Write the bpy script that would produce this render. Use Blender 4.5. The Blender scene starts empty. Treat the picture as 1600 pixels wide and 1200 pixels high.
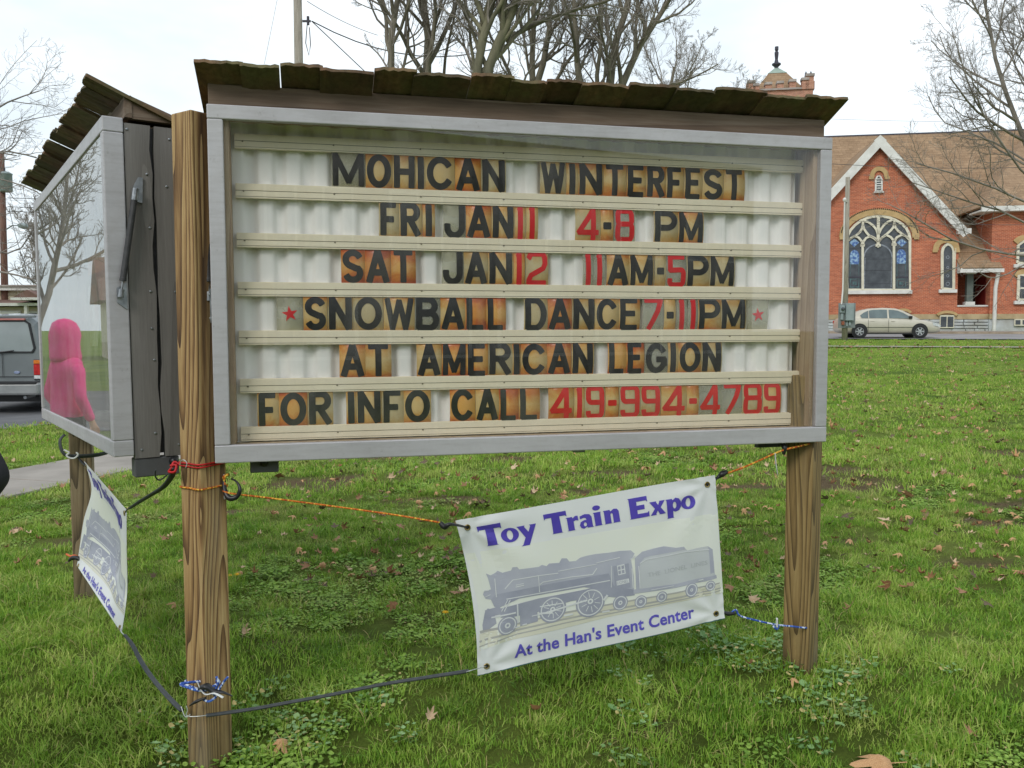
import bpy, bmesh, math, random
import numpy as np
from mathutils import Vector, Matrix

R = math.radians
random.seed(7)
rng = np.random.default_rng(11)
scene = bpy.context.scene

# ------------------------------------------------------------------ camera
CAM_H, FPX, PITCH, ROLL = 1.5, 1348.0, R(3.674), R(-0.116)
cam_data = bpy.data.cameras.new('camera')
cam_data.sensor_width = 36.0
cam_data.lens = FPX / 1600 * 36
cam_data.clip_start, cam_data.clip_end = 0.05, 1500
cam = bpy.data.objects.new('camera', cam_data)
scene.collection.objects.link(cam)
_f = Vector((0, math.cos(PITCH), -math.sin(PITCH)))
_u = Vector((0, math.sin(PITCH), math.cos(PITCH)))
_r = Vector((1, 0, 0))
RT = _r * math.cos(ROLL) + _u * math.sin(ROLL)
UP = _u * math.cos(ROLL) - _r * math.sin(ROLL)
FW = _f
cam.matrix_world = Matrix(((RT.x, UP.x, -FW.x, 0), (RT.y, UP.y, -FW.y, 0), (RT.z, UP.z, -FW.z, CAM_H), (0, 0, 0, 1)))
scene.camera = cam

# ------------------------------------------------------------------ sky, sun, exposure
SUN_EL, SUN_AZ = R(38), R(205)          # azimuth clockwise from +Y (north)
world = bpy.data.worlds.new('World')
scene.world = world
world.use_nodes = True
nt = world.node_tree
nt.nodes.clear()
w_out = nt.nodes.new('ShaderNodeOutputWorld')
w_bg = nt.nodes.new('ShaderNodeBackground')
w_bg.inputs['Strength'].default_value = 0.1
sky = nt.nodes.new('ShaderNodeTexSky')
sky.sky_type = 'NISHITA'
sky.sun_disc = False
sky.sun_elevation = SUN_EL
sky.sun_rotation = SUN_AZ
w_tc = nt.nodes.new('ShaderNodeTexCoord')
w_map = nt.nodes.new('ShaderNodeMapping')
w_map.inputs['Scale'].default_value = (1, 1, 2.6)
w_noise = nt.nodes.new('ShaderNodeTexNoise')
w_noise.inputs['Scale'].default_value = 1.5
w_noise.inputs['Detail'].default_value = 6
w_noise.inputs['Roughness'].default_value = 0.55
w_ramp = nt.nodes.new('ShaderNodeValToRGB')
w_ramp.color_ramp.elements[0].position = 0.42
w_ramp.color_ramp.elements[0].color = (4.6, 5.3, 5.75, 1)
w_ramp.color_ramp.elements[1].position = 0.72
w_ramp.color_ramp.elements[1].color = (7.7, 8.0, 8.2, 1)
w_mix = nt.nodes.new('ShaderNodeMixRGB')
w_mix.inputs['Fac'].default_value = 0.93
L = nt.links.new
L(w_tc.outputs['Generated'], w_map.inputs['Vector'])
L(w_map.outputs['Vector'], w_noise.inputs['Vector'])
L(w_noise.outputs['Fac'], w_ramp.inputs['Fac'])
L(sky.outputs['Color'], w_mix.inputs['Color1'])
L(w_ramp.outputs['Color'], w_mix.inputs['Color2'])
L(w_mix.outputs['Color'], w_bg.inputs['Color'])
L(w_bg.outputs['Background'], w_out.inputs['Surface'])

sun_data = bpy.data.lights.new('sun', 'SUN')
sun_data.energy = 0.75
sun_data.angle = R(20)
sun_data.color = (1.0, 0.96, 0.9)
sun = bpy.data.objects.new('sun', sun_data)
scene.collection.objects.link(sun)
_sd = Vector((math.sin(SUN_AZ) * math.cos(SUN_EL), math.cos(SUN_AZ) * math.cos(SUN_EL), math.sin(SUN_EL)))
sun.rotation_euler = _sd.to_track_quat('Z', 'Y').to_euler()

scene.view_settings.view_transform = 'Standard'
scene.view_settings.look = 'None'
scene.view_settings.exposure = 0.78
scene.view_settings.gamma = 1.0
scene.view_settings.use_curve_mapping = False
scene.render.engine = 'CYCLES'
scene.cycles.use_denoising = True
scene.cycles.use_adaptive_sampling = False
scene.cycles.max_bounces = 8
scene.cycles.transparent_max_bounces = 16
scene.cycles.caustics_reflective = False
scene.cycles.caustics_refractive = False

# ------------------------------------------------------------------ measuring helpers (photo pixel -> point of the place)
CAM_O = Vector((0, 0, CAM_H))
def ray(px, py):
    return FW + RT * ((px - 800) / FPX) - UP * ((py - 600) / FPX)
def at(px, py, Y):
    d = ray(px, py)
    return CAM_O + d * (Y / d.y)
def gpt(px, py, z=0.0):
    d = ray(px, py)
    return CAM_O + d * ((z - CAM_H) / d.z)
def sm(t):
    t = np.clip(t, 0, 1)
    return t * t * (3 - 2 * t)
def gz(x, y):
    """height of the lawn: level by the sign, rising gently towards the church"""
    x = np.asarray(x, float); y = np.asarray(y, float)
    s = sm((x / np.maximum(y, 1.0) + 0.35) / 0.35)
    base = 0.0253 * np.clip(y - 5, 0, 55) * s
    b = 0.012 * np.sin(x * 2.1 + y * 1.3) + 0.009 * np.sin(x * 4.7 - y * 3.1 + 1) + 0.006 * np.sin(x * 9.1 + y * 7.7)
    fade = sm((11 - y) / 3.0) * sm((x + 0.45 * y + 0.2) / 0.6)
    dip = -0.215 * sm((3.9 - y) / 1.5)
    return base + b * fade + dip
def gzf(x, y):
    return float(gz(x, y))
def gpx(px, py):
    z = 0.0
    for _ in range(8):
        p = gpt(px, py, z); z = gzf(p.x, p.y)
    return p

# ------------------------------------------------------------------ mesh builder
class MB:
    def __init__(s):
        s.v = []; s.f = []; s.m = []
    def add(s, vs, fs, mi=0):
        o = len(s.v)
        s.v.extend([tuple(p) for p in vs])
        for f in fs:
            s.f.append(tuple(i + o for i in f)); s.m.append(mi)
        return s
    def box(s, x0, x1, y0, y1, z0, z1, mi=0, M=None):
        vs = [(x0,y0,z0),(x1,y0,z0),(x1,y1,z0),(x0,y1,z0),(x0,y0,z1),(x1,y0,z1),(x1,y1,z1),(x0,y1,z1)]
        if M is not None: vs = [M @ Vector(p) for p in vs]
        return s.add(vs, [(0,3,2,1),(4,5,6,7),(0,1,5,4),(1,2,6,5),(2,3,7,6),(3,0,4,7)], mi)
    def tube(s, pts, rad, n=8, mi=0, caps=True, flat=1.0):
        pts = [Vector(p) for p in pts]
        if not hasattr(rad, '__len__'): rad = [rad] * len(pts)
        vs, fs = [], []
        prev = None
        for i, p in enumerate(pts):
            t = (pts[min(i+1, len(pts)-1)] - pts[max(i-1, 0)])
            if t.length < 1e-9: t = Vector((0,0,1))
            t.normalize()
            if prev is None:
                a = Vector((0,0,1)) if abs(t.z) < 0.9 else Vector((1,0,0))
                n1 = t.cross(a).normalized()
            else:
                n1 = (prev - t * prev.dot(t)).normalized()
            prev = n1
            n2 = t.cross(n1)
            for k in range(n):
                a = 2*math.pi*k/n
                vs.append(p + n1*(math.cos(a)*rad[i]) + n2*(math.sin(a)*rad[i]*flat))
        for i in range(len(pts)-1):
            for k in range(n):
                a = i*n+k; b = i*n+(k+1)%n
                fs.append((a, b, b+n, a+n))
        if caps:
            fs.append(tuple(reversed(range(n))))
            fs.append(tuple((len(pts)-1)*n + k for k in range(n)))
        return s.add(vs, fs, mi)
    def prism(s, poly, y0, y1, mi=0, M=None):
        """polygon in x,z given counter-clockwise seen from -y, extruded y0..y1"""
        n = len(poly)
        vs = [(p[0], y0, p[1]) for p in poly] + [(p[0], y1, p[1]) for p in poly]
        if M is not None: vs = [M @ Vector(p) for p in vs]
        fs = [tuple(range(n)), tuple(reversed(range(n, 2*n)))]
        for i in range(n):
            j = (i+1) % n
            fs.append((j, i, i+n, j+n))
        return s.add(vs, fs, mi)
    def strip(s, path, w, y0, y1, mi=0):
        """ribbon of width w along a path in x,z with thickness y0..y1"""
        P = [Vector((p[0], p[1])) for p in path]
        Lf, Rt = [], []
        for i, p in enumerate(P):
            t = (P[min(i+1, len(P)-1)] - P[max(i-1, 0)]).normalized()
            nn = Vector((-t.y, t.x)) * (w/2)
            Lf.append(p+nn); Rt.append(p-nn)
        for i in range(len(P)-1):
            s.prism([Rt[i], Rt[i+1], Lf[i+1], Lf[i]], y0, y1, mi)
        return s
    def lathe(s, prof, n=16, M=None, mi=0):
        vs, fs = [], []
        for r_, z_ in prof:
            for k in range(n):
                a = 2*math.pi*k/n
                vs.append((r_*math.cos(a), r_*math.sin(a), z_))
        if M is not None: vs = [M @ Vector(p) for p in vs]
        for i in range(len(prof)-1):
            for k in range(n):
                a = i*n+k; b = i*n+(k+1)%n
                fs.append((a, b, b+n, a+n))
        fs.append(tuple(reversed(range(n))))
        fs.append(tuple((len(prof)-1)*n+k for k in range(n)))
        return s.add(vs, fs, mi)
    def mesh(s, name, mats, smooth=False):
        me = bpy.data.meshes.new(name)
        me.from_pydata(s.v, [], s.f)
        if not isinstance(mats, (list, tuple)): mats = [mats]
        for m in mats: me.materials.append(m)
        if len(mats) > 1: me.polygons.foreach_set('material_index', s.m)
        if smooth:
            me.polygons.foreach_set('use_smooth', [True]*len(me.polygons))
        me.update()
        return me
    def build(s, name, mats, parent=None, smooth=False, loc=None, rot=None, bevel=0, seg=1):
        o = link(bpy.data.objects.new(name, s.mesh(name, mats, smooth)), parent)
        if loc is not None: o.location = loc
        if rot is not None: o.rotation_euler = rot
        if bevel:
            b = o.modifiers.new('bevel', 'BEVEL'); b.width = bevel; b.segments = seg; b.limit_method = 'ANGLE'; b.angle_limit = R(40)
        return o

def link(o, parent=None):
    scene.collection.objects.link(o)
    if parent is not None: o.parent = parent
    return o
def tag(o, label=None, cat=None, group=None, kind=None):
    if label: o['label'] = label
    if cat: o['category'] = cat
    if group: o['group'] = group
    if kind: o['kind'] = kind
    return o
def thing(name, label, cat, loc=(0,0,0), rotz=0.0, group=None):
    o = bpy.data.objects.new(name, None)
    o.empty_display_size = 0.2
    link(o)
    o.location = loc
    o.rotation_euler = (0, 0, rotz)
    return tag(o, label, cat, group)
def copy_thing(root, loc, rotz, label):
    c = root.copy(); scene.collection.objects.link(c)
    c.location = loc; c.rotation_euler = (0, 0, rotz); c['label'] = label
    for ch in root.children:
        k = ch.copy(); scene.collection.objects.link(k); k.parent = c
        for g in ch.children:
            q = g.copy(); scene.collection.objects.link(q); q.parent = k
    return c

# ------------------------------------------------------------------ materials
def new_mat(name):
    m = bpy.data.materials.new(name)
    m.use_nodes = True
    return m, m.node_tree, m.node_tree.nodes['Principled BSDF']
def ramp(nt, stops, interp='LINEAR'):
    r_ = nt.nodes.new('ShaderNodeValToRGB')
    r_.color_ramp.interpolation = interp
    e = r_.color_ramp.elements
    while len(e) < len(stops): e.new(0.5)
    for i, (p, c) in enumerate(stops):
        e[i].position = p; e[i].color = (*c, 1)
    return r_
def vec(nt, stretch=(1,1,1), src='Object'):
    tc = nt.nodes.new('ShaderNodeTexCoord'); mp = nt.nodes.new('ShaderNodeMapping')
    mp.inputs['Scale'].default_value = stretch
    if src == 'World':
        g = nt.nodes.new('ShaderNodeNewGeometry'); nt.links.new(g.outputs['Position'], mp.inputs['Vector'])
    else:
        nt.links.new(tc.outputs[src], mp.inputs['Vector'])
    return mp.outputs['Vector']
def nz(nt, v, scale, detail=5, rough=0.55, dist=0.0):
    n = nt.nodes.new('ShaderNodeTexNoise')
    n.inputs['Scale'].default_value = scale; n.inputs['Detail'].default_value = detail
    n.inputs['Roughness'].default_value = rough; n.inputs['Distortion'].default_value = dist
    nt.links.new(v, n.inputs['Vector'])
    return n.outputs['Fac']
def mixc(nt, fac, a, b, mode='MIX'):
    m = nt.nodes.new('ShaderNodeMixRGB'); m.blend_type = mode
    for i, x in (('Fac', fac), ('Color1', a), ('Color2', b)):
        if isinstance(x, (int, float)): m.inputs[i].default_value = x
        elif isinstance(x, tuple): m.inputs[i].default_value = (*x, 1)
        else: nt.links.new(x, m.inputs[i])
    return m.outputs['Color']
def bump(nt, bsdf, h, strength=0.3, dist=0.01):
    b = nt.nodes.new('ShaderNodeBump')
    b.inputs['Strength'].default_value = strength; b.inputs['Distance'].default_value = dist
    nt.links.new(h, b.inputs['Height']); nt.links.new(b.outputs['Normal'], bsdf.inputs['Normal'])
def mat(name, c1, c2=None, scale=6, stretch=(1,1,1), rough=0.6, metal=0.0, b=0.0, bscale=None, bdist=0.01, detail=5, coat=0.0, src='Object', lo=0.35, hi=0.65, spec=0.5):
    m, t, p = new_mat(name)
    c2 = c2 or tuple(x*0.8 for x in c1)
    v = vec(t, stretch, src)
    n = nz(t, v, scale, detail)
    r_ = ramp(t, [(lo, c2), (hi, c1)])
    t.links.new(n, r_.inputs['Fac'])
    t.links.new(r_.outputs['Color'], p.inputs['Base Color'])
    p.inputs['Roughness'].default_value = rough
    p.inputs['Metallic'].default_value = metal
    p.inputs['Coat Weight'].default_value = coat
    p.inputs['Specular IOR Level'].default_value = spec
    if b:
        bump(t, p, nz(t, v, bscale or scale*3, 6), b, bdist)
    return m
def srgb(r_, g_, b_):
    f = lambda c: (c/255/12.92) if c/255 <= 0.04045 else ((c/255+0.055)/1.055)**2.4
    return (f(r_), f(g_), f(b_))

def wood(name, cols, fine=42.0, knots=True, zs=0.9, rough=0.75, axis='Z', bmp=0.5, wdist=26, rings=24.0, contrast=1.0, dirt=False):
    """flat sawn timber: growth rings drawn as contour lines of a field stretched along the grain"""
    m, t, p = new_mat(name)
    st = {'Z': (1, 1, 0.055*zs), 'X': (0.055*zs, 1, 1), 'Y': (1, 0.055*zs, 1)}[axis]
    v = vec(t, st)
    field = nz(t, v, 6.5, 1.2, 0.35, 0.15)
    def mth(op, x, y=None, z=None):
        q = t.nodes.new('ShaderNodeMath'); q.operation = op
        for i_, w_ in enumerate((x, y, z)):
            if w_ is None: continue
            if isinstance(w_, (int, float)): q.inputs[i_].default_value = w_
            else: t.links.new(w_, q.inputs[i_])
        return q.outputs[0]
    if knots:
        vo = t.nodes.new('ShaderNodeTexVoronoi'); vo.inputs['Scale'].default_value = 2.3
        vk = vec(t, tuple(1 if s_ == 1 else 0.42 for s_ in st)); t.links.new(vk, vo.inputs['Vector'])
        kn = mth('POWER', mth('SUBTRACT', 1.0, vo.outputs['Distance']), 7.0)      # rises near a knot
        field2 = mth('MULTIPLY_ADD', kn, 0.28, field)
    else:
        field2 = field
    saw = mth('FRACT', mth('MULTIPLY', field2, rings))
    late = mth('POWER', saw, 2.2)                                               # soft wood fading to a dark late-wood line
    fn = nz(t, v, fine*3.0, 4, 0.65)
    patch = nz(t, vec(t, tuple(1 if s_ == 1 else 0.2 for s_ in st)), 4.0, 4, 0.6)
    val = mth('ADD', mth('MULTIPLY', late, -0.55*contrast), mth('ADD', mth('MULTIPLY', fn, 0.70), mth('MULTIPLY_ADD', patch, 0.50, 0.04)))
    r_ = ramp(t, [(0.02, cols[0]), (0.30, cols[1]), (0.52, cols[2]), (0.78, cols[3])])
    t.links.new(val, r_.inputs['Fac'])
    c = r_.outputs['Color']
    if knots:
        kr = ramp(t, [(0.055, (1, 1, 1)), (0.10, (0, 0, 0))]); t.links.new(vo.outputs['Distance'], kr.inputs['Fac'])
        c = mixc(t, kr.outputs['Color'], c, tuple(x*0.45 for x in cols[0]))
    # thin drying cracks
    ck = nz(t, vec(t, tuple(1 if s_ == 1 else s_*0.5 for s_ in st)), 30, 2, 0.5)
    cr = ramp(t, [(0.26, (1, 1, 1)), (0.30, (0, 0, 0))]); t.links.new(ck, cr.inputs['Fac'])
    c = mixc(t, mixc(t, 1.0, cr.outputs['Color'], (0.55,)*3, 'MULTIPLY'), c, tuple(x*0.35 for x in cols[0]))
    if dirt:
        # rain splashed soil and green algae on the lowest hand's breadth of the post
        sp = t.nodes.new('ShaderNodeSeparateXYZ'); t.links.new(vec(t), sp.inputs[0])
        dn = nz(t, vec(t, (1,1,0.5)), 11, 5, 0.7)
        hgt = mth('MULTIPLY_ADD', dn, 0.45, sp.outputs['Z'])
        dr = ramp(t, [(0.52, (0.85,)*3), (0.72, (0,)*3)]); t.links.new(hgt, dr.inputs['Fac'])
        c = mixc(t, dr.outputs['Color'], c, mixc(t, 0.6, c, srgb(72,66,42)))
        gw = nz(t, vec(t, (1,1,0.12)), 5, 4, 0.6)
        gr = ramp(t, [(0.5, (0,)*3), (0.68, (0.55,)*3)]); t.links.new(gw, gr.inputs['Fac'])
        c = mixc(t, gr.outputs['Color'], c, srgb(124,116,102))
    t.links.new(c, p.inputs['Base Color'])
    p.inputs['Roughness'].default_value = rough
    bump(t, p, val, bmp, 0.004)
    return m

M = {}
def alu_mat():
    m, t, p = new_mat('painted_aluminium')
    v = vec(t, (1,1,1), 'World')
    n1 = nz(t, v, 2.2, 5, 0.6); n2 = nz(t, v, 26, 6, 0.75); n3 = nz(t, vec(t, (0.12,0.12,1), 'World'), 60, 3, 0.6)
    r1 = ramp(t, [(0.3, srgb(176,174,177)), (0.7, srgb(196,194,197))]); t.links.new(n1, r1.inputs['Fac'])
    r2 = ramp(t, [(0.30, (0.5,0.48,0.45)), (0.37, (0.93,0.92,0.91)), (0.6, (1,1,1))]); t.links.new(n2, r2.inputs['Fac'])   # scuffs and specks
    r3 = ramp(t, [(0.35, (0.88,0.87,0.86)), (0.55, (1,1,1))]); t.links.new(n3, r3.inputs['Fac'])                            # brushed streaks
    c = mixc(t, 0.55, r1.outputs['Color'], r2.outputs['Color'], 'MULTIPLY')
    c = mixc(t, 0.7, c, r3.outputs['Color'], 'MULTIPLY')
    t.links.new(c, p.inputs['Base Color']); p.inputs['Metallic'].default_value = 0.2
    rr = ramp(t, [(0.3, (0.62,)*3), (0.7, (0.40,)*3)]); t.links.new(n2, rr.inputs['Fac']); t.links.new(rr.outputs['Color'], p.inputs['Roughness'])
    bump(t, p, n3, 0.08, 0.001)
    return m
M['alu'] = alu_mat()
M['post'] = wood('treated_timber', [srgb(74,50,30), srgb(126,94,58), srgb(168,134,88), srgb(198,168,118)], dirt=True)
M['post_grey'] = wood('greyed_timber', [srgb(76,66,50), srgb(110,94,70), srgb(138,120,92), srgb(156,140,112)], dirt=True)
M['plank_grey'] = wood('weathered_plank', [srgb(84,80,77), srgb(106,102,98), srgb(118,114,110), srgb(130,126,122)], 60, True, 0.8, 0.85, 'Z', 0.3, rings=6, contrast=0.5)
M['fascia'] = wood('stained_fascia', [srgb(72,58,48), srgb(98,82,70), srgb(116,98,82), srgb(132,118,104)], 34, False, 1, 0.85, 'X', 0.3, rings=7, contrast=0.6)
M['inner_wood'] = wood('cabinet_timber', [srgb(116,94,76), srgb(150,126,102), srgb(172,148,122), srgb(188,168,142)], 40, False, 1, 0.8, 'Z', 0.2, rings=8, contrast=0.7)
def mossy():
    m, t, p = new_mat('mossy_shingle')
    v = vec(t, (1, 0.2, 1), 'World')
    a = nz(t, v, 9, 5, 0.6, 1.5)
    g = nz(t, vec(t, (1,1,1), 'World'), 5, 5, 0.65)
    r1 = ramp(t, [(0.3, srgb(76,60,46)), (0.52, srgb(110,88,66)), (0.75, srgb(130,98,74))])
    t.links.new(a, r1.inputs['Fac'])
    r2 = ramp(t, [(0.4, (0,0,0)), (0.62, (1,1,1))])
    t.links.new(g, r2.inputs['Fac'])
    c = mixc(t, r2.outputs['Color'], r1.outputs['Color'], srgb(100,96,66))
    oi = t.nodes.new('ShaderNodeObjectInfo'); orr = ramp(t, [(0.0, (0.62,0.60,0.58)), (0.5, (0.95,0.93,0.92)), (1.0, (1.2,1.16,1.12))]); t.links.new(oi.outputs['Random'], orr.inputs['Fac'])
    c = mixc(t, 1.0, c, orr.outputs['Color'], 'MULTIPLY')
    sn = nz(t, vec(t, (1,1,1), 'World'), 38, 5, 0.75); sr = ramp(t, [(0.35, (0.55,0.52,0.5)), (0.6, (1.1,1.1,1.08))]); t.links.new(sn, sr.inputs['Fac'])
    c = mixc(t, 0.7, c, sr.outputs['Color'], 'MULTIPLY')
    t.links.new(c, p.inputs['Base Color']); p.inputs['Roughness'].default_value = 0.9
    bump(t, p, a, 0.4, 0.006)
    return m
M['shingle'] = mossy()
M['shingle_top'] = mat('shingle_end', srgb(150,138,124), srgb(96,80,70), 14, rough=0.9, b=0.3)
M['white_plastic'] = mat('corrugated_white_plastic', srgb(242,241,238), srgb(233,232,228), 2, rough=0.42, lo=0.3, hi=0.7)
M['rail'] = mat('beige_letter_track', srgb(236,226,200), srgb(228,217,190), 5, rough=0.5)
M['rail_line'] = mat('track_groove', srgb(120,112,92), rough=0.7)
M['black_ink'] = mat('black_letter_ink', (0.012,0.013,0.013), (0.017,0.018,0.018), 30, rough=0.45, spec=0.3)
M['red_ink'] = mat('red_letter_ink', srgb(208,20,28), srgb(194,18,28), 12, rough=0.45, spec=0.3)
M['steel'] = mat('galvanised_steel', srgb(168,172,176), srgb(130,134,138), 30, rough=0.4, metal=0.8, b=0.05)
M['white_wire'] = mat('plated_wire', srgb(222,224,224), srgb(180,184,184), 40, rough=0.3, metal=0.5)
M['black_metal'] = mat('strut_black', srgb(46,46,48), srgb(62,61,62), 60, rough=0.45, b=0.1, bscale=200, bdist=0.001)
M['rubber'] = mat('black_rubber', srgb(52,56,58), srgb(66,70,72), 40, rough=0.62, b=0.2, bscale=120, bdist=0.002)
M['black_plastic'] = mat('black_plastic', (0.012,0.012,0.013), (0.02,0.02,0.022), 30, rough=0.4)
M['grey_box'] = mat('grey_box_paint', srgb(98,98,100), srgb(86,86,88), 8, rough=0.6)
M['brass'] = mat('brass_grommet', srgb(190,170,120), srgb(140,120,70), 50, rough=0.3, metal=0.9)
M['white_strap'] = mat('white_strap', srgb(225,226,224), srgb(205,206,204), 30, rough=0.6)
def rope(name, a, b_, c_):
    m, t, p = new_mat(name)
    w = t.nodes.new('ShaderNodeTexVoronoi'); w.inputs['Scale'].default_value = 170
    t.links.new(vec(t, (1,1,0.6)), w.inputs['Vector'])
    sp = t.nodes.new('ShaderNodeSeparateColor'); t.links.new(w.outputs['Color'], sp.inputs['Color'])
    r_ = ramp(t, [(0.0, a), (0.5, b_), (0.72, c_)], 'CONSTANT')
    t.links.new(sp.outputs['Red'], r_.inputs['Fac']); t.links.new(r_.outputs['Color'], p.inputs['Base Color'])
    p.inputs['Roughness'].default_value = 0.7
    bump(t, p, w.outputs['Distance'], 0.6, 0.002)
    return m
M['rope_orange'] = rope('orange_rope', srgb(205,110,28), srgb(168,72,20), srgb(232,190,70))
M['rope_blue'] = rope('blue_rope', srgb(44,78,160), srgb(70,110,196), srgb(215,224,238))
M['red_cord'] = mat('red_cord', srgb(200,24,28), srgb(160,16,20), 60, rough=0.6)
M['orange_cord'] = mat('orange_cord', srgb(226,110,50), srgb(200,90,40), 60, rough=0.6)

def glass(name, tint=(1,1,1), boost=1.0, film=(0.004, 0.05)):
    """thin pane: clear to the light, Fresnel mirror on top"""
    m = bpy.data.materials.new(name); m.use_nodes = True
    t = m.node_tree; t.nodes.clear()
    o = t.nodes.new('ShaderNodeOutputMaterial')
    tr = t.nodes.new('ShaderNodeBsdfTransparent'); tr.inputs['Color'].default_value = (*tint, 1)
    gl = t.nodes.new('ShaderNodeBsdfGlossy'); gl.inputs['Roughness'].default_value = 0.0
    ge = t.nodes.new('ShaderNodeNewGeometry')
    dt = t.nodes.new('ShaderNodeVectorMath'); dt.operation = 'DOT_PRODUCT'
    t.links.new(ge.outputs['Normal'], dt.inputs[0]); t.links.new(ge.outputs['Incoming'], dt.inputs[1])
    def mth(op, x, y=None):
        q = t.nodes.new('ShaderNodeMath'); q.operation = op
        for i, z in enumerate((x, y)):
            if z is None: continue
            if isinstance(z, (int, float)): q.inputs[i].default_value = z
            else: t.links.new(z, q.inputs[i])
        return q.outputs[0]
    # Schlick's law on the angle of view, the same from both sides of the pane
    fr = mth('ADD', mth('MULTIPLY', mth('POWER', mth('SUBTRACT', 1.0, mth('ABSOLUTE', dt.outputs['Value'])), 5.0 / boost), 0.96), 0.04)
    # a film of dust and wiped streaks
    df = t.nodes.new('ShaderNodeBsdfDiffuse'); df.inputs['Color'].default_value = (*srgb(222,218,210), 1)
    v = vec(t, (1, 1, 0.25))
    n = nz(t, v, 7, 6, 0.7, 1.2)
    r_ = ramp(t, [(0.38, (film[0],)*3), (0.75, (film[1],)*3)])
    t.links.new(n, r_.inputs['Fac'])
    m1 = t.nodes.new('ShaderNodeMixShader'); m2 = t.nodes.new('ShaderNodeMixShader')
    t.links.new(r_.outputs['Color'], m1.inputs['Fac'])
    t.links.new(tr.outputs[0], m1.inputs[1]); t.links.new(df.outputs[0], m1.inputs[2])
    t.links.new(fr, m2.inputs['Fac'])
    t.links.new(m1.outputs[0], m2.inputs[1]); t.links.new(gl.outputs[0], m2.inputs[2])
    t.links.new(m2.outputs[0], o.inputs['Surface'])
    return m
M['glass'] = glass('display_glass')
M['case_glass'] = glass('case_glass', (0.93,0.95,0.94), 1.06, (0.12, 0.40))

# ================================================================== THE SETTING
# ------------------------------------------------------------------ ground
def spaced(lo, hi, fine_lo, fine_hi, n_f, n_o):
    a = list(np.linspace(fine_lo, fine_hi, n_f))
    q = np.geomspace(1, 1 + (hi - fine_hi), n_o)[1:] - 1 + fine_hi
    p = fine_lo - (np.geomspace(1, 1 + (fine_lo - lo), n_o)[1:] - 1)
    return np.array(list(p[::-1]) + a + list(q))
xs = spaced(-700, 700, -14, 16, 150, 22)
ys = spaced(-300, 900, -2, 14, 110, 34)
GX, GY = np.meshgrid(xs, ys)
GZ = gz(GX, GY)
vs = np.stack([GX.ravel(), GY.ravel(), GZ.ravel()], -1)
nx, ny = len(xs), len(ys)
fs = [(j*nx+i, j*nx+i+1, (j+1)*nx+i+1, (j+1)*nx+i) for j in range(ny-1) for i in range(nx-1)]
gm = bpy.data.meshes.new('ground'); gm.from_pydata(vs.tolist(), [], fs)
gm.polygons.foreach_set('use_smooth', [True]*len(gm.polygons))

# bare patches (x, y, rx, ry)
BARE = [(2.95, 7.9, 0.85, 0.42), (2.0, 7.6, 0.6, 0.22), (3.3, 8.6, 0.5, 0.25), (1.0, 8.4, 0.5, 0.16), (-0.6, 7.2, 0.45, 0.16), (0.6, 7.6, 0.35, 0.14), (-2.3, 7.0, 0.4, 0.14), (4.9, 8.0, 0.5, 0.2), (3.0, 5.4, 0.35, 0.12), (2.2, 5.9, 0.3, 0.1), (-1.7, 8.2, 0.75, 0.4), (-1.2, 9.6, 0.5, 0.3), (3.6, 6.4, 0.5, 0.16),
        (0.25, 6.3, 0.22, 0.12), (4.2, 7.1, 0.5, 0.18), (0.55, 4.25, 0.16, 0.07), (-0.55, 4.5, 0.14, 0.08), (-1.05, 3.95, 0.16, 0.09),
        (2.3, 9.6, 0.4, 0.2), (5.6, 9.5, 0.6, 0.25), (0.1, 9.2, 0.4, 0.2), (-0.2, 3.35, 0.12, 0.06), (0.42, 3.3, 0.1, 0.06), (-3.1, 6.0, 0.25, 0.12)]
def bare(x, y):
    m = np.zeros_like(np.asarray(x, float))
    for bx, by, rx, ry in BARE:
        wob = 0.25*np.sin(x*9+by*5) + 0.25*np.sin(y*13+bx*7)
        m = np.maximum(m, np.clip(1.25 + wob - ((x-bx)/rx)**2 - ((y-by)/ry)**2, 0, 1))
    return m
bare_v = bare(GX.ravel(), GY.ravel())
at_ = gm.attributes.new('bare', 'FLOAT', 'POINT'); at_.data.foreach_set('value', bare_v.astype(np.float32))
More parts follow.
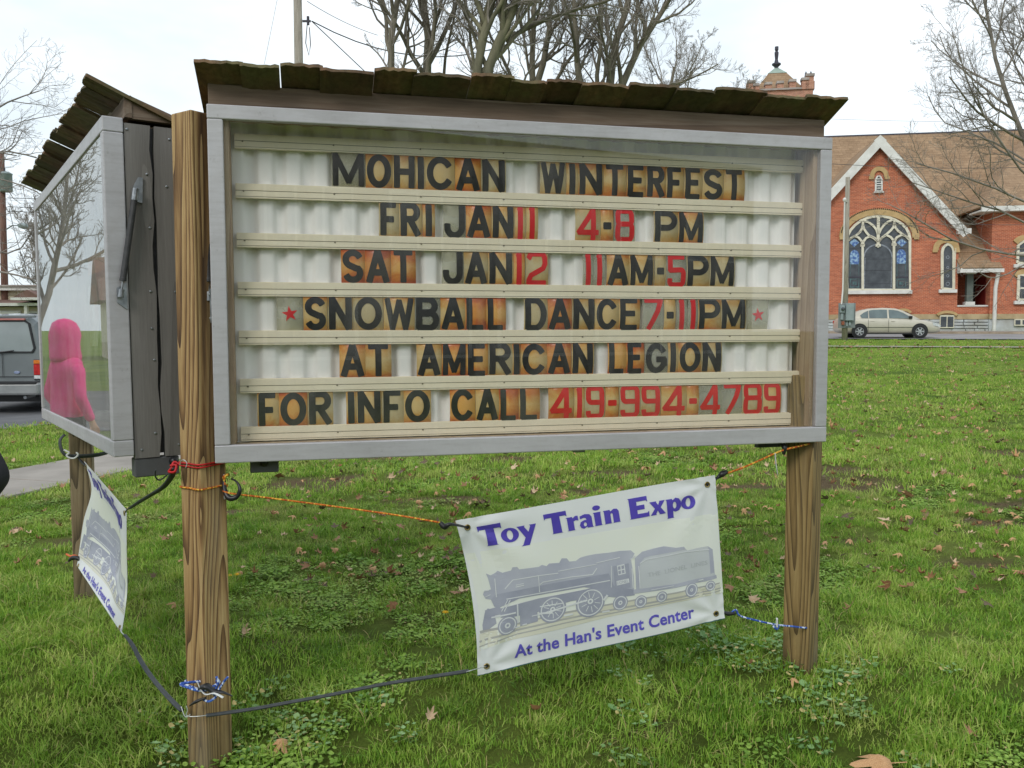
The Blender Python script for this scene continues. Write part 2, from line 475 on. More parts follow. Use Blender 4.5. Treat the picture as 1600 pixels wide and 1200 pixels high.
def ground_mat():
    m, t, p = new_mat('lawn_soil')
    v = vec(t, (1,1,1), 'World')
    n1 = nz(t, v, 0.55, 4); n2 = nz(t, v, 6, 6, 0.7); n3 = nz(t, v, 75, 6, 0.8)
    g1 = ramp(t, [(0.35, srgb(92,120,44)), (0.5, srgb(116,142,54)), (0.66, srgb(138,158,74))])
    t.links.new(n1, g1.inputs['Fac'])
    g2 = ramp(t, [(0.36, (0.45,0.48,0.36)), (0.62, (1.2,1.16,1.05))])
    t.links.new(mixc(t, 0.5, n2, n3), g2.inputs['Fac'])
    grass = mixc(t, 1.0, g1.outputs['Color'], g2.outputs['Color'], 'MULTIPLY')
    soil = ramp(t, [(0.38, srgb(78,66,48)), (0.55, srgb(120,102,76)), (0.68, srgb(160,142,108))])
    t.links.new(n3, soil.inputs['Fac'])
    # near the camera the soil between the blades shows, farther off the blades cover it
    sepn = t.nodes.new('ShaderNodeSeparateXYZ'); t.links.new(v, sepn.inputs[0])
    far = t.nodes.new('ShaderNodeMapRange'); far.inputs['From Min'].default_value = 9; far.inputs['From Max'].default_value = 20
    t.links.new(sepn.outputs['Y'], far.inputs['Value'])
    under = mixc(t, far.outputs['Result'], mixc(t, 0.35, grass, srgb(86,84,44)), grass)
    a = t.nodes.new('ShaderNodeAttribute'); a.attribute_name = 'bare'
    c = mixc(t, a.outputs['Fac'], under, soil.outputs['Color'])
    t.links.new(c, p.inputs['Base Color'])
    p.inputs['Roughness'].default_value = 0.95; p.inputs['Specular IOR Level'].default_value = 0.15
    bump(t, p, n3, 1.0, 0.03)
    return m
gm.materials.append(ground_mat())
ground = link(bpy.data.objects.new('ground', gm)); tag(ground, 'green lawn with bare soil patches sloping up to the church', 'lawn', kind='structure')

def sheet(name, poly, mats, lift, label, cells=None):
    """a flat strip laid on the ground: quads between two point lists"""
    A_, B_ = poly
    vs, fs = [], []
    for a, b_ in zip(A_, B_):
        for k in range(5):
            x = a[0] + (b_[0]-a[0])*k/4; y = a[1] + (b_[1]-a[1])*k/4
            vs.append((x, y, gzf(x, y) + lift))
    for i in range(len(A_)-1):
        for k in range(4):
            q = i*5+k
            fs.append((q, q+1, q+6, q+5))
    me = bpy.data.meshes.new(name); me.from_pydata(vs, [], fs); me.materials.append(mats)
    me.validate(); me.update()
    o = link(bpy.data.objects.new(name, me))
    bm = bmesh.new(); bm.from_mesh(me); bmesh.ops.recalc_face_normals(bm, faces=bm.faces)
    if sum(f.normal.z for f in bm.faces) < 0: bmesh.ops.reverse_faces(bm, faces=bm.faces)
    bm.to_mesh(me); bm.free()
    return tag(o, label, None, kind='structure')
def lerp2(a, b_, n):
    return [(a[0]+(b_[0]-a[0])*i/n, a[1]+(b_[1]-a[1])*i/n) for i in range(n+1)]
M['asphalt'] = mat('asphalt', srgb(112,111,113), srgb(92,92,95), 1.2, rough=0.9, b=0.4, bscale=160, bdist=0.004, src='World')
M['asphalt_far'] = mat('worn_asphalt', srgb(150,147,147), srgb(130,128,129), 0.8, rough=0.9, src='World')
M['concrete'] = mat('sidewalk_concrete', srgb(158,150,142), srgb(138,131,123), 1.8, rough=0.9, b=0.3, bscale=90, bdist=0.003, src='World')
M['kerb'] = mat('kerb_concrete', srgb(176,160,140), srgb(140,124,104), 1.5, rough=0.9, src='World')

# side street on the left (edge runs through these two measured points)
e0 = Vector((-7.66, 12.84)); ed = Vector((0.46, 0.89)).normalized(); en = Vector((-ed.y, ed.x))
pa = e0 - ed*60; pb = e0 + ed*140
sheet('side_road', (lerp2(pa, pb, 60), lerp2(pa+en*8.6, pb+en*8.6, 60)), M['asphalt'], 0.012, 'dark asphalt side street on the left')
# concrete walk: separate slabs with open joints
wd = Vector((0.303, 0.953)); wn = Vector((-wd.y, wd.x)); w0 = Vector((-4.52, 7.54))
slab_root = thing('sidewalk', 'concrete sidewalk of square slabs crossing the lawn behind the sign', 'sidewalk', (w0.x, w0.y, 0), 0)
slab_root['kind'] = 'structure'; del slab_root['category']
a_w = math.atan2(wd.y, wd.x)
slab_root.rotation_euler.z = a_w
smb = MB().box(0.006, 1.444, 0, 1.22, -0.06, 0.022)
sme = smb.mesh('slab', M['concrete'])
for i in range(-9, 14):
    o = link(bpy.data.objects.new('slab', sme), slab_root)
    o.location = (i*1.45 + 0.78, 0, random.uniform(-0.003, 0.003))
    o.rotation_euler = (random.uniform(-.003,.003), random.uniform(-.003,.003), 0)
    bv = o.modifiers.new('bevel', 'BEVEL'); bv.width = 0.008; bv.segments = 2

# street in front of the church and the thin path across the lawn
ROT = R(-9)
rd = Vector((math.cos(ROT), math.sin(ROT))); rn = Vector((-rd.y, rd.x))
def church_band(d0, d1, x0=-20, x1=75):
    """band parallel to the church front, d0..d1 metres beyond the car side of the street"""
    c0 = Vector((17.9, 41.6))
    a = c0 + rd*(x0-17.9) + rn*d0; b_ = c0 + rd*(x1-17.9) + rn*d0
    c = c0 + rd*(x0-17.9) + rn*d1; d = c0 + rd*(x1-17.9) + rn*d1
    return lerp2(a, b_, 40), lerp2(c, d, 40)
sheet('street', church_band(0, 8.2), M['asphalt_far'], 0.05, 'grey street in front of the church')
sheet('far_sidewalk', church_band(8.75, 11.2), M['concrete'], 0.14, 'pale sidewalk along the church wall')
kb = MB()
A_, B_ = church_band(8.2, 8.42)
for (a, b_), (c, d) in zip(zip(A_[:-1], A_[1:]), zip(B_[:-1], B_[1:])):
    za, zb_ = gzf(*a), gzf(*b_)
    kb.add([(a[0],a[1],za-0.1),(b_[0],b_[1],zb_-0.1),(b_[0],b_[1],zb_+0.17),(a[0],a[1],za+0.17),(c[0],c[1],za+0.17),(d[0],d[1],zb_+0.17)], [(0,1,2,3),(3,2,5,4)])
k_ = kb.build('kerb', M['kerb']); tag(k_, 'pale stone kerb along the far side of the street', kind='structure')
pc = Vector((13.8, 33.6))
sheet('footpath', (lerp2(pc - rd*40, pc + rd*50, 50), lerp2(pc - rd*40 + rn*0.75, pc + rd*50 + rn*0.75, 50)), M['concrete'], 0.05, 'thin concrete footpath crossing the far lawn')

# ================================================================== SIGN STRUCTURE
AX, AY, AA = -1.0567, 3.0430, R(13.205)
ZB, AW, AH = 1.023, 2.4416, 1.2574
BX, BY, BA = -1.485, 3.19, R(124.5)
BW, BH = 2.28, 1.259
dA = Vector((math.cos(AA), math.sin(AA), 0)); nA = Vector((-math.sin(AA), math.cos(AA), 0))
def planeA(px, py, dep=0.0):
    """photo pixel -> (u along the front, height above the cabinet base) on the plane dep behind the door front"""
    O = Vector((AX, AY, 0)) + nA*dep
    d = ray(px, py)
    P = CAM_O + d * ((O-CAM_O).dot(nA) / d.dot(nA))
    return (P-O).dot(dA), P.z - ZB

M['post_olive'] = wood('olive_timber', [srgb(72,54,30), srgb(108,86,50), srgb(140,114,70), srgb(162,138,92)], dirt=True)
# ---- posts
def post(label, x, y, z0, z1, w, rz, m, lean=(0,0)):
    o = thing('wooden_post', label, 'post', (x, y, z0), rz)
    b_ = MB().box(-w/2, w/2, -w/2, w/2, 0, z1-z0)
    s = b_.build('timber', m, o, bevel=0.006, seg=2)
    s.data.transform(Matrix.Shear('XY', 4, lean)) if any(lean) else None
    return o
P_FRONT = (-1.128, 3.125); P_RIGHT = (1.262, 3.70); P_BACK = (-2.372, 4.72)
post('tall front wooden post standing between the two cabinets', *P_FRONT, -0.3, 2.262, 0.114, AA + R(-48), M['post'])
post('right wooden post under the end of the letter board', *P_RIGHT, -0.3, 1.30, 0.116, AA + R(38), M['post_olive'])
post('back left wooden post under the glazed display case', *P_BACK, -0.3, 1.30, 0.112, R(20), M['post_grey'])

# ---- shared cabinet parts
def screws(mb, pts, r_=0.004, mi=0):
    for (x, y, z, ax) in pts:
        rot = {'y': Matrix.Rotation(R(90), 4, 'X'), 'x': Matrix.Rotation(R(90), 4, 'Y')}[ax]
        mb.lathe([(r_, -0.001), (r_, 0.002), (r_*0.5, 0.003)], 8, Matrix.Translation((x, y, z)) @ rot, mi)
def door_frame(root, W, H, tb, tt, ts, T):
    for nm, bx in (('frame_rail', (0, W, 0, T, 0, tb)), ('frame_rail', (0, W, 0, T, H-tt, H)),
                   ('frame_stile', (0.0003, ts, 0.0003, T-0.0003, tb+0.0003, H-tt-0.0003)), ('frame_stile', (W-ts, W-0.0003, 0.0003, T-0.0003, tb+0.0003, H-tt-0.0003))):
        MB().box(*bx).build(nm, M['alu'], root, bevel=0.004, seg=2)
def shingle_roof(root, W, u0, u1, seed, lift=0.0, tiltk=0.0):
    """planks laid front to back on a slope that falls away behind the cabinet"""
    rr = random.Random(seed)
    u = u0
    k = 0
    while u < u1 - 0.03:
        w = min(rr.choice([0.135, 0.15, 0.19, 0.165, 0.21, 0.14, 0.235]), u1-u)
        if u1 - (u+w) < 0.07: w = u1-u
        k += 1
        up = 0.011 if k % 2 else 0.0
        y0 = -0.038 + rr.uniform(-0.010, 0.008)
        mb = MB(); x1_ = w + (0.012 if k % 2 else -0.002); nc = 9
        cup = rr.uniform(-0.006, 0.005); vs, fs = [], []
        for i_ in range(nc+1):
            f_ = i_/nc; x_ = 0.001 + (x1_-0.001)*f_
            jy = rr.uniform(-0.004, 0.004) + (rr.uniform(0, 0.007) if i_ in (0, nc) else 0)
            zc = cup*4*f_*(1-f_) + rr.uniform(-0.0008, 0.0008)
            th = 0.0125 + rr.uniform(-0.002, 0.002)
            for (yy2, cc) in ((jy, 1.0), (0.06, 0.8), (0.62, 0.2)):
                vs += [(x_, yy2, zc*cc - th), (x_, yy2, zc*cc)]
        for i_ in range(nc):
            a_ = i_*6; b2 = a_+6
            fs += [(a_, b2, b2+1, a_+1), (a_, a_+2, b2+2, b2), (a_+2, a_+4, b2+4, b2+2), (a_+1, b2+1, b2+3, a_+3), (a_+3, b2+3, b2+5, a_+5), (a_+4, a_+5, b2+5, b2+4)]
        for a_, fl in ((0, False), (nc*6, True)):
            for q_ in ((a_, a_+1, a_+3, a_+2), (a_+2, a_+3, a_+5, a_+4)): fs.append(tuple(reversed(q_)) if fl else q_)
        mb.add(vs, fs)
        o = mb.build('shingle', [M['shingle']], root)
        sl = R(-22 + rr.uniform(-0.7, 0.7))
        o.location = (u, y0, AH + 0.132 + lift + tiltk*(u-u0) + up + rr.uniform(-0.003, 0.003))
        o.rotation_euler = (sl, rr.uniform(-0.008, 0.008), 0)
        u += w
def strut(root, p0, p1, side):
    """gas strut: thick cylinder above, thin rod and end fitting below"""
    p0, p1 = Vector(p0), Vector(p1)
    d = (p1-p0)
    g = bpy.data.objects.new('gas_strut', MB().tube([p0+d*0.09, p0+d*0.83, p0+d*0.835, p0+d*0.86], [0.0115, 0.0115, 0.0125, 0.0125], 14).mesh('gas_strut', M['black_metal'], False))
    link(g, root)
    MB().tube([p0+d*0.86, p1-d*0.03], 0.004, 8).build('rod', M['steel'], g)
    MB().tube([p0-d*0.01, p0+d*0.10], 0.0125, 12).build('end_fitting', M['steel'], g)
    MB().tube([p1-d*0.06, p1+d*0.015], 0.0105, 12).build('end_fitting', M['steel'], g)
    return g

# ------------------------------------------------------------------ letter board (cabinet A)
cabA = thing('message_board', 'white letter board cabinet with grey metal frame and mossy shingle roof', 'sign', (AX, AY, ZB), AA)
TB, TT, TS, TK = 0.064, 0.050, 0.053, 0.028
door_frame(cabA, AW, AH, TB, TT, TS, TK)
IN_D = 0.130
MB().box(0.03, 0.05, TK+0.002, 0.24, 0.02, AH-0.0).build('side_board', M['inner_wood'], cabA)
MB().box(AW-0.05, AW-0.03, TK+0.002, 0.24, 0.02, AH-0.0).build('side_board', M['inner_wood'], cabA)
MB().box(0.0503, AW-0.0503, TK+0.002, 0.24, 0.035, TB-0.006).build('bottom_board', M['inner_wood'], cabA)
MB().box(0.0503, AW-0.0503, TK+0.002, 0.24, AH-0.03, AH-0.01).build('top_board', M['inner_wood'], cabA)
MB().box(0.03, AW-0.03, 0.242, 0.262, 0.02, AH).build('back_board', M['plank_grey'], cabA)
MB().box(TS-0.01, AW-TS+0.01, 0.008, 0.012, TB-0.01, AH-TT+0.01).build('glass_pane', M['glass'], cabA)
MB().box(-0.0, AW, 0.062, 0.088, AH+0.004, AH+0.085).build('fascia_board', M['fascia'], cabA, bevel=0.002)
# inner beading round the opening
for bx in ((TS-0.002, TS+0.016, TK+0.001, 0.128, TB, AH-TT), (AW-TS-0.016, AW-TS+0.002, TK+0.001, 0.128, TB, AH-TT)):
    MB().box(*bx).build('inner_lining', M['inner_wood'], cabA)
# corrugated backing
per = 0.1012
cx0, cx1 = 0.066, AW-0.078
n = 460
cv, cf = [], []
for i in range(n+1):
    x = cx0 + (cx1-cx0)*i/n
    ph = ((x-0.236)/per) % 1.0
    # broad crest, narrow valley
    d = 0.5 - 0.5*math.tanh(6.0*(abs(ph-0.5)*2-0.62)/1.0)     # 1 on the crest
    y = IN_D + 0.021*(1-d)
    cv += [(x, y, TB-0.02), (x, y, AH-TT+0.02)]
for i in range(n): cf.append((2*i, 2*i+2, 2*i+3, 2*i+1))
me = bpy.data.meshes.new('corrugated_panel'); me.from_pydata(cv, [], cf); me.materials.append(M['white_plastic'])
me.polygons.foreach_set('use_smooth', [True]*len(me.polygons))
link(bpy.data.objects.new('corrugated_panel', me), cabA)
# tracks that hold the letters
RAIL_D = 0.106
RZ = [2.181-ZB - 0.178*i for i in range(7)]
ru0, ru1 = planeA(368, 300, RAIL_D)[0], planeA(1262, 300, RAIL_D)[0]
def rail_mesh():
    mb = MB()
    Lr = ru1-ru0; h = 0.026
    mb.box(0, Lr, 0.006, 0.023, -h, h, 0)
    mb.box(0, Lr, 0.0, 0.0065, -h+0.006, -0.0012, 0)       # lower lip
    mb.box(0, Lr, 0.0, 0.0065, 0.0012, h-0.002, 0)         # upper lip
    mb.box(0, Lr, 0.003, 0.0068, -0.0011, 0.0011, 1)      # groove
    mb.box(0, Lr, 0.002, 0.0068, -h-0.0005, -h+0.0045, 0)
    mb.box(0, Lr, 0.004, 0.0071, -h+0.0046, -h+0.0059, 1)
    return mb.mesh('letter_track', [M['rail'], M['rail_line']])
rme = rail_mesh()
scr = MB()
screws(scr, [(0.028 + i*(ru1-ru0-0.056)/7, -0.0005, -0.002, 'y') for i in range(8)], 0.0032)
scrm = scr.mesh('screw_row', M['rail_line'])
for z in RZ:
    o = link(bpy.data.objects.new('letter_track', rme), cabA)
    o.location = (ru0, RAIL_D, z)
    s_ = link(bpy.data.objects.new('screw_row', scrm), o); tag(s_, kind='stuff')
shingle_roof(cabA, AW, -0.035, AW+0.03, 3, 0.0, 0.008)
strut(cabA, (-0.014, 0.085, 1.02), (-0.012, 0.055, 0.585), -1)
plm = MB(); plm.box(-0.006, -0.001, 0.02, 0.06, 0.50, 0.62); screws(plm, [(-0.008, 0.035, 0.515, 'x'), (-0.008, 0.035, 0.60, 'x')], 0.006)
plm.build('strut_plate', M['steel'], cabA)
lb = MB().box(0.115, 0.215, 0.07, 0.13, -0.05, 0.018).build('latch_box', M['grey_box'], cabA, bevel=0.003)
MB().lathe([(0.0, 0.0), (0.014, 0.001), (0.016, 0.006), (0.013, 0.014), (0.004, 0.018)], 14, Matrix.Translation((0.165, 0.069, -0.012)) @ Matrix.Rotation(R(90), 4, 'X')).build('latch_knob', M['black_plastic'], lb, smooth=True)
# chrome latch half way along the lower rail, dark bracket by the right post
MB().box(1.34, 1.39, 0.03, 0.05, -0.012, 0.002).build('handle', M['steel'], cabA, bevel=0.003)
MB().box(AW-0.26, AW-0.12, 0.10, 0.13, -0.03, 0.018).build('bracket', M['black_metal'], cabA)

# ------------------------------------------------------------------ letters
def arc(cx, cy, rx, ry, a0, a1, n=10):
    return [(cx + rx*math.cos(R(a0 + (a1-a0)*i/n)), cy + ry*math.sin(R(a0 + (a1-a0)*i/n))) for i in range(n+1)]
def smooth_path(*parts):
    out = []
    for p in parts:
        for q in p:
            if not out or (abs(out[-1][0]-q[0])+abs(out[-1][1]-q[1])) > 1e-4: out.append(q)
    return out
GL = {
 'M': [[(0,0),(0,1)], [(0,1),(.5,.1)], [(1,1),(.5,.1)], [(1,1),(1,0)]],
 'O': [arc(.5,.5,.5,.5,90,450,28)],
 'H': [[(0,0),(0,1)], [(1,0),(1,1)], [(0,.5),(1,.5)]],
 'I': [[(.5,0),(.5,1)]],
 'C': [arc(.5,.5,.5,.5,35,325,24)],
 'A': [[(0,0),(.48,1)], [(1,0),(.52,1)], [(.2,.3),(.8,.3)]],
 'N': [[(0,0),(0,1)], [(0,1),(1,0)], [(1,0),(1,1)]],
 'W': [[(0,1),(.22,0)], [(.5,.95),(.22,0)], [(.5,.95),(.78,0)], [(1,1),(.78,0)]],
 'T': [[(0,1),(1,1)], [(.5,1),(.5,0)]],
 'E': [[(0,0),(0,1)], [(0,1),(1,1)], [(0,.52),(.82,.52)], [(0,0),(1,0)]],
 'R': [[(0,0),(0,1)], smooth_path([(0,1),(.5,1)], arc(.55,.76,.4,.24,90,-90,12), [(0,.52)]), [(.45,.5),(1,0)]],
 'F': [[(0,0),(0,1)], [(0,1),(1,1)], [(0,.5),(.8,.5)]],
 'S': [smooth_path(arc(.5,.75,.48,.25,25,180,12), arc(.5,.75,.48,.25,180,235,4), [(.72,.42)], arc(.5,.25,.48,.25,40,-155,14))],
 'J': [smooth_path([(1,1),(1,.28)], arc(.5,.28,.5,.28,0,-180,14), [(0,.36)])],
 'B': [[(0,0),(0,1)], smooth_path([(0,1),(.5,1)], arc(.55,.77,.36,.23,90,-90,12), [(0,.54)]), smooth_path([(0,.5),(.55,.5)], arc(.6,.26,.4,.26,88,-90,12), [(0,0)])],
 'L': [[(0,1),(0,0)], [(0,0),(1,0)]],
 'D': [[(0,0),(0,1)], smooth_path([(0,1),(.4,1)], arc(.45,.5,.55,.5,90,-90,18), [(0,0)])],
 'G': [smooth_path(arc(.5,.5,.5,.5,35,330,24)), [(.98,.22),(.98,.45)], [(.55,.45),(1,.45)]],
 'P': [[(0,0),(0,1)], smooth_path([(0,1),(.5,1)], arc(.55,.73,.45,.27,90,-90,14), [(0,.46)])],
 '1': [[(.5,0),(.5,1)], [(.3,.94),(.5,.98)]],
 '2': [smooth_path([(.0,.86)], arc(.25,.8,.25,.2,160,90,5), [(.8,1)], arc(.8,.82,.2,.18,90,0,5), [(1,.66),(.88,.5),(.12,.26),(0,.1),(0,0)]), [(0,0),(1,0)]],
 '4': [[(.78,1),(0,.22)], [(0,.22),(1,.22)], [(.78,1),(.78,0)]],
 '5': [[(1,1),(.06,1)], [(.06,1),(.04,.52)], smooth_path([(.04,.52),(.8,.54)], arc(.8,.4,.2,.14,90,0,5), arc(.8,.16,.2,.16,0,-90,5), arc(.22,.16,.2,.16,-90,-190,6))],
 '7': [[(0,1),(1,1)], smooth_path([(1,1),(.78,.62),(.5,.3),(.22,0)])],
 '8': [smooth_path([(.5,1)], arc(.82,.84,.16,.16,90,0,5), arc(.82,.68,.16,.14,0,-90,5), arc(.18,.68,.16,.14,270,180,5), arc(.18,.84,.16,.16,180,90,5), [(.5,1)]),
       smooth_path([(.5,.54)], arc(.82,.38,.18,.16,90,0,5), arc(.82,.16,.18,.16,0,-90,5), arc(.18,.16,.18,.16,270,180,5), arc(.18,.38,.18,.16,180,90,5), [(.5,.54)])],
 '9': [smooth_path([(1,.5),(.2,.5)], arc(.2,.66,.2,.16,270,180,5), arc(.2,.84,.2,.16,180,90,5), arc(.8,.84,.2,.16,90,0,5), [(1,.5)], arc(.8,.16,.2,.16,0,-90,5), arc(.2,.14,.2,.14,270,175,5))],
 '-': [[(0.1,.47),(.9,.47)]],
}
# row -> list of (char, left px, right px, tint) ; tints: c clear, t pale tan, m mid tan, o orange, d deep orange
ROWS = [
 [('M',518,571,'c'),('O',571,613,'m'),('H',613,650,'m'),('I',650,665,'m'),('C',665,711,'m'),('A',711,752,'o'),('N',752,791,'t'),
  ('W',844,885,'t'),('I',885,904,'m'),('N',904,943,'m'),('T',943,979,'m'),('E',979,1010,'m'),('R',1010,1041,'m'),('F',1041,1069,'m'),('E',1069,1098,'m'),('S',1098,1131,'m'),('T',1131,1164,'m')],
 [('F',592,624,'t'),('R',624,660,'m'),('I',660,680,'m'),('J',692,728,'c'),('A',728,768,'o'),('N',768,804,'m'),('1',804,822,'m'),('1',822,841,'m'),
  ('4',899,939,'t'),('-',939,959,'m'),('8',960,993,'c'),('P',1022,1060,'t'),('M',1060,1100,'m')],
 [('S',533,570,'o'),('A',570,611,'d'),('T',611,650,'o'),('J',690,725,'c'),('A',725,763,'t'),('N',763,802,'m'),('1',802,820,'o'),('2',821,857,'t'),
  ('1',911,928,'c'),('1',928,946,'c'),('A',948,984,'m'),('M',984,1022,'m'),('-',1023,1041,'t'),('5',1041,1073,'c'),('P',1073,1109,'t'),('M',1109,1148,'t')],
 [('*',432,474,'c'),('S',474,512,'m'),('N',512,552,'t'),('O',552,599,'t'),('W',599,648,'m'),('B',648,688,'c'),('A',688,727,'m'),('L',727,760,'d'),('L',760,791,'o'),
  ('D',819,856,'t'),('A',856,894,'d'),('N',894,930,'t'),('C',930,967,'m'),('E',967,1000,'m'),('7',1004,1038,'c'),('-',1038,1056,'m'),('1',1057,1074,'c'),('1',1075,1091,'c'),('P',1091,1127,'m'),('M',1127,1166,'t'),('*',1168,1200,'c')],
 [('A',530,571,'o'),('T',571,612,'m'),('A',651,690,'m'),('M',690,729,'o'),('E',729,763,'o'),('R',763,801,'t'),('I',801,814,'m'),('C',814,855,'m'),('A',855,893,'d'),('N',893,928,'m'),
  ('L',950,979,'o'),('E',979,1007,'o'),('G',1007,1044,'c'),('I',1044,1060,'m'),('O',1060,1096,'m'),('N',1096,1128,'t')],
 [('F',402,436,'m'),('O',436,481,'o'),('R',481,521,'t'),('I',541,557,'m'),('N',557,597,'m'),('F',597,631,'t'),('O',631,674,'m'),('C',703,743,'o'),('A',743,780,'m'),('L',780,811,'o'),('L',811,844,'m'),
  ('4',857,897,'m'),('1',897,914,'m'),('9',914,946,'t'),('-',946,967,'m'),('9',968,1001,'t'),('9',1001,1033,'t'),('4',1033,1073,'m'),('-',1073,1092,'m'),('4',1092,1128,'c'),('7',1128,1160,'c'),('8',1160,1192,'t'),('9',1192,1221,'m')],
]
WORDS = [['MOHICAN','WINTERFEST'], ['FRI','JAN11','4-8','PM'], ['SAT','JAN12','11AM-5PM'], ['*SNOWBALL','DANCE7-11PM*'], ['AT','AMERICAN','LEGION'], ['FOR','INFO','CALL','419-994-4789']]
ROWN = ['top', 'second', 'third', 'fourth', 'fifth', 'bottom']
ORD = ['first','second','third','fourth','fifth','sixth','seventh','eighth','ninth','tenth','eleventh','twelfth']
TINT = {
 'c': (srgb(216,216,206), srgb(206,204,186), srgb(200,196,170), 0.30),
 't': (srgb(226,214,176), srgb(218,198,146), srgb(212,168,96), 0.55),
 'm': (srgb(226,198,138), srgb(218,172,94), srgb(206,122,50), 0.80),
 'o': (srgb(226,172,94), srgb(214,136,54), srgb(190,82,28), 0.90),
 'd': (srgb(214,144,68), srgb(196,102,38), srgb(160,62,24), 0.95),
}
TWORD = {'c': 'clear', 't': 'pale yellowed', 'm': 'tan yellowed', 'o': 'orange stained', 'd': 'dark orange stained'}
def tile_mat(key):
    a, b_, e, op = TINT[key]
    m = bpy.data.materials.new('tile_plastic_' + TWORD[key].replace(' ', '_')); m.use_nodes = True
    t = m.node_tree; p = t.nodes['Principled BSDF']; out = t.nodes['Material Output']
    oi = t.nodes.new('ShaderNodeObjectInfo')
    g = t.nodes.new('ShaderNodeTexCoord')
    ad = t.nodes.new('ShaderNodeVectorMath'); ad.operation = 'ADD'
    t.links.new(g.outputs['Object'], ad.inputs[0]); 
    cm = t.nodes.new('ShaderNodeCombineXYZ')
    mu = t.nodes.new('ShaderNodeMath'); mu.operation = 'MULTIPLY'; mu.inputs[1].default_value = 37.0
    t.links.new(oi.outputs['Random'], mu.inputs[0]); t.links.new(mu.outputs[0], cm.inputs['X']); t.links.new(mu.outputs[0], cm.inputs['Y'])
    t.links.new(cm.outputs[0], ad.inputs[1])
    n1 = nz(t, ad.outputs[0], 12, 5, 0.6, 1.4)
    n2 = nz(t, ad.outputs[0], 60, 5, 0.7)
    # plastic yellows from the clamped top and bottom edges inwards
    sp = t.nodes.new('ShaderNodeSeparateXYZ'); t.links.new(g.outputs['Generated'], sp.inputs[0])
    sb = t.nodes.new('ShaderNodeMath'); sb.operation = 'SUBTRACT'; sb.inputs[1].default_value = 0.5; t.links.new(sp.outputs['Z'], sb.inputs[0])
    ab = t.nodes.new('ShaderNodeMath'); ab.operation = 'ABSOLUTE'; t.links.new(sb.outputs[0], ab.inputs[0])
    pw = t.nodes.new('ShaderNodeMath'); pw.operation = 'MULTIPLY_ADD'; pw.inputs[1].default_value = 1.5; pw.inputs[2].default_value = -0.42; t.links.new(ab.outputs[0], pw.inputs[0])
    sm_ = t.nodes.new('ShaderNodeMath'); sm_.operation = 'ADD'; sm_.use_clamp = True
    rv = t.nodes.new('ShaderNodeMath'); rv.operation = 'MULTIPLY_ADD'; rv.inputs[1].default_value = 0.34; rv.inputs[2].default_value = -0.17
    t.links.new(oi.outputs['Random'], rv.inputs[0])
    n4 = nz(t, ad.outputs[0], 34, 5, 0.65, 2.0)
    nm = t.nodes.new('ShaderNodeMath'); nm.operation = 'MULTIPLY_ADD'; nm.inputs[1].default_value = 0.3; t.links.new(n4, nm.inputs[0]); t.links.new(rv.outputs[0], nm.inputs[2])
    n5 = t.nodes.new('ShaderNodeMath'); n5.operation = 'ADD'; t.links.new(n1, n5.inputs[0]); t.links.new(nm.outputs[0], n5.inputs[1])
    n6 = t.nodes.new('ShaderNodeMath'); n6.operation = 'SUBTRACT'; n6.inputs[1].default_value = 0.15; t.links.new(n5.outputs[0], n6.inputs[0])
    t.links.new(n6.outputs[0], sm_.inputs[0]); t.links.new(pw.outputs[0], sm_.inputs[1])
    r_ = ramp(t, [(0.26, a), (0.5, b_), (0.82, e)])
    t.links.new(sm_.outputs[0], r_.inputs['Fac'])
    t.links.new(r_.outputs['Color'], p.inputs['Base Color'])
    p.inputs['Roughness'].default_value = 0.3
    tr = t.nodes.new('ShaderNodeBsdfTransparent'); tr.inputs['Color'].default_value = (*[min(1, x*1.25) for x in a], 1)
    mx = t.nodes.new('ShaderNodeMixShader'); mx.inputs['Fac'].default_value = op
    t.links.new(tr.outputs[0], mx.inputs[1]); t.links.new(p.outputs[0], mx.inputs[2]); t.links.new(mx.outputs[0], out.inputs['Surface'])
    return m
TM = {k: tile_mat(k) for k in TINT}
TH = 0.137                        # tile height between the tracks
def bow(z, Hh=TH, amp=0.0095):
    q = (z/Hh)
    return -amp * 4*q*(1-q)
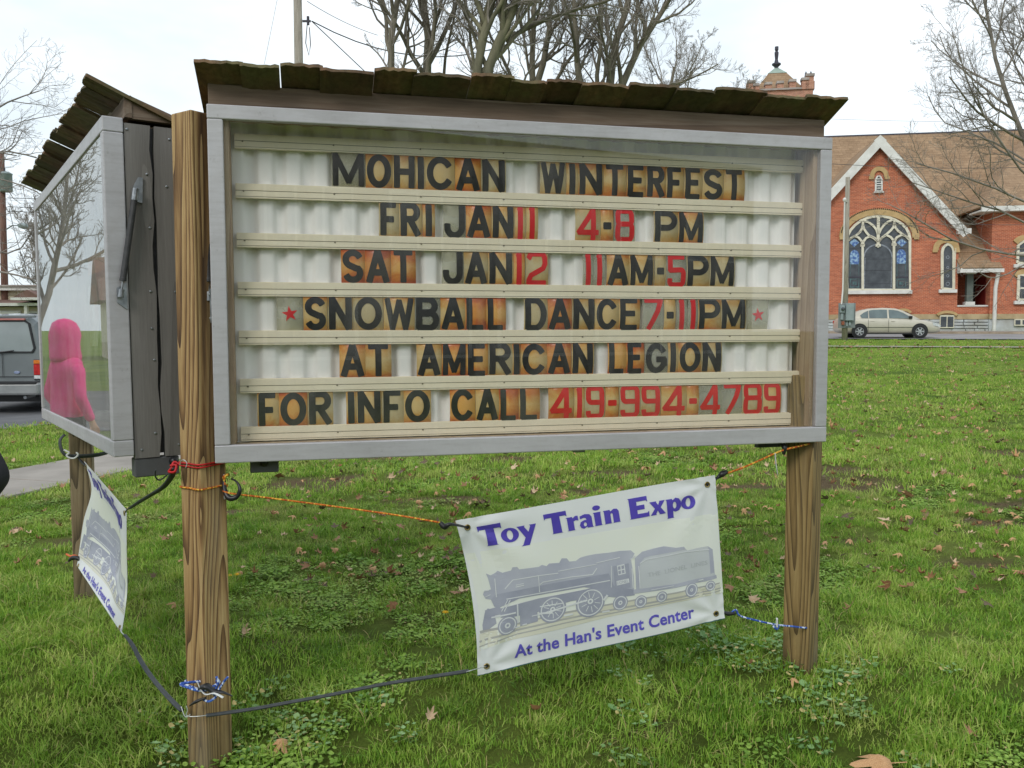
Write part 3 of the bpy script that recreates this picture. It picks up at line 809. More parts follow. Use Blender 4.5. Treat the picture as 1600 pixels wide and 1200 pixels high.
def ribbon(mb, path, w, y, thick, Hh=TH):
    """rounded stroke lying on the bowed tile"""
    P = [Vector(p) for p in path]
    closed = (P[0]-P[-1]).length < 1e-5 and len(P) > 3
    # resample long straight pieces so they follow the bow
    Q = [P[0]]
    for a, b_ in zip(P[:-1], P[1:]):
        k = max(1, int((b_-a).length/0.022))
        for i in range(1, k+1): Q.append(a.lerp(b_, i/k))
    P = Q
    Lf, Rt = [], []
    nP = len(P)
    for i in range(nP):
        if closed: t = P[(i+1) % (nP-1)] - P[(i-1) % (nP-1)]
        else: t = P[min(i+1, nP-1)] - P[max(i-1, 0)]
        t = t.normalized() if t.length > 0 else Vector((0, 1))
        nn = Vector((-t.y, t.x))*(w/2)
        Lf.append(P[i]+nn); Rt.append(P[i]-nn)
    vs, fs = [], []
    def put(p):
        vs.append((p.x, bow(p.y, Hh)+y, p.y)); vs.append((p.x, bow(p.y, Hh)+y+thick, p.y))
        return len(vs)-2
    li = [put(p) for p in Lf]; ri = [put(p) for p in Rt]
    for i in range(nP-1):
        fs.append((ri[i], ri[i+1], li[i+1], li[i]))
        fs.append((li[i], li[i+1], li[i+1]+1, li[i]+1)); fs.append((ri[i+1], ri[i], ri[i]+1, ri[i+1]+1))
    if not closed:
        rc = min(w/2, 0.0055)                # slightly rounded square ends
        for e, s_ in ((0, -1), (nP-1, 1)):
            a, b_ = (Rt[e], Lf[e])
            t = (P[1]-P[0]).normalized()*-1 if e == 0 else (P[-1]-P[-2]).normalized()
            ex = t*rc*1.0
            mid = [a+ex*0.55, a.lerp(b_, 0.10)+ex*0.9, a.lerp(b_, 0.22)+ex, a.lerp(b_, 0.78)+ex, a.lerp(b_, 0.90)+ex*0.9, b_+ex*0.55]
            ids = [ri[e]] + [put(p) for p in mid] + [li[e]]
            fs.append(tuple(ids) if e else tuple(reversed(ids)))
            for p, q in zip(ids[:-1], ids[1:]): fs.append((p, q, q+1, p+1))
    mb.add(vs, fs)
def make_tile(ch, w, tint, red):
    root_z = 0
    tb = MB()
    ns = 8
    vs, fs = [], []
    for i in range(ns+1):
        z = TH*i/ns
        y = bow(z)
        vs += [(0.0004, y, z), (w-0.0004, y, z), (0.0004, y+0.0016, z), (w-0.0004, y+0.0016, z)]
    for i in range(ns):
        a = 4*i
        fs += [(a, a+1, a+5, a+4), (a+3, a+2, a+6, a+7), (a+2, a, a+4, a+6), (a+1, a+3, a+7, a+5)]
    fs += [(0, 2, 3, 1), (4*ns, 4*ns+1, 4*ns+3, 4*ns+2)]
    tb.add(vs, fs)
    plate = tb.mesh('plate', TM[tint], True)
    for p in plate.polygons[-2:]: p.use_smooth = False
    g = MB()
    sw = 0.0245 if not red else 0.0205
    mg = 0.0045
    z0, z1 = 0.0055, TH-0.0065
    if ch == '*':
        rr = 0.030
        c = (w/2, TH*0.48)
        a0 = 90 + (8 if tint == 'c' else 0)
        pts = []
        for k in range(10):
            rk = rr if k % 2 == 0 else rr*0.40
            a = R(a0 + 36*k)
            pts.append((c[0]+rk*math.cos(a), c[1]+rk*math.sin(a)))
        vs = [(p[0], bow(p[1])-0.0015, p[1]) for p in pts] + [(c[0], bow(c[1])-0.0015, c[1])]
        g.add(vs, [(k, (k+1) % 10, 10) for k in range(10)])
    else:
        x0, x1 = mg+sw/2, w-mg-sw/2
        if x1 < x0: x0 = x1 = w/2
        zz0, zz1 = z0+sw/2-0.0045, z1-sw/2+0.0045
        if ch in 'OCGS': zz0, zz1 = z0+sw/2, z1-sw/2
        if ch in 'MW': sw *= 0.86; x0 -= 0.002; x1 += 0.002
        if ch in 'EFTLH': sw *= 0.95
        if ch == '-': x0, x1 = mg+0.008, w-mg-0.008
        if ch in 'FELT' : x1 -= 0.001
        for k, st in enumerate(GL[ch]):
            path = [(x0 + (x1-x0)*px, zz0 + (zz1-zz0)*pz) for px, pz in st]
            ribbon(g, path, sw*(1.0 if ch != '-' else 1.15), -0.0012-0.00022*k, 0.0012)
    gme = g.mesh('character', M['red_ink'] if red else M['black_ink'])
    return plate, gme
cache = {}
NAMES = {'*': 'star', '-': 'dash'}
for r_i, row in enumerate(ROWS):
    words = WORDS[r_i]; wi = 0; ci = 0
    zb = RZ[r_i+1] + 0.0205
    for (ch, p0, p1, tint) in row:
        if ci >= len(words[wi]): wi += 1; ci = 0
        word = words[wi]; pos = ci; ci += 1
        f0 = (p0-400)/860.0; f1 = (p1-400)/860.0
        yy = lambda f: [256,334,412,489,563,640][r_i]*(1-f) + [287,355,423,490,558,628][r_i]*f
        u0 = planeA(p0, yy(f0), RAIL_D)[0]; u1 = planeA(p1, yy(f1), RAIL_D)[0]
        w = u1-u0
        red = ch in '*1245789' or (ch == '-' and r_i == 5)
        if ch == '1' : red = True
        wq = round(w, 3)
        key = (ch, wq, tint, red)
        if key not in cache: cache[key] = make_tile(ch, wq, tint, red)
        plate, gme = cache[key]
        cname = NAMES.get(ch, ch)
        kindw = 'star' if ch == '*' else ('dash' if ch == '-' else ('numeral %s' % ch if ch.isdigit() else 'letter %s' % ch))
        if ch == '*':
            lab = 'red star on a clear tile at the %s of the fourth row' % ('left start' if p0 < 600 else 'right end')
        else:
            lab = '%s %s on a %s tile, %s place in %s, %s row' % ('red' if red else 'black', kindw, TWORD[tint], ORD[pos], word.replace('*', ''), ROWN[r_i])
            if word.startswith('*'): lab = lab.replace(ORD[pos]+' place', ORD[pos-1]+' place')
        t_ = thing('letter_tile', lab, 'letter tile', (0,0,0), 0, 'changeable letters on the message board')
        loc = Vector((AX, AY, ZB)) + dA*u0 + nA*(RAIL_D+0.0085) + Vector((0,0,zb+random.uniform(-0.0012, 0.0012)))
        t_.location = loc; t_.rotation_euler = (0, R(random.uniform(-0.5, 0.5)), AA)
        link(bpy.data.objects.new('plate', plate), t_)
        link(bpy.data.objects.new('character', gme), t_)

# ------------------------------------------------------------------ display case (cabinet B)
B0 = Vector((BX, BY, 0)); B1 = Vector((-2.776, 5.07, 0))
caseB = thing('display_case', 'glazed display case with grey metal frame seen at a steep angle', 'display case', (B1.x, B1.y, 0.979), BA + math.pi)
caseB.rotation_euler = (0, -0.0197, BA + math.pi)
TKB = 0.072
door_frame(caseB, BW, BH, 0.06, 0.055, 0.05, TKB)
for bx in ((0.03, 0.05, TKB+0.002, 0.25, 0.02, BH), (0.05, BW-0.05, TKB+0.002, 0.25, 0.03, 0.055), (0.05, BW-0.05, TKB+0.002, 0.25, BH-0.03, BH-0.01)):
    MB().box(*bx).build('box_board', M['inner_wood'], caseB)
MB().box(0.03, BW-0.03, 0.252, 0.27, 0.02, BH).build('back_board', M['post_grey'], caseB)
# near end: two weathered planks with a ragged joint
def end_plank(y0, y1, name='end_plank', seed=0, wob=0.006):
    rr = random.Random(seed)
    m_ = MB(); n_ = 14
    vs, fs = [], []
    for i in range(n_+1):
        z = -0.012 + (BH-0.004+0.0)*i/n_
        a = y0 + (rr.uniform(-wob, wob) if seed == 2 else 0); b_ = y1 + (rr.uniform(-wob, wob) if seed == 1 else 0)
        vs += [(BW-0.036, a, z), (BW-0.006, a, z), (BW-0.006, b_, z), (BW-0.036, b_, z)]
    for i in range(n_):
        q = 4*i
        for k in range(4): fs.append((q+k, q+(k+1) % 4, q+4+(k+1) % 4, q+4+k))
    fs += [(3, 2, 1, 0), (4*n_, 4*n_+1, 4*n_+2, 4*n_+3)]
    m_.add(vs, fs)
    o = m_.build(name, M['plank_grey'], caseB)
    bm = bmesh.new(); bm.from_mesh(o.data); bmesh.ops.recalc_face_normals(bm, faces=bm.faces); bm.to_mesh(o.data); bm.free()
    return o
p1_ = end_plank(TKB+0.003, 0.168, seed=1); end_plank(0.18, 0.30, seed=2)
MB().box(BW-0.05, BW-0.034, 0.15, 0.30, 0.0, BH-0.02).build('batten', M['black_metal'], caseB)
sc_ = MB()
screws(sc_, [(BW-0.0055, y, z, 'x') for y, z in ((0.085,1.22),(0.15,1.06),(0.155,0.86),(0.15,0.62),(0.15,0.48),(0.155,0.36),(0.15,0.08),(0.235,1.2),(0.24,0.62),(0.235,0.03),(0.22,1.02),(0.1,0.02))], 0.0045)
tag(sc_.build('screw_row', M['steel'], caseB), kind='stuff')
MB().box(0.04, BW-0.04, 0.006, 0.010, 0.05, BH-0.045).build('glass_pane', M['case_glass'], caseB)
MB().box(0.0, BW, 0.078, 0.104, BH+0.004, BH+0.085).build('fascia_board', M['fascia'], caseB)
MB().prism([(0.105, BH-0.0), (0.33, BH-0.0), (0.33, BH+0.004), (0.105, BH+0.082)], 0, 0.03).build('roof_bearer', M['fascia'], caseB, rot=(0, 0, R(90)), loc=(BW-0.004, 0, 0.002))
_ah = AH; AH = BH
shingle_roof(caseB, BW, -0.13, BW+0.0, 8)
AH = _ah
strut(caseB, (BW+0.016, 0.105, 0.995), (BW+0.020, 0.040, 0.60), 1)
pl = MB(); pl.prism([(0.1, 0.955), (0.13, 0.95), (0.135, 1.045), (0.118, 1.045), (0.1, 1.01)], 0, 0.004)
pl.build('strut_plate', M['steel'], caseB, rot=(0, 0, R(90)), loc=(BW+0.001, 0, 0))
pl = MB(); pl.prism([(0.03, 0.575), (0.064, 0.55), (0.064, 0.65), (0.03, 0.63)], 0, 0.004); pl.build('strut_plate', M['steel'], caseB, rot=(0, 0, R(90)), loc=(BW+0.005, 0, 0))
gb = MB().box(BW-0.075, BW-0.01, 0.075, 0.235, -0.085, -0.014).build('latch_box', M['grey_box'], caseB, bevel=0.003)
MB().lathe([(0.0, 0.0), (0.013, 0.001), (0.017, 0.01), (0.013, 0.024), (0.004, 0.03)], 14, Matrix.Translation((BW-0.011, 0.212, -0.032)) @ Matrix.Rotation(R(90), 4, 'Y')).build('latch_knob', M['black_plastic'], gb, smooth=True)
MB().box(0.60, 0.70, 0.1, 0.2, -0.03, 0.018).build('bracket', M['black_metal'], caseB)
# notices and small things inside the case
M['stained_paper'] = mat('rust_stained_paper', srgb(224,220,206), srgb(186,120,60), 5, (1,1,0.5), 0.9, lo=0.36, hi=0.5)
M['orange_paper'] = mat('orange_stained_card', srgb(206,140,70), srgb(170,96,40), 9, rough=0.8)
M['paper'] = mat('white_paper', srgb(228,226,218), srgb(214,212,200), 7, rough=0.85)
def notice(label, x0, x1, z0, z1, m, name='paper_notice', cat='notice', curl=0.012):
    mb = MB(); vs, fs = [], []
    for i in range(7):
        for j in range(5):
            u = i/6; v = j/4
            vs.append(((x0+(x1-x0)*u), 0.243 - curl*(v-0.5)**2*4*u - 0.002 - 0.006*math.sin(u*5), z0+(z1-z0)*v))
    for i in range(6):
        for j in range(4): fs.append((i*5+j, (i+1)*5+j, (i+1)*5+j+1, i*5+j+1))
    mb.add(vs, fs)
    me = mb.mesh(name, m, True)
    o = bpy.data.objects.new(name, me); link(o)
    o.location = caseB.location; o.rotation_euler = caseB.rotation_euler
    tag(o, label, cat)
    return o
notice('white paper with rust stains, leftmost sheet in the display case', 0.22, 0.52, 0.42, 0.76, M['stained_paper'])
notice('rust stained sheet with a curled edge beside the leftmost sheet in the case', 0.56, 0.86, 0.44, 0.78, M['stained_paper'])
notice('orange stained card strip above the two rusty sheets in the case', 0.24, 0.84, 0.82, 0.92, M['orange_paper'], 'card_strip', 'card')
notice('white crumpled leaflet near the right end of the display case', 1.35, 1.62, 0.36, 0.50, M['paper'], 'leaflet', 'leaflet', 0.05)
o = MB().box(1.1, 1.24, 0.12, 0.2, 0.056, 0.10).build('plastic_tub', M['paper'], None, bevel=0.006, loc=caseB.location, rot=caseB.rotation_euler)
tag(o, 'small white tub lying on the floor of the display case', 'tub')

# ================================================================== BANNERS
M['vinyl'] = mat('white_vinyl', srgb(226,228,228), srgb(214,216,217), 3, rough=0.5, b=0.05, bscale=14, bdist=0.004, lo=0.3, hi=0.7)
M['vinyl_cream'] = mat('printed_cream', srgb(226,228,216), srgb(222,225,221), 2.2, rough=0.5, lo=0.35, hi=0.65)
M['track_khaki'] = mat('printed_khaki', srgb(214,213,198), srgb(206,203,186), 9, rough=0.5)
M['track_line'] = mat('printed_track_line', srgb(168,168,168), srgb(178,176,172), 20, rough=0.5)
M['loco_mid'] = mat('printed_lavender_grey', srgb(182,184,196), srgb(166,168,184), 6, rough=0.5)
M['loco_dark'] = mat('printed_slate', srgb(150,153,170), srgb(164,166,181), 12, rough=0.5)
M['loco_pale'] = mat('printed_pale_grey', srgb(196,199,202), srgb(188,191,196), 6, rough=0.5)
M['loco_light'] = mat('printed_highlight', srgb(218,220,222), srgb(206,208,212), 20, rough=0.5)
M['loco_text'] = mat('printed_tender_text', srgb(170,174,178), srgb(178,182,185), 20, rough=0.5)
M['purple'] = mat('printed_purple', srgb(78,64,168), srgb(86,72,178), 10, rough=0.45)
M['purple2'] = mat('printed_violet_blue', srgb(92,84,184), srgb(98,90,190), 10, rough=0.45)
M['shadow_edge'] = mat('teal_shadow_edge', srgb(70,120,120), srgb(60,100,108), 30, rough=0.7)  # teal tone stands in for shade under the banner's lower edge

def P_A(px, py, dep):
    O = Vector((AX, AY, 0)) + nA*dep
    d = ray(px, py)
    return CAM_O + d * ((O-CAM_O).dot(nA) / d.dot(nA))
def lag3(a, b_, c, t):
    """quadratic through a (t=0), b (t=.5), c (t=1)"""
    return a*(2*(t-0.5)*(t-1)) + b_*(-4*t*(t-1)) + c*(2*t*(t-0.5))
def poly_interp(pts, t):
    t = min(max(t, 0), 1)*(len(pts)-1); i = min(int(t), len(pts)-2); f = t-i
    p0 = pts[max(i-1,0)]; p1 = pts[i]; p2 = pts[i+1]; p3 = pts[min(i+2, len(pts)-1)]
    return 0.5*((2*p1) + (p2-p0)*f + (2*p0-5*p1+4*p2-p3)*f*f + (3*p1-p0-3*p2+p3)*f**3)
DB = 0.03
Lft = [P_A(711,813,DB), P_A(737,932,DB+0.01), P_A(746,1055,DB)]
Rgt = [P_A(1117,742,DB), P_A(1124,855,DB), P_A(1133,966,DB)]
def surf1(s, t):
    p = lag3(*Lft, t).lerp(lag3(*Rgt, t), s)
    fold = 0.0
    for cs, ct, ph in ((0.035,0.055,0.3), (0.965,0.055,1.9), (0.965,0.955,0.8), (0.035,0.955,2.6)):
        dx_, dy_ = (s-cs)*1.72, t-ct; r_ = math.hypot(dx_, dy_)
        fold += 0.006*math.exp(-2.6*r_)*min(1.0, r_*6)*math.cos(8*math.atan2(dy_, dx_)+ph)
    return p - nA*(fold + 0.016*math.sin(math.pi*s)*math.sin(math.pi*t) + 0.004*math.sin(7*s+2.5*t) + 0.006*math.exp(-((s-0.04)**2+(t-0.06)**2)*60) - 0.005*math.exp(-((s-0.95)**2+(t-0.93)**2)*50))
L2 = [at(131,720,4.56), at(143,764,4.42), at(131,812,4.52), at(124,858,4.56), at(120,884,4.5)]
R2 = [at(198,797,3.66), at(200,850,3.70), at(202,915,3.72), at(198,950,3.66), at(190,990,3.60)]
nB = Vector((-0.824, -0.566, 0))
def surf2(s, t):
    p = poly_interp(L2, t).lerp(poly_interp(R2, t), s)
    return p - nB*(0.05*math.sin(math.pi*s)*math.sin(math.pi*t)**2*(0.6+0.4*math.sin(3*s)) ) + nB*0.02*math.exp(-((s-0.86)*7)**2)*math.sin(math.pi*t)
class Banner:
    def __init__(self, root, surf, outward):
        self.root = root; self.S = surf; self.o = Vector(root.location)
        a, b_, c = surf(0.45, 0.45), surf(0.55, 0.45), surf(0.45, 0.55)
        n = (b_-a).cross(c-a)
        self.sg = 1 if n.dot(outward) > 0 else -1
    def nrm(self, s, t):
        e = 0.004
        a = self.S(s+e, t)-self.S(s-e, t); b_ = self.S(s, t+e)-self.S(s, t-e)
        return a.cross(b_).normalized()*self.sg
    def pt(self, s, t, off):
        return self.S(s, t) + self.nrm(s, t)*off - self.o
    def cloth(self, ns=96, nt_=60):
        mb = MB(); vs, fs = [], []
        for side in (0.0, -0.0008):
            for j in range(nt_+1):
                for i in range(ns+1):
                    s, t = i/ns, j/nt_
                    # rounded corner upper left
                    vs.append(self.pt(s, t, side))
        N = (ns+1)*(nt_+1)
        for j in range(nt_):
            for i in range(ns):
                a = j*(ns+1)+i
                fs.append((a, a+ns+1, a+ns+2, a+1)); fs.append((a+N, a+1+N, a+ns+2+N, a+ns+1+N))
        mb.add(vs, fs)
        return mb.build('cloth', M['vinyl'], self.root, smooth=True)
    def flat(self, name, loops, m, off, parent=None, maxlen=0.05, each=False):
        """filled outline(s) in banner coordinates; inner loops become holes unless each"""
        groups = [[lp] for lp in loops] if each else [loops]
        out = bmesh.new()
        for k, grp in enumerate(groups):
            cu = bpy.data.curves.new('tmp', 'CURVE'); cu.dimensions = '2D'; cu.fill_mode = 'BOTH'
            for lp in grp:
                sp = cu.splines.new('POLY'); sp.points.add(len(lp)-1); sp.use_cyclic_u = True
                for q, p in zip(sp.points, lp): q.co = (p[0]*1.72, p[1], 0, 1)
            me = self._fill(cu, off + 0.00005*k, maxlen)
            out.from_mesh(me); bpy.data.meshes.remove(me)
        me = bpy.data.meshes.new(name); out.to_mesh(me); out.free()
        me.materials.append(m)
        return link(bpy.data.objects.new(name, me), parent or self.root)
    def _fill(self, cu, off, maxlen, xf=None):
        ob = bpy.data.objects.new('tmp', cu); scene.collection.objects.link(ob)
        dg = bpy.context.evaluated_depsgraph_get()
        me = bpy.data.meshes.new_from_object(ob.evaluated_get(dg))
        scene.collection.objects.unlink(ob); bpy.data.objects.remove(ob); bpy.data.curves.remove(cu)
        me.materials.clear()
        bm = bmesh.new(); bm.from_mesh(me)
        bmesh.ops.remove_doubles(bm, verts=bm.verts, dist=1e-5)
        if xf:
            for v in bm.verts: v.co.x, v.co.y = xf(v.co.x, v.co.y)
        bmesh.ops.triangulate(bm, faces=bm.faces)
        for _ in range(5):
            es = [e for e in bm.edges if e.calc_length() > maxlen]
            if not es: break
            bmesh.ops.subdivide_edges(bm, edges=es, cuts=1)
            bmesh.ops.triangulate(bm, faces=bm.faces)
        for v in bm.verts:
            v.co = self.pt(v.co.x/1.72, v.co.y, off)
        bm.to_mesh(me); bm.free()
        return me
    def _from(self, cu, name, m, off, parent, maxlen, xf=None):
        me = self._fill(cu, off, maxlen, xf)
        me.name = name; me.materials.append(m)
        return link(bpy.data.objects.new(name, me), parent or self.root)
    def text(self, name, body, s0, s1, tb, cap, m, off, bold=0.0, parent=None, sk=0.0):
        cu = bpy.data.curves.new('tmp', 'FONT'); cu.body = body; cu.size = 1.0; cu.offset = bold; cu.resolution_u = 3
        cu.space_character = 1.0 + bold*1.2
        ob = bpy.data.objects.new('tmp', cu); scene.collection.objects.link(ob)
        dg = bpy.context.evaluated_depsgraph_get()
        me = bpy.data.meshes.new_from_object(ob.evaluated_get(dg))
        xs_ = [v.co.x for v in me.vertices]; x0, x1 = min(xs_), max(xs_)
        bpy.data.meshes.remove(me); scene.collection.objects.unlink(ob); bpy.data.objects.remove(ob)
        kx = (s1-s0)*1.72/(x1-x0); ky = cap/0.73
        return self._from(cu, name, m, off, parent, 0.05, lambda x, y: (s0*1.72 + (x-x0)*kx, tb - y*ky + sk*(x-x0)*kx))

TT_G = {
 'T': [[(0,1),(1,1),(1,.72),(.93,.79),(.68,.79),(.70,.03),(.75,0),(.25,0),(.30,.03),(.32,.79),(.07,.79),(0,.72)]],
 'o': [[(.5+.5*math.cos(a), .33+.345*math.sin(a)) for a in [k*math.pi/12 for k in range(24)]], [(.5+.17*math.cos(a), .33+.23*math.sin(a)) for a in [-k*math.pi/8 for k in range(16)]]],
 'y': [[(0,.66),(.42,.66),(.38,.6),(.56,.33),(.7,.6),(.64,.66),(1,.66),(.5,-.3),(.08,-.3),(.18,-.24),(.36,.08),(.06,.6)]],
 'r': [[(0,.65),(.52,.65),(.56,.57),(.78,.67),(1,.66),(1,.42),(.8,.47),(.6,.42),(.6,.03),(.66,0),(0,0),(.08,.03),(.08,.6)]],
 'a': [[(.08,.6),(.45,.67),(.78,.63),(.92,.5),(.92,.05),(1,0),(.56,0),(.5,.06),(.28,-.02),(.08,.04),(0,.17),(.1,.32),(.36,.39),(.52,.38),(.5,.46),(.38,.51),(.08,.46)], [(.4+.11*math.cos(a), .18+.1*math.sin(a)) for a in [-k*math.pi/6 for k in range(12)]]],
 'i': [[(0,.65),(.97,.65),(.9,.6),(.9,.03),(1,0),(0,0),(.1,.03),(.1,.6)], [(.5+.48*math.cos(a), .86+.12*math.sin(a)) for a in [k*math.pi/8 for k in range(16)]]],
 'n': [[(0,.65),(.42,.65),(.45,.57),(.66,.67),(.86,.65),(.96,.53),(.96,.03),(1,0),(.53,0),(.57,.03),(.57,.44),(.5,.49),(.43,.44),(.43,.03),(.48,0),(0,0),(.05,.03),(.05,.6)]],
 'E': [[(0,1),(.97,1),(.97,.72),(.9,.8),(.42,.8),(.42,.61),(.8,.61),(.8,.39),(.42,.39),(.42,.2),(.93,.2),(1,.28),(1,0),(0,0),(.05,.04),(.05,.96)]],
 'x': [[(0,.66),(.46,.66),(.43,.62),(.54,.47),(.65,.62),(.62,.66),(1,.66),(.69,.34),(1,0),(.56,0),(.59,.04),(.48,.2),(.36,.04),(.4,0),(0,0),(.31,.31)]],
 'p': [[(0,.65),(.42,.65),(.45,.57),(.66,.68),(.87,.62),(1,.46),(1,.2),(.86,.03),(.62,-.02),(.45,.04),(.45,-.27),(.5,-.3),(0,-.3),(.06,-.27),(.06,.6)], [(.57+.12*math.cos(a), .32+.17*math.sin(a)) for a in [-k*math.pi/7 for k in range(14)]]],
}
TT_POS = [('T',741,776),('o',773,800),('y',798,828),('T',841,876),('r',874,893),('a',894,916),('i',917,930),('n',933,959),('E',974,1006),('x',1008,1033),('p',1034,1059),('o',1059,1083)]
# inverse of the four measured corners: photo pixel -> banner coordinates
import itertools
def inv_bil(px, py):
    A, B, C, D = (713,813), (1117,742), (1133,966), (744,1055)
    s, t = 0.5, 0.5
    for _ in range(12):
        fx = (1-s)*(1-t)*A[0]+s*(1-t)*B[0]+s*t*C[0]+(1-s)*t*D[0]-px
        fy = (1-s)*(1-t)*A[1]+s*(1-t)*B[1]+s*t*C[1]+(1-s)*t*D[1]-py
        a = (1-t)*(B[0]-A[0])+t*(C[0]-D[0]); b_ = (1-s)*(D[0]-A[0])+s*(C[0]-B[0])
        c = (1-t)*(B[1]-A[1])+t*(C[1]-D[1]); d = (1-s)*(D[1]-A[1])+s*(C[1]-B[1])
        det = a*d-b_*c
        s -= (d*fx-b_*fy)/det; t -= (-c*fx+a*fy)/det
    return s, t
def ring(cx, cy, r_, n=24, k=1.0):
    return [(cx + r_*math.cos(2*math.pi*i/n), cy + r_*k*math.sin(2*math.pi*i/n) - 0.17*r_*math.cos(2*math.pi*i/n)) for i in range(n)]
def seg(a, b_, w):
    d = Vector((b_[0]-a[0], b_[1]-a[1])).normalized(); q = Vector((-d.y, d.x))*w/2
    return [(a[0]+q.x, a[1]+q.y), (b_[0]+q.x, b_[1]+q.y), (b_[0]-q.x, b_[1]-q.y), (a[0]-q.x, a[1]-q.y)]
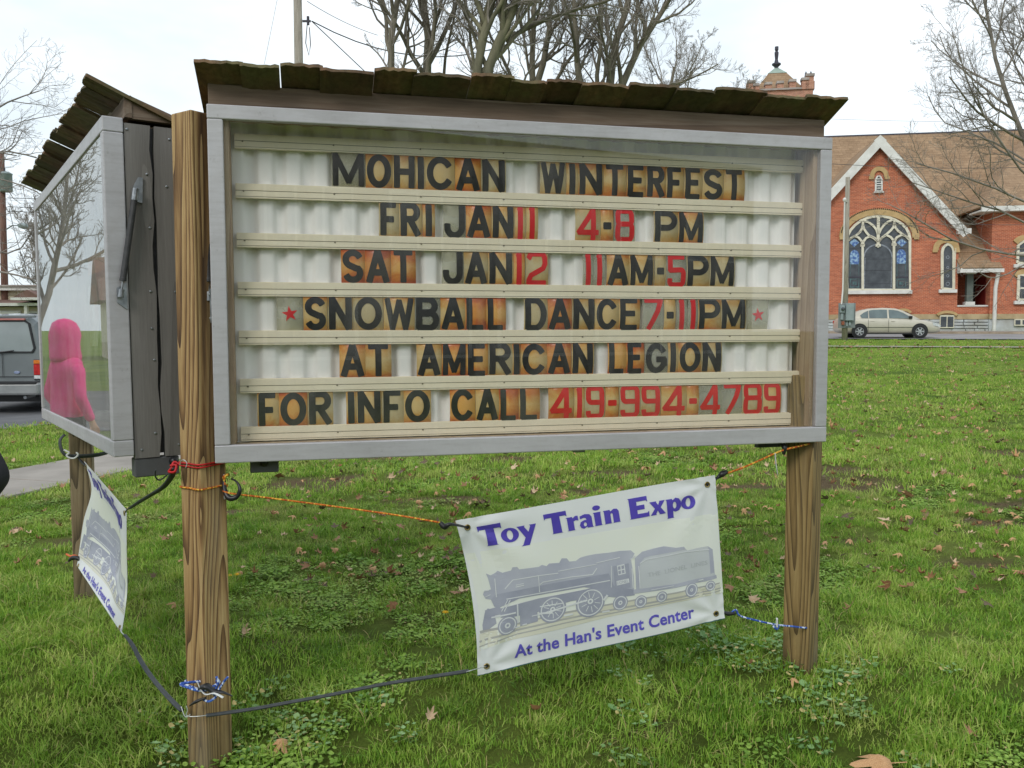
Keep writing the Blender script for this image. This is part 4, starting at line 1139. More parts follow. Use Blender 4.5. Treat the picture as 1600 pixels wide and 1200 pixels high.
PIC = [
 ('picture_ground', 'vinyl_cream', 0.0006, [[(722,866),(1121,800),(1131,925),(1050,940),(940,964),(870,982),(800,998),(742,1018),(738,950)]]),
 ('track_bed', 'track_khaki', 0.0009, [[(741,992),(800,976),(870,960),(940,946),(1050,926),(1125,912),(1129,926),(1050,941),(940,965),(870,983),(800,999),(765,1008),(743,1018)]]),
 ('rails', 'track_line', 0.0012, [[(741,1002),(800,984),(870,967),(940,953),(1050,932),(1127,917),(1127,919),(1050,935),(940,956),(870,970),(800,987),(742,1005)],
                                  [(742,1010),(800,991),(870,974),(940,959),(1050,937),(1128,921),(1128,922.5),(1050,939),(940,961),(870,976),(800,993),(742,1012)],
                                  [(741,987),(800,974),(870,957),(940,944),(1050,924),(1125,909),(1125,911),(1050,926.5),(940,946.5),(870,960),(800,977),(742,991)]]),
 ('tender_body', 'loco_pale', 0.0014, [[(986,878),(997,866),(1012,862),(1030,858),(1048,857),(1063,854),(1069,859),(1086,855),(1104,852),(1112,857),(1115,893),(1118,899),(1100,903),(1050,912),(986,922)]]),
 ('tender_edge', 'loco_mid', 0.0017, [[(982,872),(994,862),(1012,857),(1030,853),(1050,855),(1063,853),(1066,857),(1048,861),(1010,868),(998,871),(990,880),(989,921),(984,922)], [(1104,852),(1112,857),(1115,893),(1108,895),(1106,864)], [(980,921),(1050,911),(1118,897),(1119,902),(1100,907),(1050,917),(980,928)]]),
 ('engine_body', 'loco_mid', 0.0014, [[(747,924),(745,930),(749,937),(757,938),(762,949),(768,951),(800,935),(850,926),(900,916),(940,922),(981,923),(980,900),(976,875),(982,865),(976,860),(958,861),(940,864),(920,866),(905,869),(895,872),(888,877),(878,878),(874,873),(866,873),(862,880),(846,881),(842,885),(835,883),(830,886),(800,890),(797,886),(790,887),(788,892),(775,896),(768,893),(763,897),(757,900),(750,897),(753,905),(757,922)]]),
 ('engine_frame', 'loco_dark', 0.0017, [[(757,938),(764,930),(850,912),(940,896),(948,915),(940,922),(900,918),(850,927),(800,936),(768,951),(762,949)], [(770,952),(830,936),(940,914),(981,921),(982,930),(955,934),(930,932),(880,940),(828,958),(790,965),(772,966)],
                                        [(745,978),(748,958),(752,952),(758,953),(763,962),(766,975),(756,984),(746,986)], [(800,946),(826,938),(830,972),(803,980)], [(947,885),(972,880),(975,918),(950,920)], [(748,955),(770,948),(775,960),(750,966)]]),
 ('wheels', 'loco_dark', 0.0020, [ring(783,978,15), ring(852,953,21), ring(911,942,23), ring(959,942,12), ring(992,940,10), ring(1026,932,9), ring(1076,921,11), ring(1108,914,8)]),
 ('wheel_rims', 'loco_light', 0.0023, [q for (x, y, r_) in ((783,978,13),(852,953,18.5),(911,942,20.5),(959,942,10.5),(992,940,8.6),(1026,932,7.4),(1076,921,9.5),(1108,914,6.8)) for q in (ring(x,y,r_), list(reversed(ring(x,y,r_-1.7))))]),
 ('wheel_hubs', 'loco_light', 0.0023, [q for (x, y, r_) in ((783,978,4.5),(852,953,4),(911,940,4.5),(959,942,3.5),(992,940,2.5),(1026,932,2.2),(1076,921,2.6),(1108,914,2)) for q in (ring(x,y,r_,12), list(reversed(ring(x,y,r_*0.45,12))))]),
 ('wheel_spokes', 'loco_light', 0.0022,
    [seg((852+6*math.cos(a), 953+6*math.sin(a)), (852+14*math.cos(a), 953+14*math.sin(a)), 1.1) for a in [k*math.pi/5+0.2 for k in range(10)]]
    + [seg((911+7*math.cos(a), 941+7*math.sin(a)), (911+16*math.cos(a), 941+16*math.sin(a)), 1.1) for a in [k*math.pi/5+0.1 for k in range(10)]]),
 ('rods', 'loco_light', 0.0026, [seg((832,949),(868,943),1.8), seg((846,957),(906,938),2.6), seg((830,960),(852,958),3.0), seg((820,964),(850,957),1.4)]),
 ('line_work', 'loco_light', 0.0021, [seg((778,921),(790,907),1.6), seg((790,907),(828,900),1.4), seg((828,900),(860,896),1.3), seg((780,937),(840,926),1.5), seg((840,926),(942,907),1.5), seg((829,900),(831,926),1.2),
    seg((831,914),(836,910),1.4), seg((836,910),(880,902),1.4), seg((880,902),(914,898),1.4), seg((914,898),(921,888),1.4), seg((860,893),(920,882),1.1), seg((920,880),(958,871),1.3), seg((944,884),(944,918),1.2), seg((763,905),(765,934),1.4),
    seg((777,956),(786,938),1.5), seg((773,956),(782,938),1.2), seg((797,945),(799,975),2.2), seg((758,966),(795,958),2.4), seg((990,880),(1000,874),1.3), seg((1000,874),(1066,861),1.3), seg((1066,861),(1106,857),1.2), seg((988,884),(990,918),1.4),
    seg((975,874),(983,868),1.6), seg((977,888),(979,918),1.6), seg((754,923),(746,925),1.2), seg((748,934),(756,930),1.0), seg((1008,921),(1045,914),1.0),
    seg((870,963),(884,960),3.0), seg((930,957),(942,955),2.2), seg((932,938),(938,930),3.4), seg((1088,906),(1096,904),1.6), seg((795,982),(802,980),2.0), seg((806,978),(813,976),2.0)]),
 ('cab_window', 'loco_light', 0.0024, [[(953,884),(965,881),(967,896),(955,899)], [(954.5,885.5),(954.9,890.5),(958.9,889.6),(958.5,884.6)], [(960.1,884.2),(960.5,889.3),(964.6,888.3),(964.1,883.2)], [(955.1,892.3),(955.7,897.3),(959.7,896.3),(959.1,891.4)], [(960.7,891.1),(961.2,896),(965.2,895),(964.7,890.1)]]),
 ('number_plate', 'loco_light', 0.0024, [[(952,908),(972,903.5),(973,910),(953,915)]]),
 ('side_plate', 'loco_light', 0.0024, [seg((794,918),(807,915),1.4), seg((794.5,915),(806.5,912.2),1.2)]),
]
def make_banner(label, surf, base, outward):
    root = thing('banner', label, 'banner', base, 0, 'matching white vinyl banners tied between the posts')
    B = Banner(root, surf, outward)
    cloth = B.cloth()
    for nm, mk, off, loops in PIC:
        if nm == 'wheels':
            for lp in loops: B.flat('wheel', [[inv_bil(*p) for p in lp]], M[mk], off, cloth, 0.06)
            continue
        o_ = B.flat(nm, [[inv_bil(*p) for p in lp] for lp in loops], M[mk], off, cloth, 0.06, nm not in ('wheel_rims', 'wheel_hubs', 'cab_window'))
        if nm in ('wheel_rims','wheel_hubs','wheel_spokes','rods','line_work','rails','engine_frame','side_plate','tender_edge','cab_window'): tag(o_, kind='stuff')
    for ch, p0, p1 in TT_POS:
        loops = []
        xa, xb = (p0-714)/(1119-714), (p1-714)/(1119-714)
        for lp in TT_G[ch]: loops.append([(xa + (xb-xa)*x, 0.196 - 0.136*y) for x, y in lp])
        o_ = B.flat('title_letter', loops, M['purple'], 0.0018, cloth, 0.04)
    B.text('venue_lettering', "At the Han's Event Center", 0.142, 0.872, 0.943, 0.083, M['purple2'], 0.0018, 0.026, cloth)
    a = inv_bil(1003, 901); b_ = inv_bil(1103, 882)
    B.text('tender_lettering', 'THE  LIONEL  LINES', a[0], b_[0], a[1], 0.030, M['loco_text'], 0.0021, 0.0, cloth)
    a = inv_bil(953.5, 914); b_ = inv_bil(971.5, 910)
    B.text('plate_lettering', 'LIONEL', a[0], b_[0], a[1]-0.004, 0.020, M['loco_dark'], 0.0028, 0.0, cloth)
    # teal strip painting the shadow along the bottom edge, then grommets
    shadow_edge = MB()
    for k in range(30):
        s0, s1 = k/30, (k+1)/30
        shadow_edge.add([B.pt(s0,1.0,0.0002), B.pt(s1,1.0,0.0002), B.pt(s1,1.006,-0.001), B.pt(s0,1.006,-0.001)], [(0,1,2,3)])
    shadow_edge.build('shadow_edge', M['shadow_edge'], cloth)
    for s, t in ((0.035,0.055), (0.965,0.055), (0.035,0.955), (0.965,0.955)):
        n = B.nrm(s, t); c = B.pt(s, t, 0.001)
        Mx = Matrix.Translation(c) @ n.to_track_quat('Z', 'Y').to_matrix().to_4x4()
        g = MB()
        prof = [(0.0075, 0.0), (0.0125, 0.0004), (0.0118, 0.0022), (0.0095, 0.0028), (0.0072, 0.0012)]
        vs, fs = [], []
        for r_, z_ in prof:
            for k in range(16): vs.append(Mx @ Vector((r_*math.cos(k*math.pi/8), r_*math.sin(k*math.pi/8), z_)))
        for i in range(4):
            for k in range(16): fs.append((i*16+k, i*16+(k+1)%16, (i+1)*16+(k+1)%16, (i+1)*16+k))
        g.add(vs, fs)
        gr = g.build('grommet', M['brass'], root, smooth=True)
        MB().add([Mx @ Vector((0.0078*math.cos(k*math.pi/5), 0.0078*math.sin(k*math.pi/5), 0.0009)) for k in range(10)], [tuple(range(10))]).build('eyelet_hole', M['black_plastic'], gr)
    return root, B
ban1, BB1 = make_banner('front white banner with purple lettering and grey steam train, tied below the message board', surf1, surf1(0.5, 1.0), Vector((0.2,-1,0)))
ban2, BB2 = make_banner('side white banner seen edge on, buckled, tied below the display case', surf2, surf2(0.5, 1.0), nB)

# ================================================================== CORDS AND HOOKS
def cord(name, label, cat, pts, r_, m, n=8, flat=1.0, subs=None, group=None):
    """smooth cord through the points"""
    P = [Vector(p) for p in pts]
    Q = []
    for i in range(len(P)-1):
        p0 = P[max(i-1, 0)]; p1 = P[i]; p2 = P[i+1]; p3 = P[min(i+2, len(P)-1)]
        for k in range(6):
            f = k/6
            Q.append(0.5*((2*p1) + (p2-p0)*f + (2*p0-5*p1+4*p2-p3)*f*f + (3*p1-p0-3*p2+p3)*f**3))
    Q.append(P[-1])
    rad = r_
    if isinstance(r_, (list, tuple)):
        rad = list(np.interp(np.linspace(0, 1, len(Q)), np.linspace(0, 1, len(r_)), r_))
    return MB().tube(Q, rad, n, flat=flat), tag_later(name, label, cat, m, group)
class tag_later:
    def __init__(s, *a): s.a = a
def cord_thing(*a, **k):
    mb, tl = cord(*a, **k)
    name, label, cat, m, group = tl.a
    base = mb.v[0]
    mb.v = [tuple(Vector(v)-Vector(base)) for v in mb.v]
    o = mb.build(name, m, None, smooth=True, loc=base)
    return tag(o, label, cat, group)
def sub(parent, name, pts, r_, m, n=8, flat=1.0):
    mb, tl = cord(name, None, None, pts, r_, m, n, flat)
    base = parent.location
    mb.v = [tuple(Vector(v)-Vector(base)) for v in mb.v]
    return mb.build(name, m, parent, smooth=True)
def wrap(cx, cy, w, rz, z, r_, dz=0.0):
    out = []
    h = w/2 + r_*0.8
    for k in range(9):
        a = R(45 + 45*k)
        q = h/max(abs(math.cos(a)), abs(math.sin(a)))*(0.985 if k % 2 == 0 else 1.0)
        x, y = q*math.cos(a), q*math.sin(a)
        out.append(Vector((cx + x*math.cos(rz)-y*math.sin(rz), cy + x*math.sin(rz)+y*math.cos(rz), z + dz*math.sin(a))))
    return out
RZF = AA + R(-48)
# orange rope, front post to banner
g1 = BB1.pt(0.035, 0.055, 0.0) + BB1.o
o = cord_thing('orange_rope', 'thin orange and yellow rope round the front post running to the banner top left corner', 'rope',
    wrap(*P_FRONT, 0.114, RZF, 0.929, 0.0035)[2:] + [at(352,769,3.10), at(420,778,3.12), at(520,791,3.15), at(620,805,3.17), at(690,817,3.18)], 0.0036, M['rope_orange'])
sub(o, 'hook', [at(688,817,3.18), at(695,823,3.17), at(705,819,3.165), g1], [0.008, 0.012, 0.006, 0.004], M['black_plastic'])
c = sub(o, 'carabiner', [at(350,747,3.12), at(351,765,3.11), at(358,778,3.10), at(370,776,3.10), at(375,765,3.10), at(370,753,3.11), at(361,748,3.12)], [0.006,0.009,0.011,0.009,0.007,0.004,0.003], M['black_plastic'])
sub(o, 'loop', [at(350,752,3.115), at(352,745,3.11), at(357,741,3.11), at(349,746,3.12), at(352,758,3.11)], 0.0045, M['rope_orange'])
sub(o, 'strap_tail', [at(350,741,3.13), at(350,760,3.13), at(351,780,3.13)], [0.005,0.006,0.006], M['white_strap'], 6, 0.3)
# red cord round the front post
o = cord_thing('red_cord', 'bright red cord tied round the front post just below the cabinet', 'cord', wrap(*P_FRONT, 0.114, RZF, 1.018, 0.003), 0.0032, M['red_cord'])
sub(o, 'second_turn', wrap(*P_FRONT, 0.114, RZF, 1.010, 0.003, 0.003), 0.003, M['red_cord'])
sub(o, 'knot', [at(281,726,3.06), at(272,722,3.06), at(268,731,3.05), at(264,737,3.05), at(273,737,3.04), at(275,727,3.05), at(266,728,3.05)], 0.0045, M['red_cord'])
sub(o, 'ring', [at(281,727,3.04), at(283,720,3.035), at(288,719,3.03), at(292,724,3.03), at(290,731,3.03)], 0.0016, M['white_wire'])
# black rubber strap from the red cord to the side banner
g2 = BB2.pt(0.965, 0.055, 0.0) + BB2.o
o = cord_thing('rubber_strap', 'short flat black rubber strap from the red cord to the side banner', 'strap', [at(271,731,3.05), at(268,744,3.1), at(256,760,3.2), at(238,772,3.32), at(218,784,3.48), at(203,794,3.62)], [0.010,0.0125,0.012,0.011,0.010,0.008], M['rubber'], 8, 0.55)
sub(o, 'hook', [at(203,794,3.62), at(199,796,3.64), g2], 0.003, M['black_metal'])
sub(o, 'loose_end', [at(243,734,3.1), at(243,745,3.12), at(250,750,3.14), at(262,741,3.12)], 0.003, M['rubber'])
# rubber strap below, to the front banner
gb1 = BB1.pt(0.035, 0.955, 0.0) + BB1.o
hp = at(300, 1119, 3.02)
o = cord_thing('rubber_strap', 'long black rubber strap from the front post to the front banner bottom corner', 'strap', [at(322,1118,3.03), at(345,1115,3.05), at(400,1107,3.07), at(460,1096,3.09), at(520,1085,3.11), at(600,1069,3.13), at(670,1058,3.15), at(722,1050,3.17), at(732,1048,3.17)], [0.010,0.0105,0.010,0.010,0.010,0.010,0.0105,0.0115,0.008], M['rubber'], 10, 0.6)
sub(o, 'wire_hook', [at(726,1051,3.17), at(738,1047,3.165), gb1], 0.0016, M['white_wire'])
sub(o, 'wire_hook', [at(326,1117,3.03), at(312,1119,3.02), at(298,1119.5,3.02), at(291,1117,3.02), at(293,1110,3.02), at(291,1103,3.02)], 0.0017, M['white_wire'])
# rubber strap to the side banner bottom
gb2 = BB2.pt(0.965, 0.955, 0.0) + BB2.o
o = cord_thing('rubber_strap', 'slanting grey rubber strap from the front post to the side banner bottom corner', 'strap', [at(195,992,3.55), at(207,1008,3.48), at(222,1036,3.36), at(240,1062,3.24), at(262,1088,3.12), at(284,1110,3.03)], [0.007,0.009,0.0095,0.0098,0.010,0.010], M['rubber'], 10, 0.6)
sub(o, 'wire_hook', [at(283,1104,3.03), at(288,1118,3.02), at(293,1120,3.02), at(297,1116,3.02)], 0.0017, M['white_wire'])
sub(o, 'wire_hook', [at(197,994,3.55), at(190,988,3.57), gb2], 0.0018, M['white_wire'])
# blue rope and clip low on the front post
o = cord_thing('blue_rope', 'blue and white rope with black clip tied low round the front post', 'rope', wrap(*P_FRONT, 0.114, RZF, 0.212, 0.0045, 0.02)[2:8] + [at(284,1068,3.03), at(296,1075,3.02), at(312,1079,3.015), at(330,1077,3.015)], 0.0048, M['rope_blue'])
sub(o, 'rope_end', [at(331,1084,3.01), at(338,1075,3.005), at(341,1066,3.0), at(338,1057,3.0)], 0.0045, M['rope_blue'])
sub(o, 'rope_end', [at(334,1086,3.01), at(343,1076,3.0), at(350,1065,2.995), at(356,1058,2.99)], 0.0045, M['rope_blue'])
sub(o, 'rope_loop', [at(316,1092,3.01), at(326,1096,3.0), at(335,1091,3.0), at(341,1084,3.0)], 0.0045, M['rope_blue'])
sub(o, 'clip_body', [at(312,1076,3.01), at(322,1072,3.0), at(333,1079,3.0), at(349,1082,2.99), at(364,1088,2.99)], [0.010,0.018,0.014,0.007,0.002], M['black_plastic'], 10, 0.6)
sub(o, 'clip_body', [at(296,1103,3.01), at(307,1096,3.0), at(322,1090,3.0)], [0.004,0.013,0.006], M['black_plastic'], 8, 0.5)
sub(o, 'strap_tail', [at(309,1067,3.0), at(314,1078,2.995), at(322,1085,2.99), at(335,1083,2.985), at(349,1090,2.98)], [0.002,0.003,0.005,0.006,0.007], M['white_strap'], 6, 0.35)
# right side: orange rope to the right post, blue rope below
g3 = BB1.pt(0.965, 0.055, 0.0) + BB1.o
o = cord_thing('orange_rope', 'orange and yellow rope from the banner top right corner up across the right post', 'rope', [at(1134,740,3.57), at(1160,731,3.58), at(1190,718,3.58), at(1222,704,3.58), at(1250,697,3.60), at(1277,690,3.66)], 0.0042, M['rope_orange'])
sub(o, 'hook', [at(1136,737,3.57), at(1128,741,3.565), at(1120,747,3.56), g3], [0.008,0.014,0.006,0.005], M['black_plastic'])
sub(o, 'clip', [at(1222,693,3.60), at(1226,700,3.585), at(1224,710,3.585)], [0.012,0.011,0.006], M['black_plastic'])
sub(o, 'strap_tail', [at(1211,708,3.575), at(1212,722,3.575), at(1215,742,3.58)], [0.008,0.007,0.005], M['white_strap'], 6, 0.3)
g4 = BB1.pt(0.965, 0.955, 0.0) + BB1.o
RZR = AA + R(38)
o = cord_thing('blue_rope', 'blue and white rope from the banner bottom right corner round the right post', 'rope', [at(1143,957,3.57), at(1150,953,3.57), at(1156,962,3.57), at(1180,969,3.58), at(1212,976,3.59)] + [at(1240,979,3.60), at(1258,981,3.62), at(1272,979.5,3.68)], 0.0042, M['rope_blue'])
sub(o, 'hook', [at(1148,958,3.57), at(1138,959,3.565), at(1126,956,3.56), g4], [0.006,0.010,0.005,0.006], M['black_plastic'])
sub(o, 'label_tag', [at(1214,966,3.585), at(1214,980,3.585)], [0.008,0.008], M['white_strap'], 6, 0.5)
sub(o, 'knot', [at(1208,978,3.585), at(1214,983,3.585), at(1217,976,3.585)], 0.005, M['rope_blue'])
# left: straps on the back post
g5 = BB2.pt(0.035, 0.055, 0.0) + BB2.o
o = cord_thing('rubber_strap', 'black strap with white hook round the back left post above the side banner', 'strap', [at(101,679,4.6), at(94,688,4.58), at(96,702,4.57), at(103,711,4.57), at(120,713,4.57), at(150,711,4.62), at(168,707,4.7)], 0.014, M['rubber'], 8, 0.4)
sub(o, 'hook', [at(100,703,4.54), at(108,707,4.54), at(104,712,4.54), at(111,716,4.54), at(118,715,4.54), at(122,710,4.54), at(119,707,4.54)], 0.0045, M['white_strap'])
sub(o, 'tie', [at(121,714,4.55), at(127,721,4.55), g5], [0.003,0.007,0.005], M['black_plastic'])
g6 = BB2.pt(0.035, 0.955, 0.0) + BB2.o
o = cord_thing('orange_rope', 'short orange cord round the back left post at the side banner bottom corner', 'cord', [at(104,866,4.64), at(110,869,4.57), at(116,868,4.55), at(122,870,4.54)], 0.0055, M['orange_cord'])
sub(o, 'hook', [at(107,877,4.54), at(113,872,4.53), at(121,872,4.52), at(128,878,4.5), g6], [0.005,0.012,0.012,0.006,0.004], M['black_plastic'])

# ================================================================== CHURCH
CF = at(1373, 513, 54.0)                       # a point of the church front, middle of the gable
cdir = Vector((math.cos(ROT), math.sin(ROT), 0)); cin = Vector((-math.sin(ROT), math.cos(ROT), 0))
ZC = float(gz(CF.x, CF.y))
def CH(px, py, dep=0.0):
    """photo pixel -> (x along the front, z above the church base); dep metres behind the front"""
    O = Vector((CF.x, CF.y, 0)) + cin*dep
    d = ray(px, py)
    P = CAM_O + d * ((O-CAM_O).dot(cin) / d.dot(cin))
    return ((P-O).dot(cdir), P.z-ZC)
def brick_mat(name, c1, c2, mortar, sc=1.0):
    m, t, p = new_mat(name)
    tc = t.nodes.new('ShaderNodeTexCoord')
    sx = t.nodes.new('ShaderNodeSeparateXYZ'); t.links.new(tc.outputs['Object'], sx.inputs[0])
    ad = t.nodes.new('ShaderNodeMath'); ad.operation = 'ADD'
    t.links.new(sx.outputs['X'], ad.inputs[0]); t.links.new(sx.outputs['Y'], ad.inputs[1])
    cb = t.nodes.new('ShaderNodeCombineXYZ'); t.links.new(ad.outputs[0], cb.inputs['X']); t.links.new(sx.outputs['Z'], cb.inputs['Y'])
    b_ = t.nodes.new('ShaderNodeTexBrick')
    b_.inputs['Scale'].default_value = 1.0/sc
    b_.inputs['Brick Width'].default_value = 0.22; b_.inputs['Row Height'].default_value = 0.078; b_.inputs['Mortar Size'].default_value = 0.008
    b_.inputs['Color1'].default_value = (*c1, 1); b_.inputs['Color2'].default_value = (*c2, 1); b_.inputs['Mortar'].default_value = (*mortar, 1)
    t.links.new(cb.outputs[0], b_.inputs['Vector'])
    n1 = nz(t, cb.outputs[0], 0.8, 5, 0.6); n2 = nz(t, cb.outputs[0], 9, 4, 0.7)
    st = t.nodes.new('ShaderNodeMapping'); st.inputs['Scale'].default_value = (0.7, 12.8, 1); t.links.new(cb.outputs[0], st.inputs['Vector'])
    n3 = nz(t, st.outputs[0], 1.0, 3, 0.8)
    r1 = ramp(t, [(0.3, (0.72,0.66,0.66)), (0.7, (1.12,1.1,1.05))]); t.links.new(mixc(t, 0.5, n1, n2), r1.inputs['Fac'])
    r3 = ramp(t, [(0.35, (0.7,0.62,0.6)), (0.65, (1.15,1.12,1.1))]); t.links.new(n3, r3.inputs['Fac'])
    c = mixc(t, 1.0, b_.outputs['Color'], r1.outputs['Color'], 'MULTIPLY')
    c = mixc(t, 0.8, c, r3.outputs['Color'], 'MULTIPLY')
    t.links.new(c, p.inputs['Base Color']); p.inputs['Roughness'].default_value = 0.88
    bump(t, p, b_.outputs['Fac'], -0.5, 0.01)
    return m
M['brick'] = brick_mat('orange_red_brick', srgb(204,118,84), srgb(176,92,66), srgb(200,164,138))
M['brick_tower'] = brick_mat('tower_brick', srgb(196,144,118), srgb(170,114,92), srgb(206,188,174))
M['tan_stone'] = mat('tan_brick_arch', srgb(194,164,118), srgb(176,146,100), 3, rough=0.85, b=0.3)
M['band_stone'] = mat('sandstone_band', srgb(188,168,134), srgb(160,138,106), 1.5, rough=0.9, b=0.2)
M['white_trim'] = mat('white_trim_paint', srgb(226,224,220), srgb(206,203,198), 2, rough=0.6)
M['cream_trim'] = mat('cream_window_paint', srgb(222,216,196), srgb(206,198,178), 3, rough=0.6)
M['dark_glass'] = mat('leaded_glass', srgb(58,62,68), srgb(82,86,92), 2.5, rough=0.25, detail=8, b=0.1, bscale=6)
M['blue_glass'] = mat('blue_stained_glass', srgb(70,100,160), srgb(150,180,205), 7, rough=0.25, lo=0.4, hi=0.55)
M['teal_glass'] = mat('teal_stained_glass', srgb(90,125,128), srgb(58,74,76), 5, rough=0.3)
M['pale_glass'] = mat('pale_leaded_border', srgb(150,156,166), srgb(110,116,126), 6, rough=0.3)
M['dark_void'] = mat('dark_doorway', srgb(48,34,30), srgb(38,28,26), 2, rough=0.9)
M['green_post'] = mat('grey_green_paint', srgb(96,104,98), srgb(84,92,86), 3, rough=0.6)
M['copper'] = mat('green_copper', srgb(158,174,162), srgb(140,156,146), 2, rough=0.7)
M['iron'] = mat('dark_iron', srgb(64,60,74), srgb(48,46,56), 6, rough=0.5)
M['tower_cap'] = mat('pale_coping_stone', srgb(176,166,160), srgb(148,138,132), 2, rough=0.85)
M['block'] = mat('white_painted_stone', srgb(196,200,204), srgb(166,164,160), 1.3, rough=0.85, b=0.5, bscale=5, bdist=0.03)
def roof_mat():
    m, t, p = new_mat('brown_roof_shingle')
    v = vec(t, (1,1,1), 'Object')
    n1 = nz(t, v, 0.9, 5, 0.6); n2 = nz(t, v, 4.5, 5, 0.75, 0.5)
    r_ = ramp(t, [(0.3, srgb(132,106,82)), (0.5, srgb(156,128,100)), (0.7, srgb(178,150,122))])
    t.links.new(mixc(t, 0.6, n1, n2), r_.inputs['Fac'])
    sx = t.nodes.new('ShaderNodeSeparateXYZ'); t.links.new(v, sx.inputs[0])
    cb = t.nodes.new('ShaderNodeCombineXYZ'); t.links.new(sx.outputs['X'], cb.inputs['X']); t.links.new(sx.outputs['Z'], cb.inputs['Y'])
    b_ = t.nodes.new('ShaderNodeTexBrick'); b_.inputs['Scale'].default_value = 1.0
    b_.inputs['Brick Width'].default_value = 0.55; b_.inputs['Row Height'].default_value = 0.2; b_.inputs['Mortar Size'].default_value = 0.012
    b_.inputs['Color1'].default_value = (1,1,1,1); b_.inputs['Color2'].default_value = (0.74,0.72,0.7,1); b_.inputs['Mortar'].default_value = (0.5,0.47,0.44,1)
    t.links.new(cb.outputs[0], b_.inputs['Vector'])
    c = mixc(t, 0.75, r_.outputs['Color'], b_.outputs['Color'], 'MULTIPLY')
    t.links.new(c, p.inputs['Base Color']); p.inputs['Roughness'].default_value = 0.95
    return m
M['roof'] = roof_mat()

church = thing('church', 'orange brick church with white gable trim and large arched stained glass window', 'church', (CF.x, CF.y, ZC), ROT)
xg0, xg1 = CH(1241, 362)[0], CH(1499, 362)[0]
zf = CH(1400, 499)[1]; zband = CH(1400, 491)[1]
xap, zap = CH(1373, 228)
zeL = CH(1500, 350)[1]
# gable wall
MB().prism([(xg0, zband), (xg1, zband), (xg1, zeL), (xap, zap), (xg0, zeL)], 0, 6.5).build('gable_wall', M['brick'], church)
MB().box(xg0, xg1, -0.06, 6.5, zf, zband).build('stone_band', M['band_stone'], church)
MB().box(xg0, xg1, 0.0, 6.5, -1.2, zf).build('foundation_core', M['block'], church)
def blocks(x0, x1, z0, z1, y, rows):
    """rock-faced blocks, joined"""
    mb = MB(); h = (z1-z0)/rows; rr = random.Random(5)
    for r_ in range(rows):
        x = x0
        while x < x1-0.02:
            w = min(rr.uniform(0.5, 1.0), x1-x)
            d = rr.uniform(0.05, 0.10); e = 0.035
            vs = [(x+0.01,y,z0+r_*h+0.01),(x+w-0.01,y,z0+r_*h+0.01),(x+w-0.01,y,z0+(r_+1)*h-0.01),(x+0.01,y,z0+(r_+1)*h-0.01),
                  (x+e,y-d,z0+r_*h+e),(x+w-e,y-d,z0+r_*h+e),(x+w-e,y-d,z0+(r_+1)*h-e),(x+e,y-d,z0+(r_+1)*h-e)]
            mb.add(vs, [(4,5,6,7),(0,1,5,4),(1,2,6,5),(2,3,7,6),(3,0,4,7)])
            x += w
    return mb
o = blocks(xg0, CH(1600,500)[0]+9, 0.0, zf, -0.002, 4).build('foundation_stones', M['block'], church); tag(o, None, kind='stuff')
# rake boards (white) and returns
def rake(p0, p1, w, y0, y1, nm='rake_board'):
    a, b_ = Vector(p0), Vector(p1)
    d = (b_-a).normalized(); q = Vector((-d.y, d.x))*w
    if q.y > 0: q = -q
    pl = [a, b_, b_+q, a+q]
    if (pl[1]-pl[0]).cross(pl[2]-pl[1]) < 0: pl = pl[::-1]
    MB().prism(pl, y0, y1).build(nm, M['white_trim'], church)
apx = CH(1373, 213)
eR = CH(1512, 363); eL = (2*apx[0]-eR[0], eR[1])
rake(apx, eR, 0.5, -0.42, -0.30); rake(apx, eL, 0.5, -0.414, -0.304)
MB().box(CH(1494,364)[0], CH(1514,364)[0], -0.42, 0.3, CH(1500,365)[1]-0.05, CH(1500,358)[1]).build('eave_return', M['white_trim'], church)
# gable roof planes
def slab(a, b_, c, d, th, nm, m):
    A_ = [Vector(p) for p in (a, b_, c, d)]
    n = (A_[1]-A_[0]).cross(A_[2]-A_[0]).normalized()
    if n.z < 0: n = -n
    vs = A_ + [p-n*th for p in A_]
    mb = MB().add(vs, [(0,1,2,3),(7,6,5,4),(0,4,5,1),(1,5,6,2),(2,6,7,3),(3,7,4,0)])
    o = mb.build(nm, m, church)
    bm = bmesh.new(); bm.from_mesh(o.data); bmesh.ops.recalc_face_normals(bm, faces=bm.faces); bm.to_mesh(o.data); bm.free()
    return o
RD = 10.5                                    # ridge of the nave, metres behind the front
zr0 = CH(1373, 211, RD)[1]
slab((apx[0], -0.40, apx[1]+0.04), (eR[0], -0.40, eR[1]+0.04), (eR[0], RD-2, eR[1]+0.04), (apx[0], RD-2, apx[1]+0.04), 0.10, 'gable_roof', M['roof'])
slab((apx[0], -0.40, apx[1]+0.04), (eL[0], -0.40, eL[1]+0.04), (eL[0], RD-2, eL[1]+0.04), (apx[0], RD-2, apx[1]+0.04), 0.10, 'gable_roof', M['roof'])
# nave roof: one long slope from porch height up to the ridge
xn0, xn1 = -14.0, 17.5
zp = CH(1530, 398)[1]
slab((xn0, 0.5, zp+0.2), (xn1, 0.5, zp+0.2), (xn1, RD, zr0), (xn0, RD, zr0), 0.15, 'nave_roof', M['roof'])
slab((xn0, RD, zr0), (xn1, RD, zr0), (xn1, RD*2, zp), (xn0, RD*2, zp), 0.15, 'nave_roof', M['roof'])
MB().box(xn0, xn1, RD-0.06, RD+0.1, zr0-0.05, zr0+0.06).build('ridge_cap', M['iron'], church)
MB().box(xn0+0.4, xg0-0.01, 0.8, RD*2-0.8, -1.0, zp+0.15).build('nave_wall', M['brick'], church)
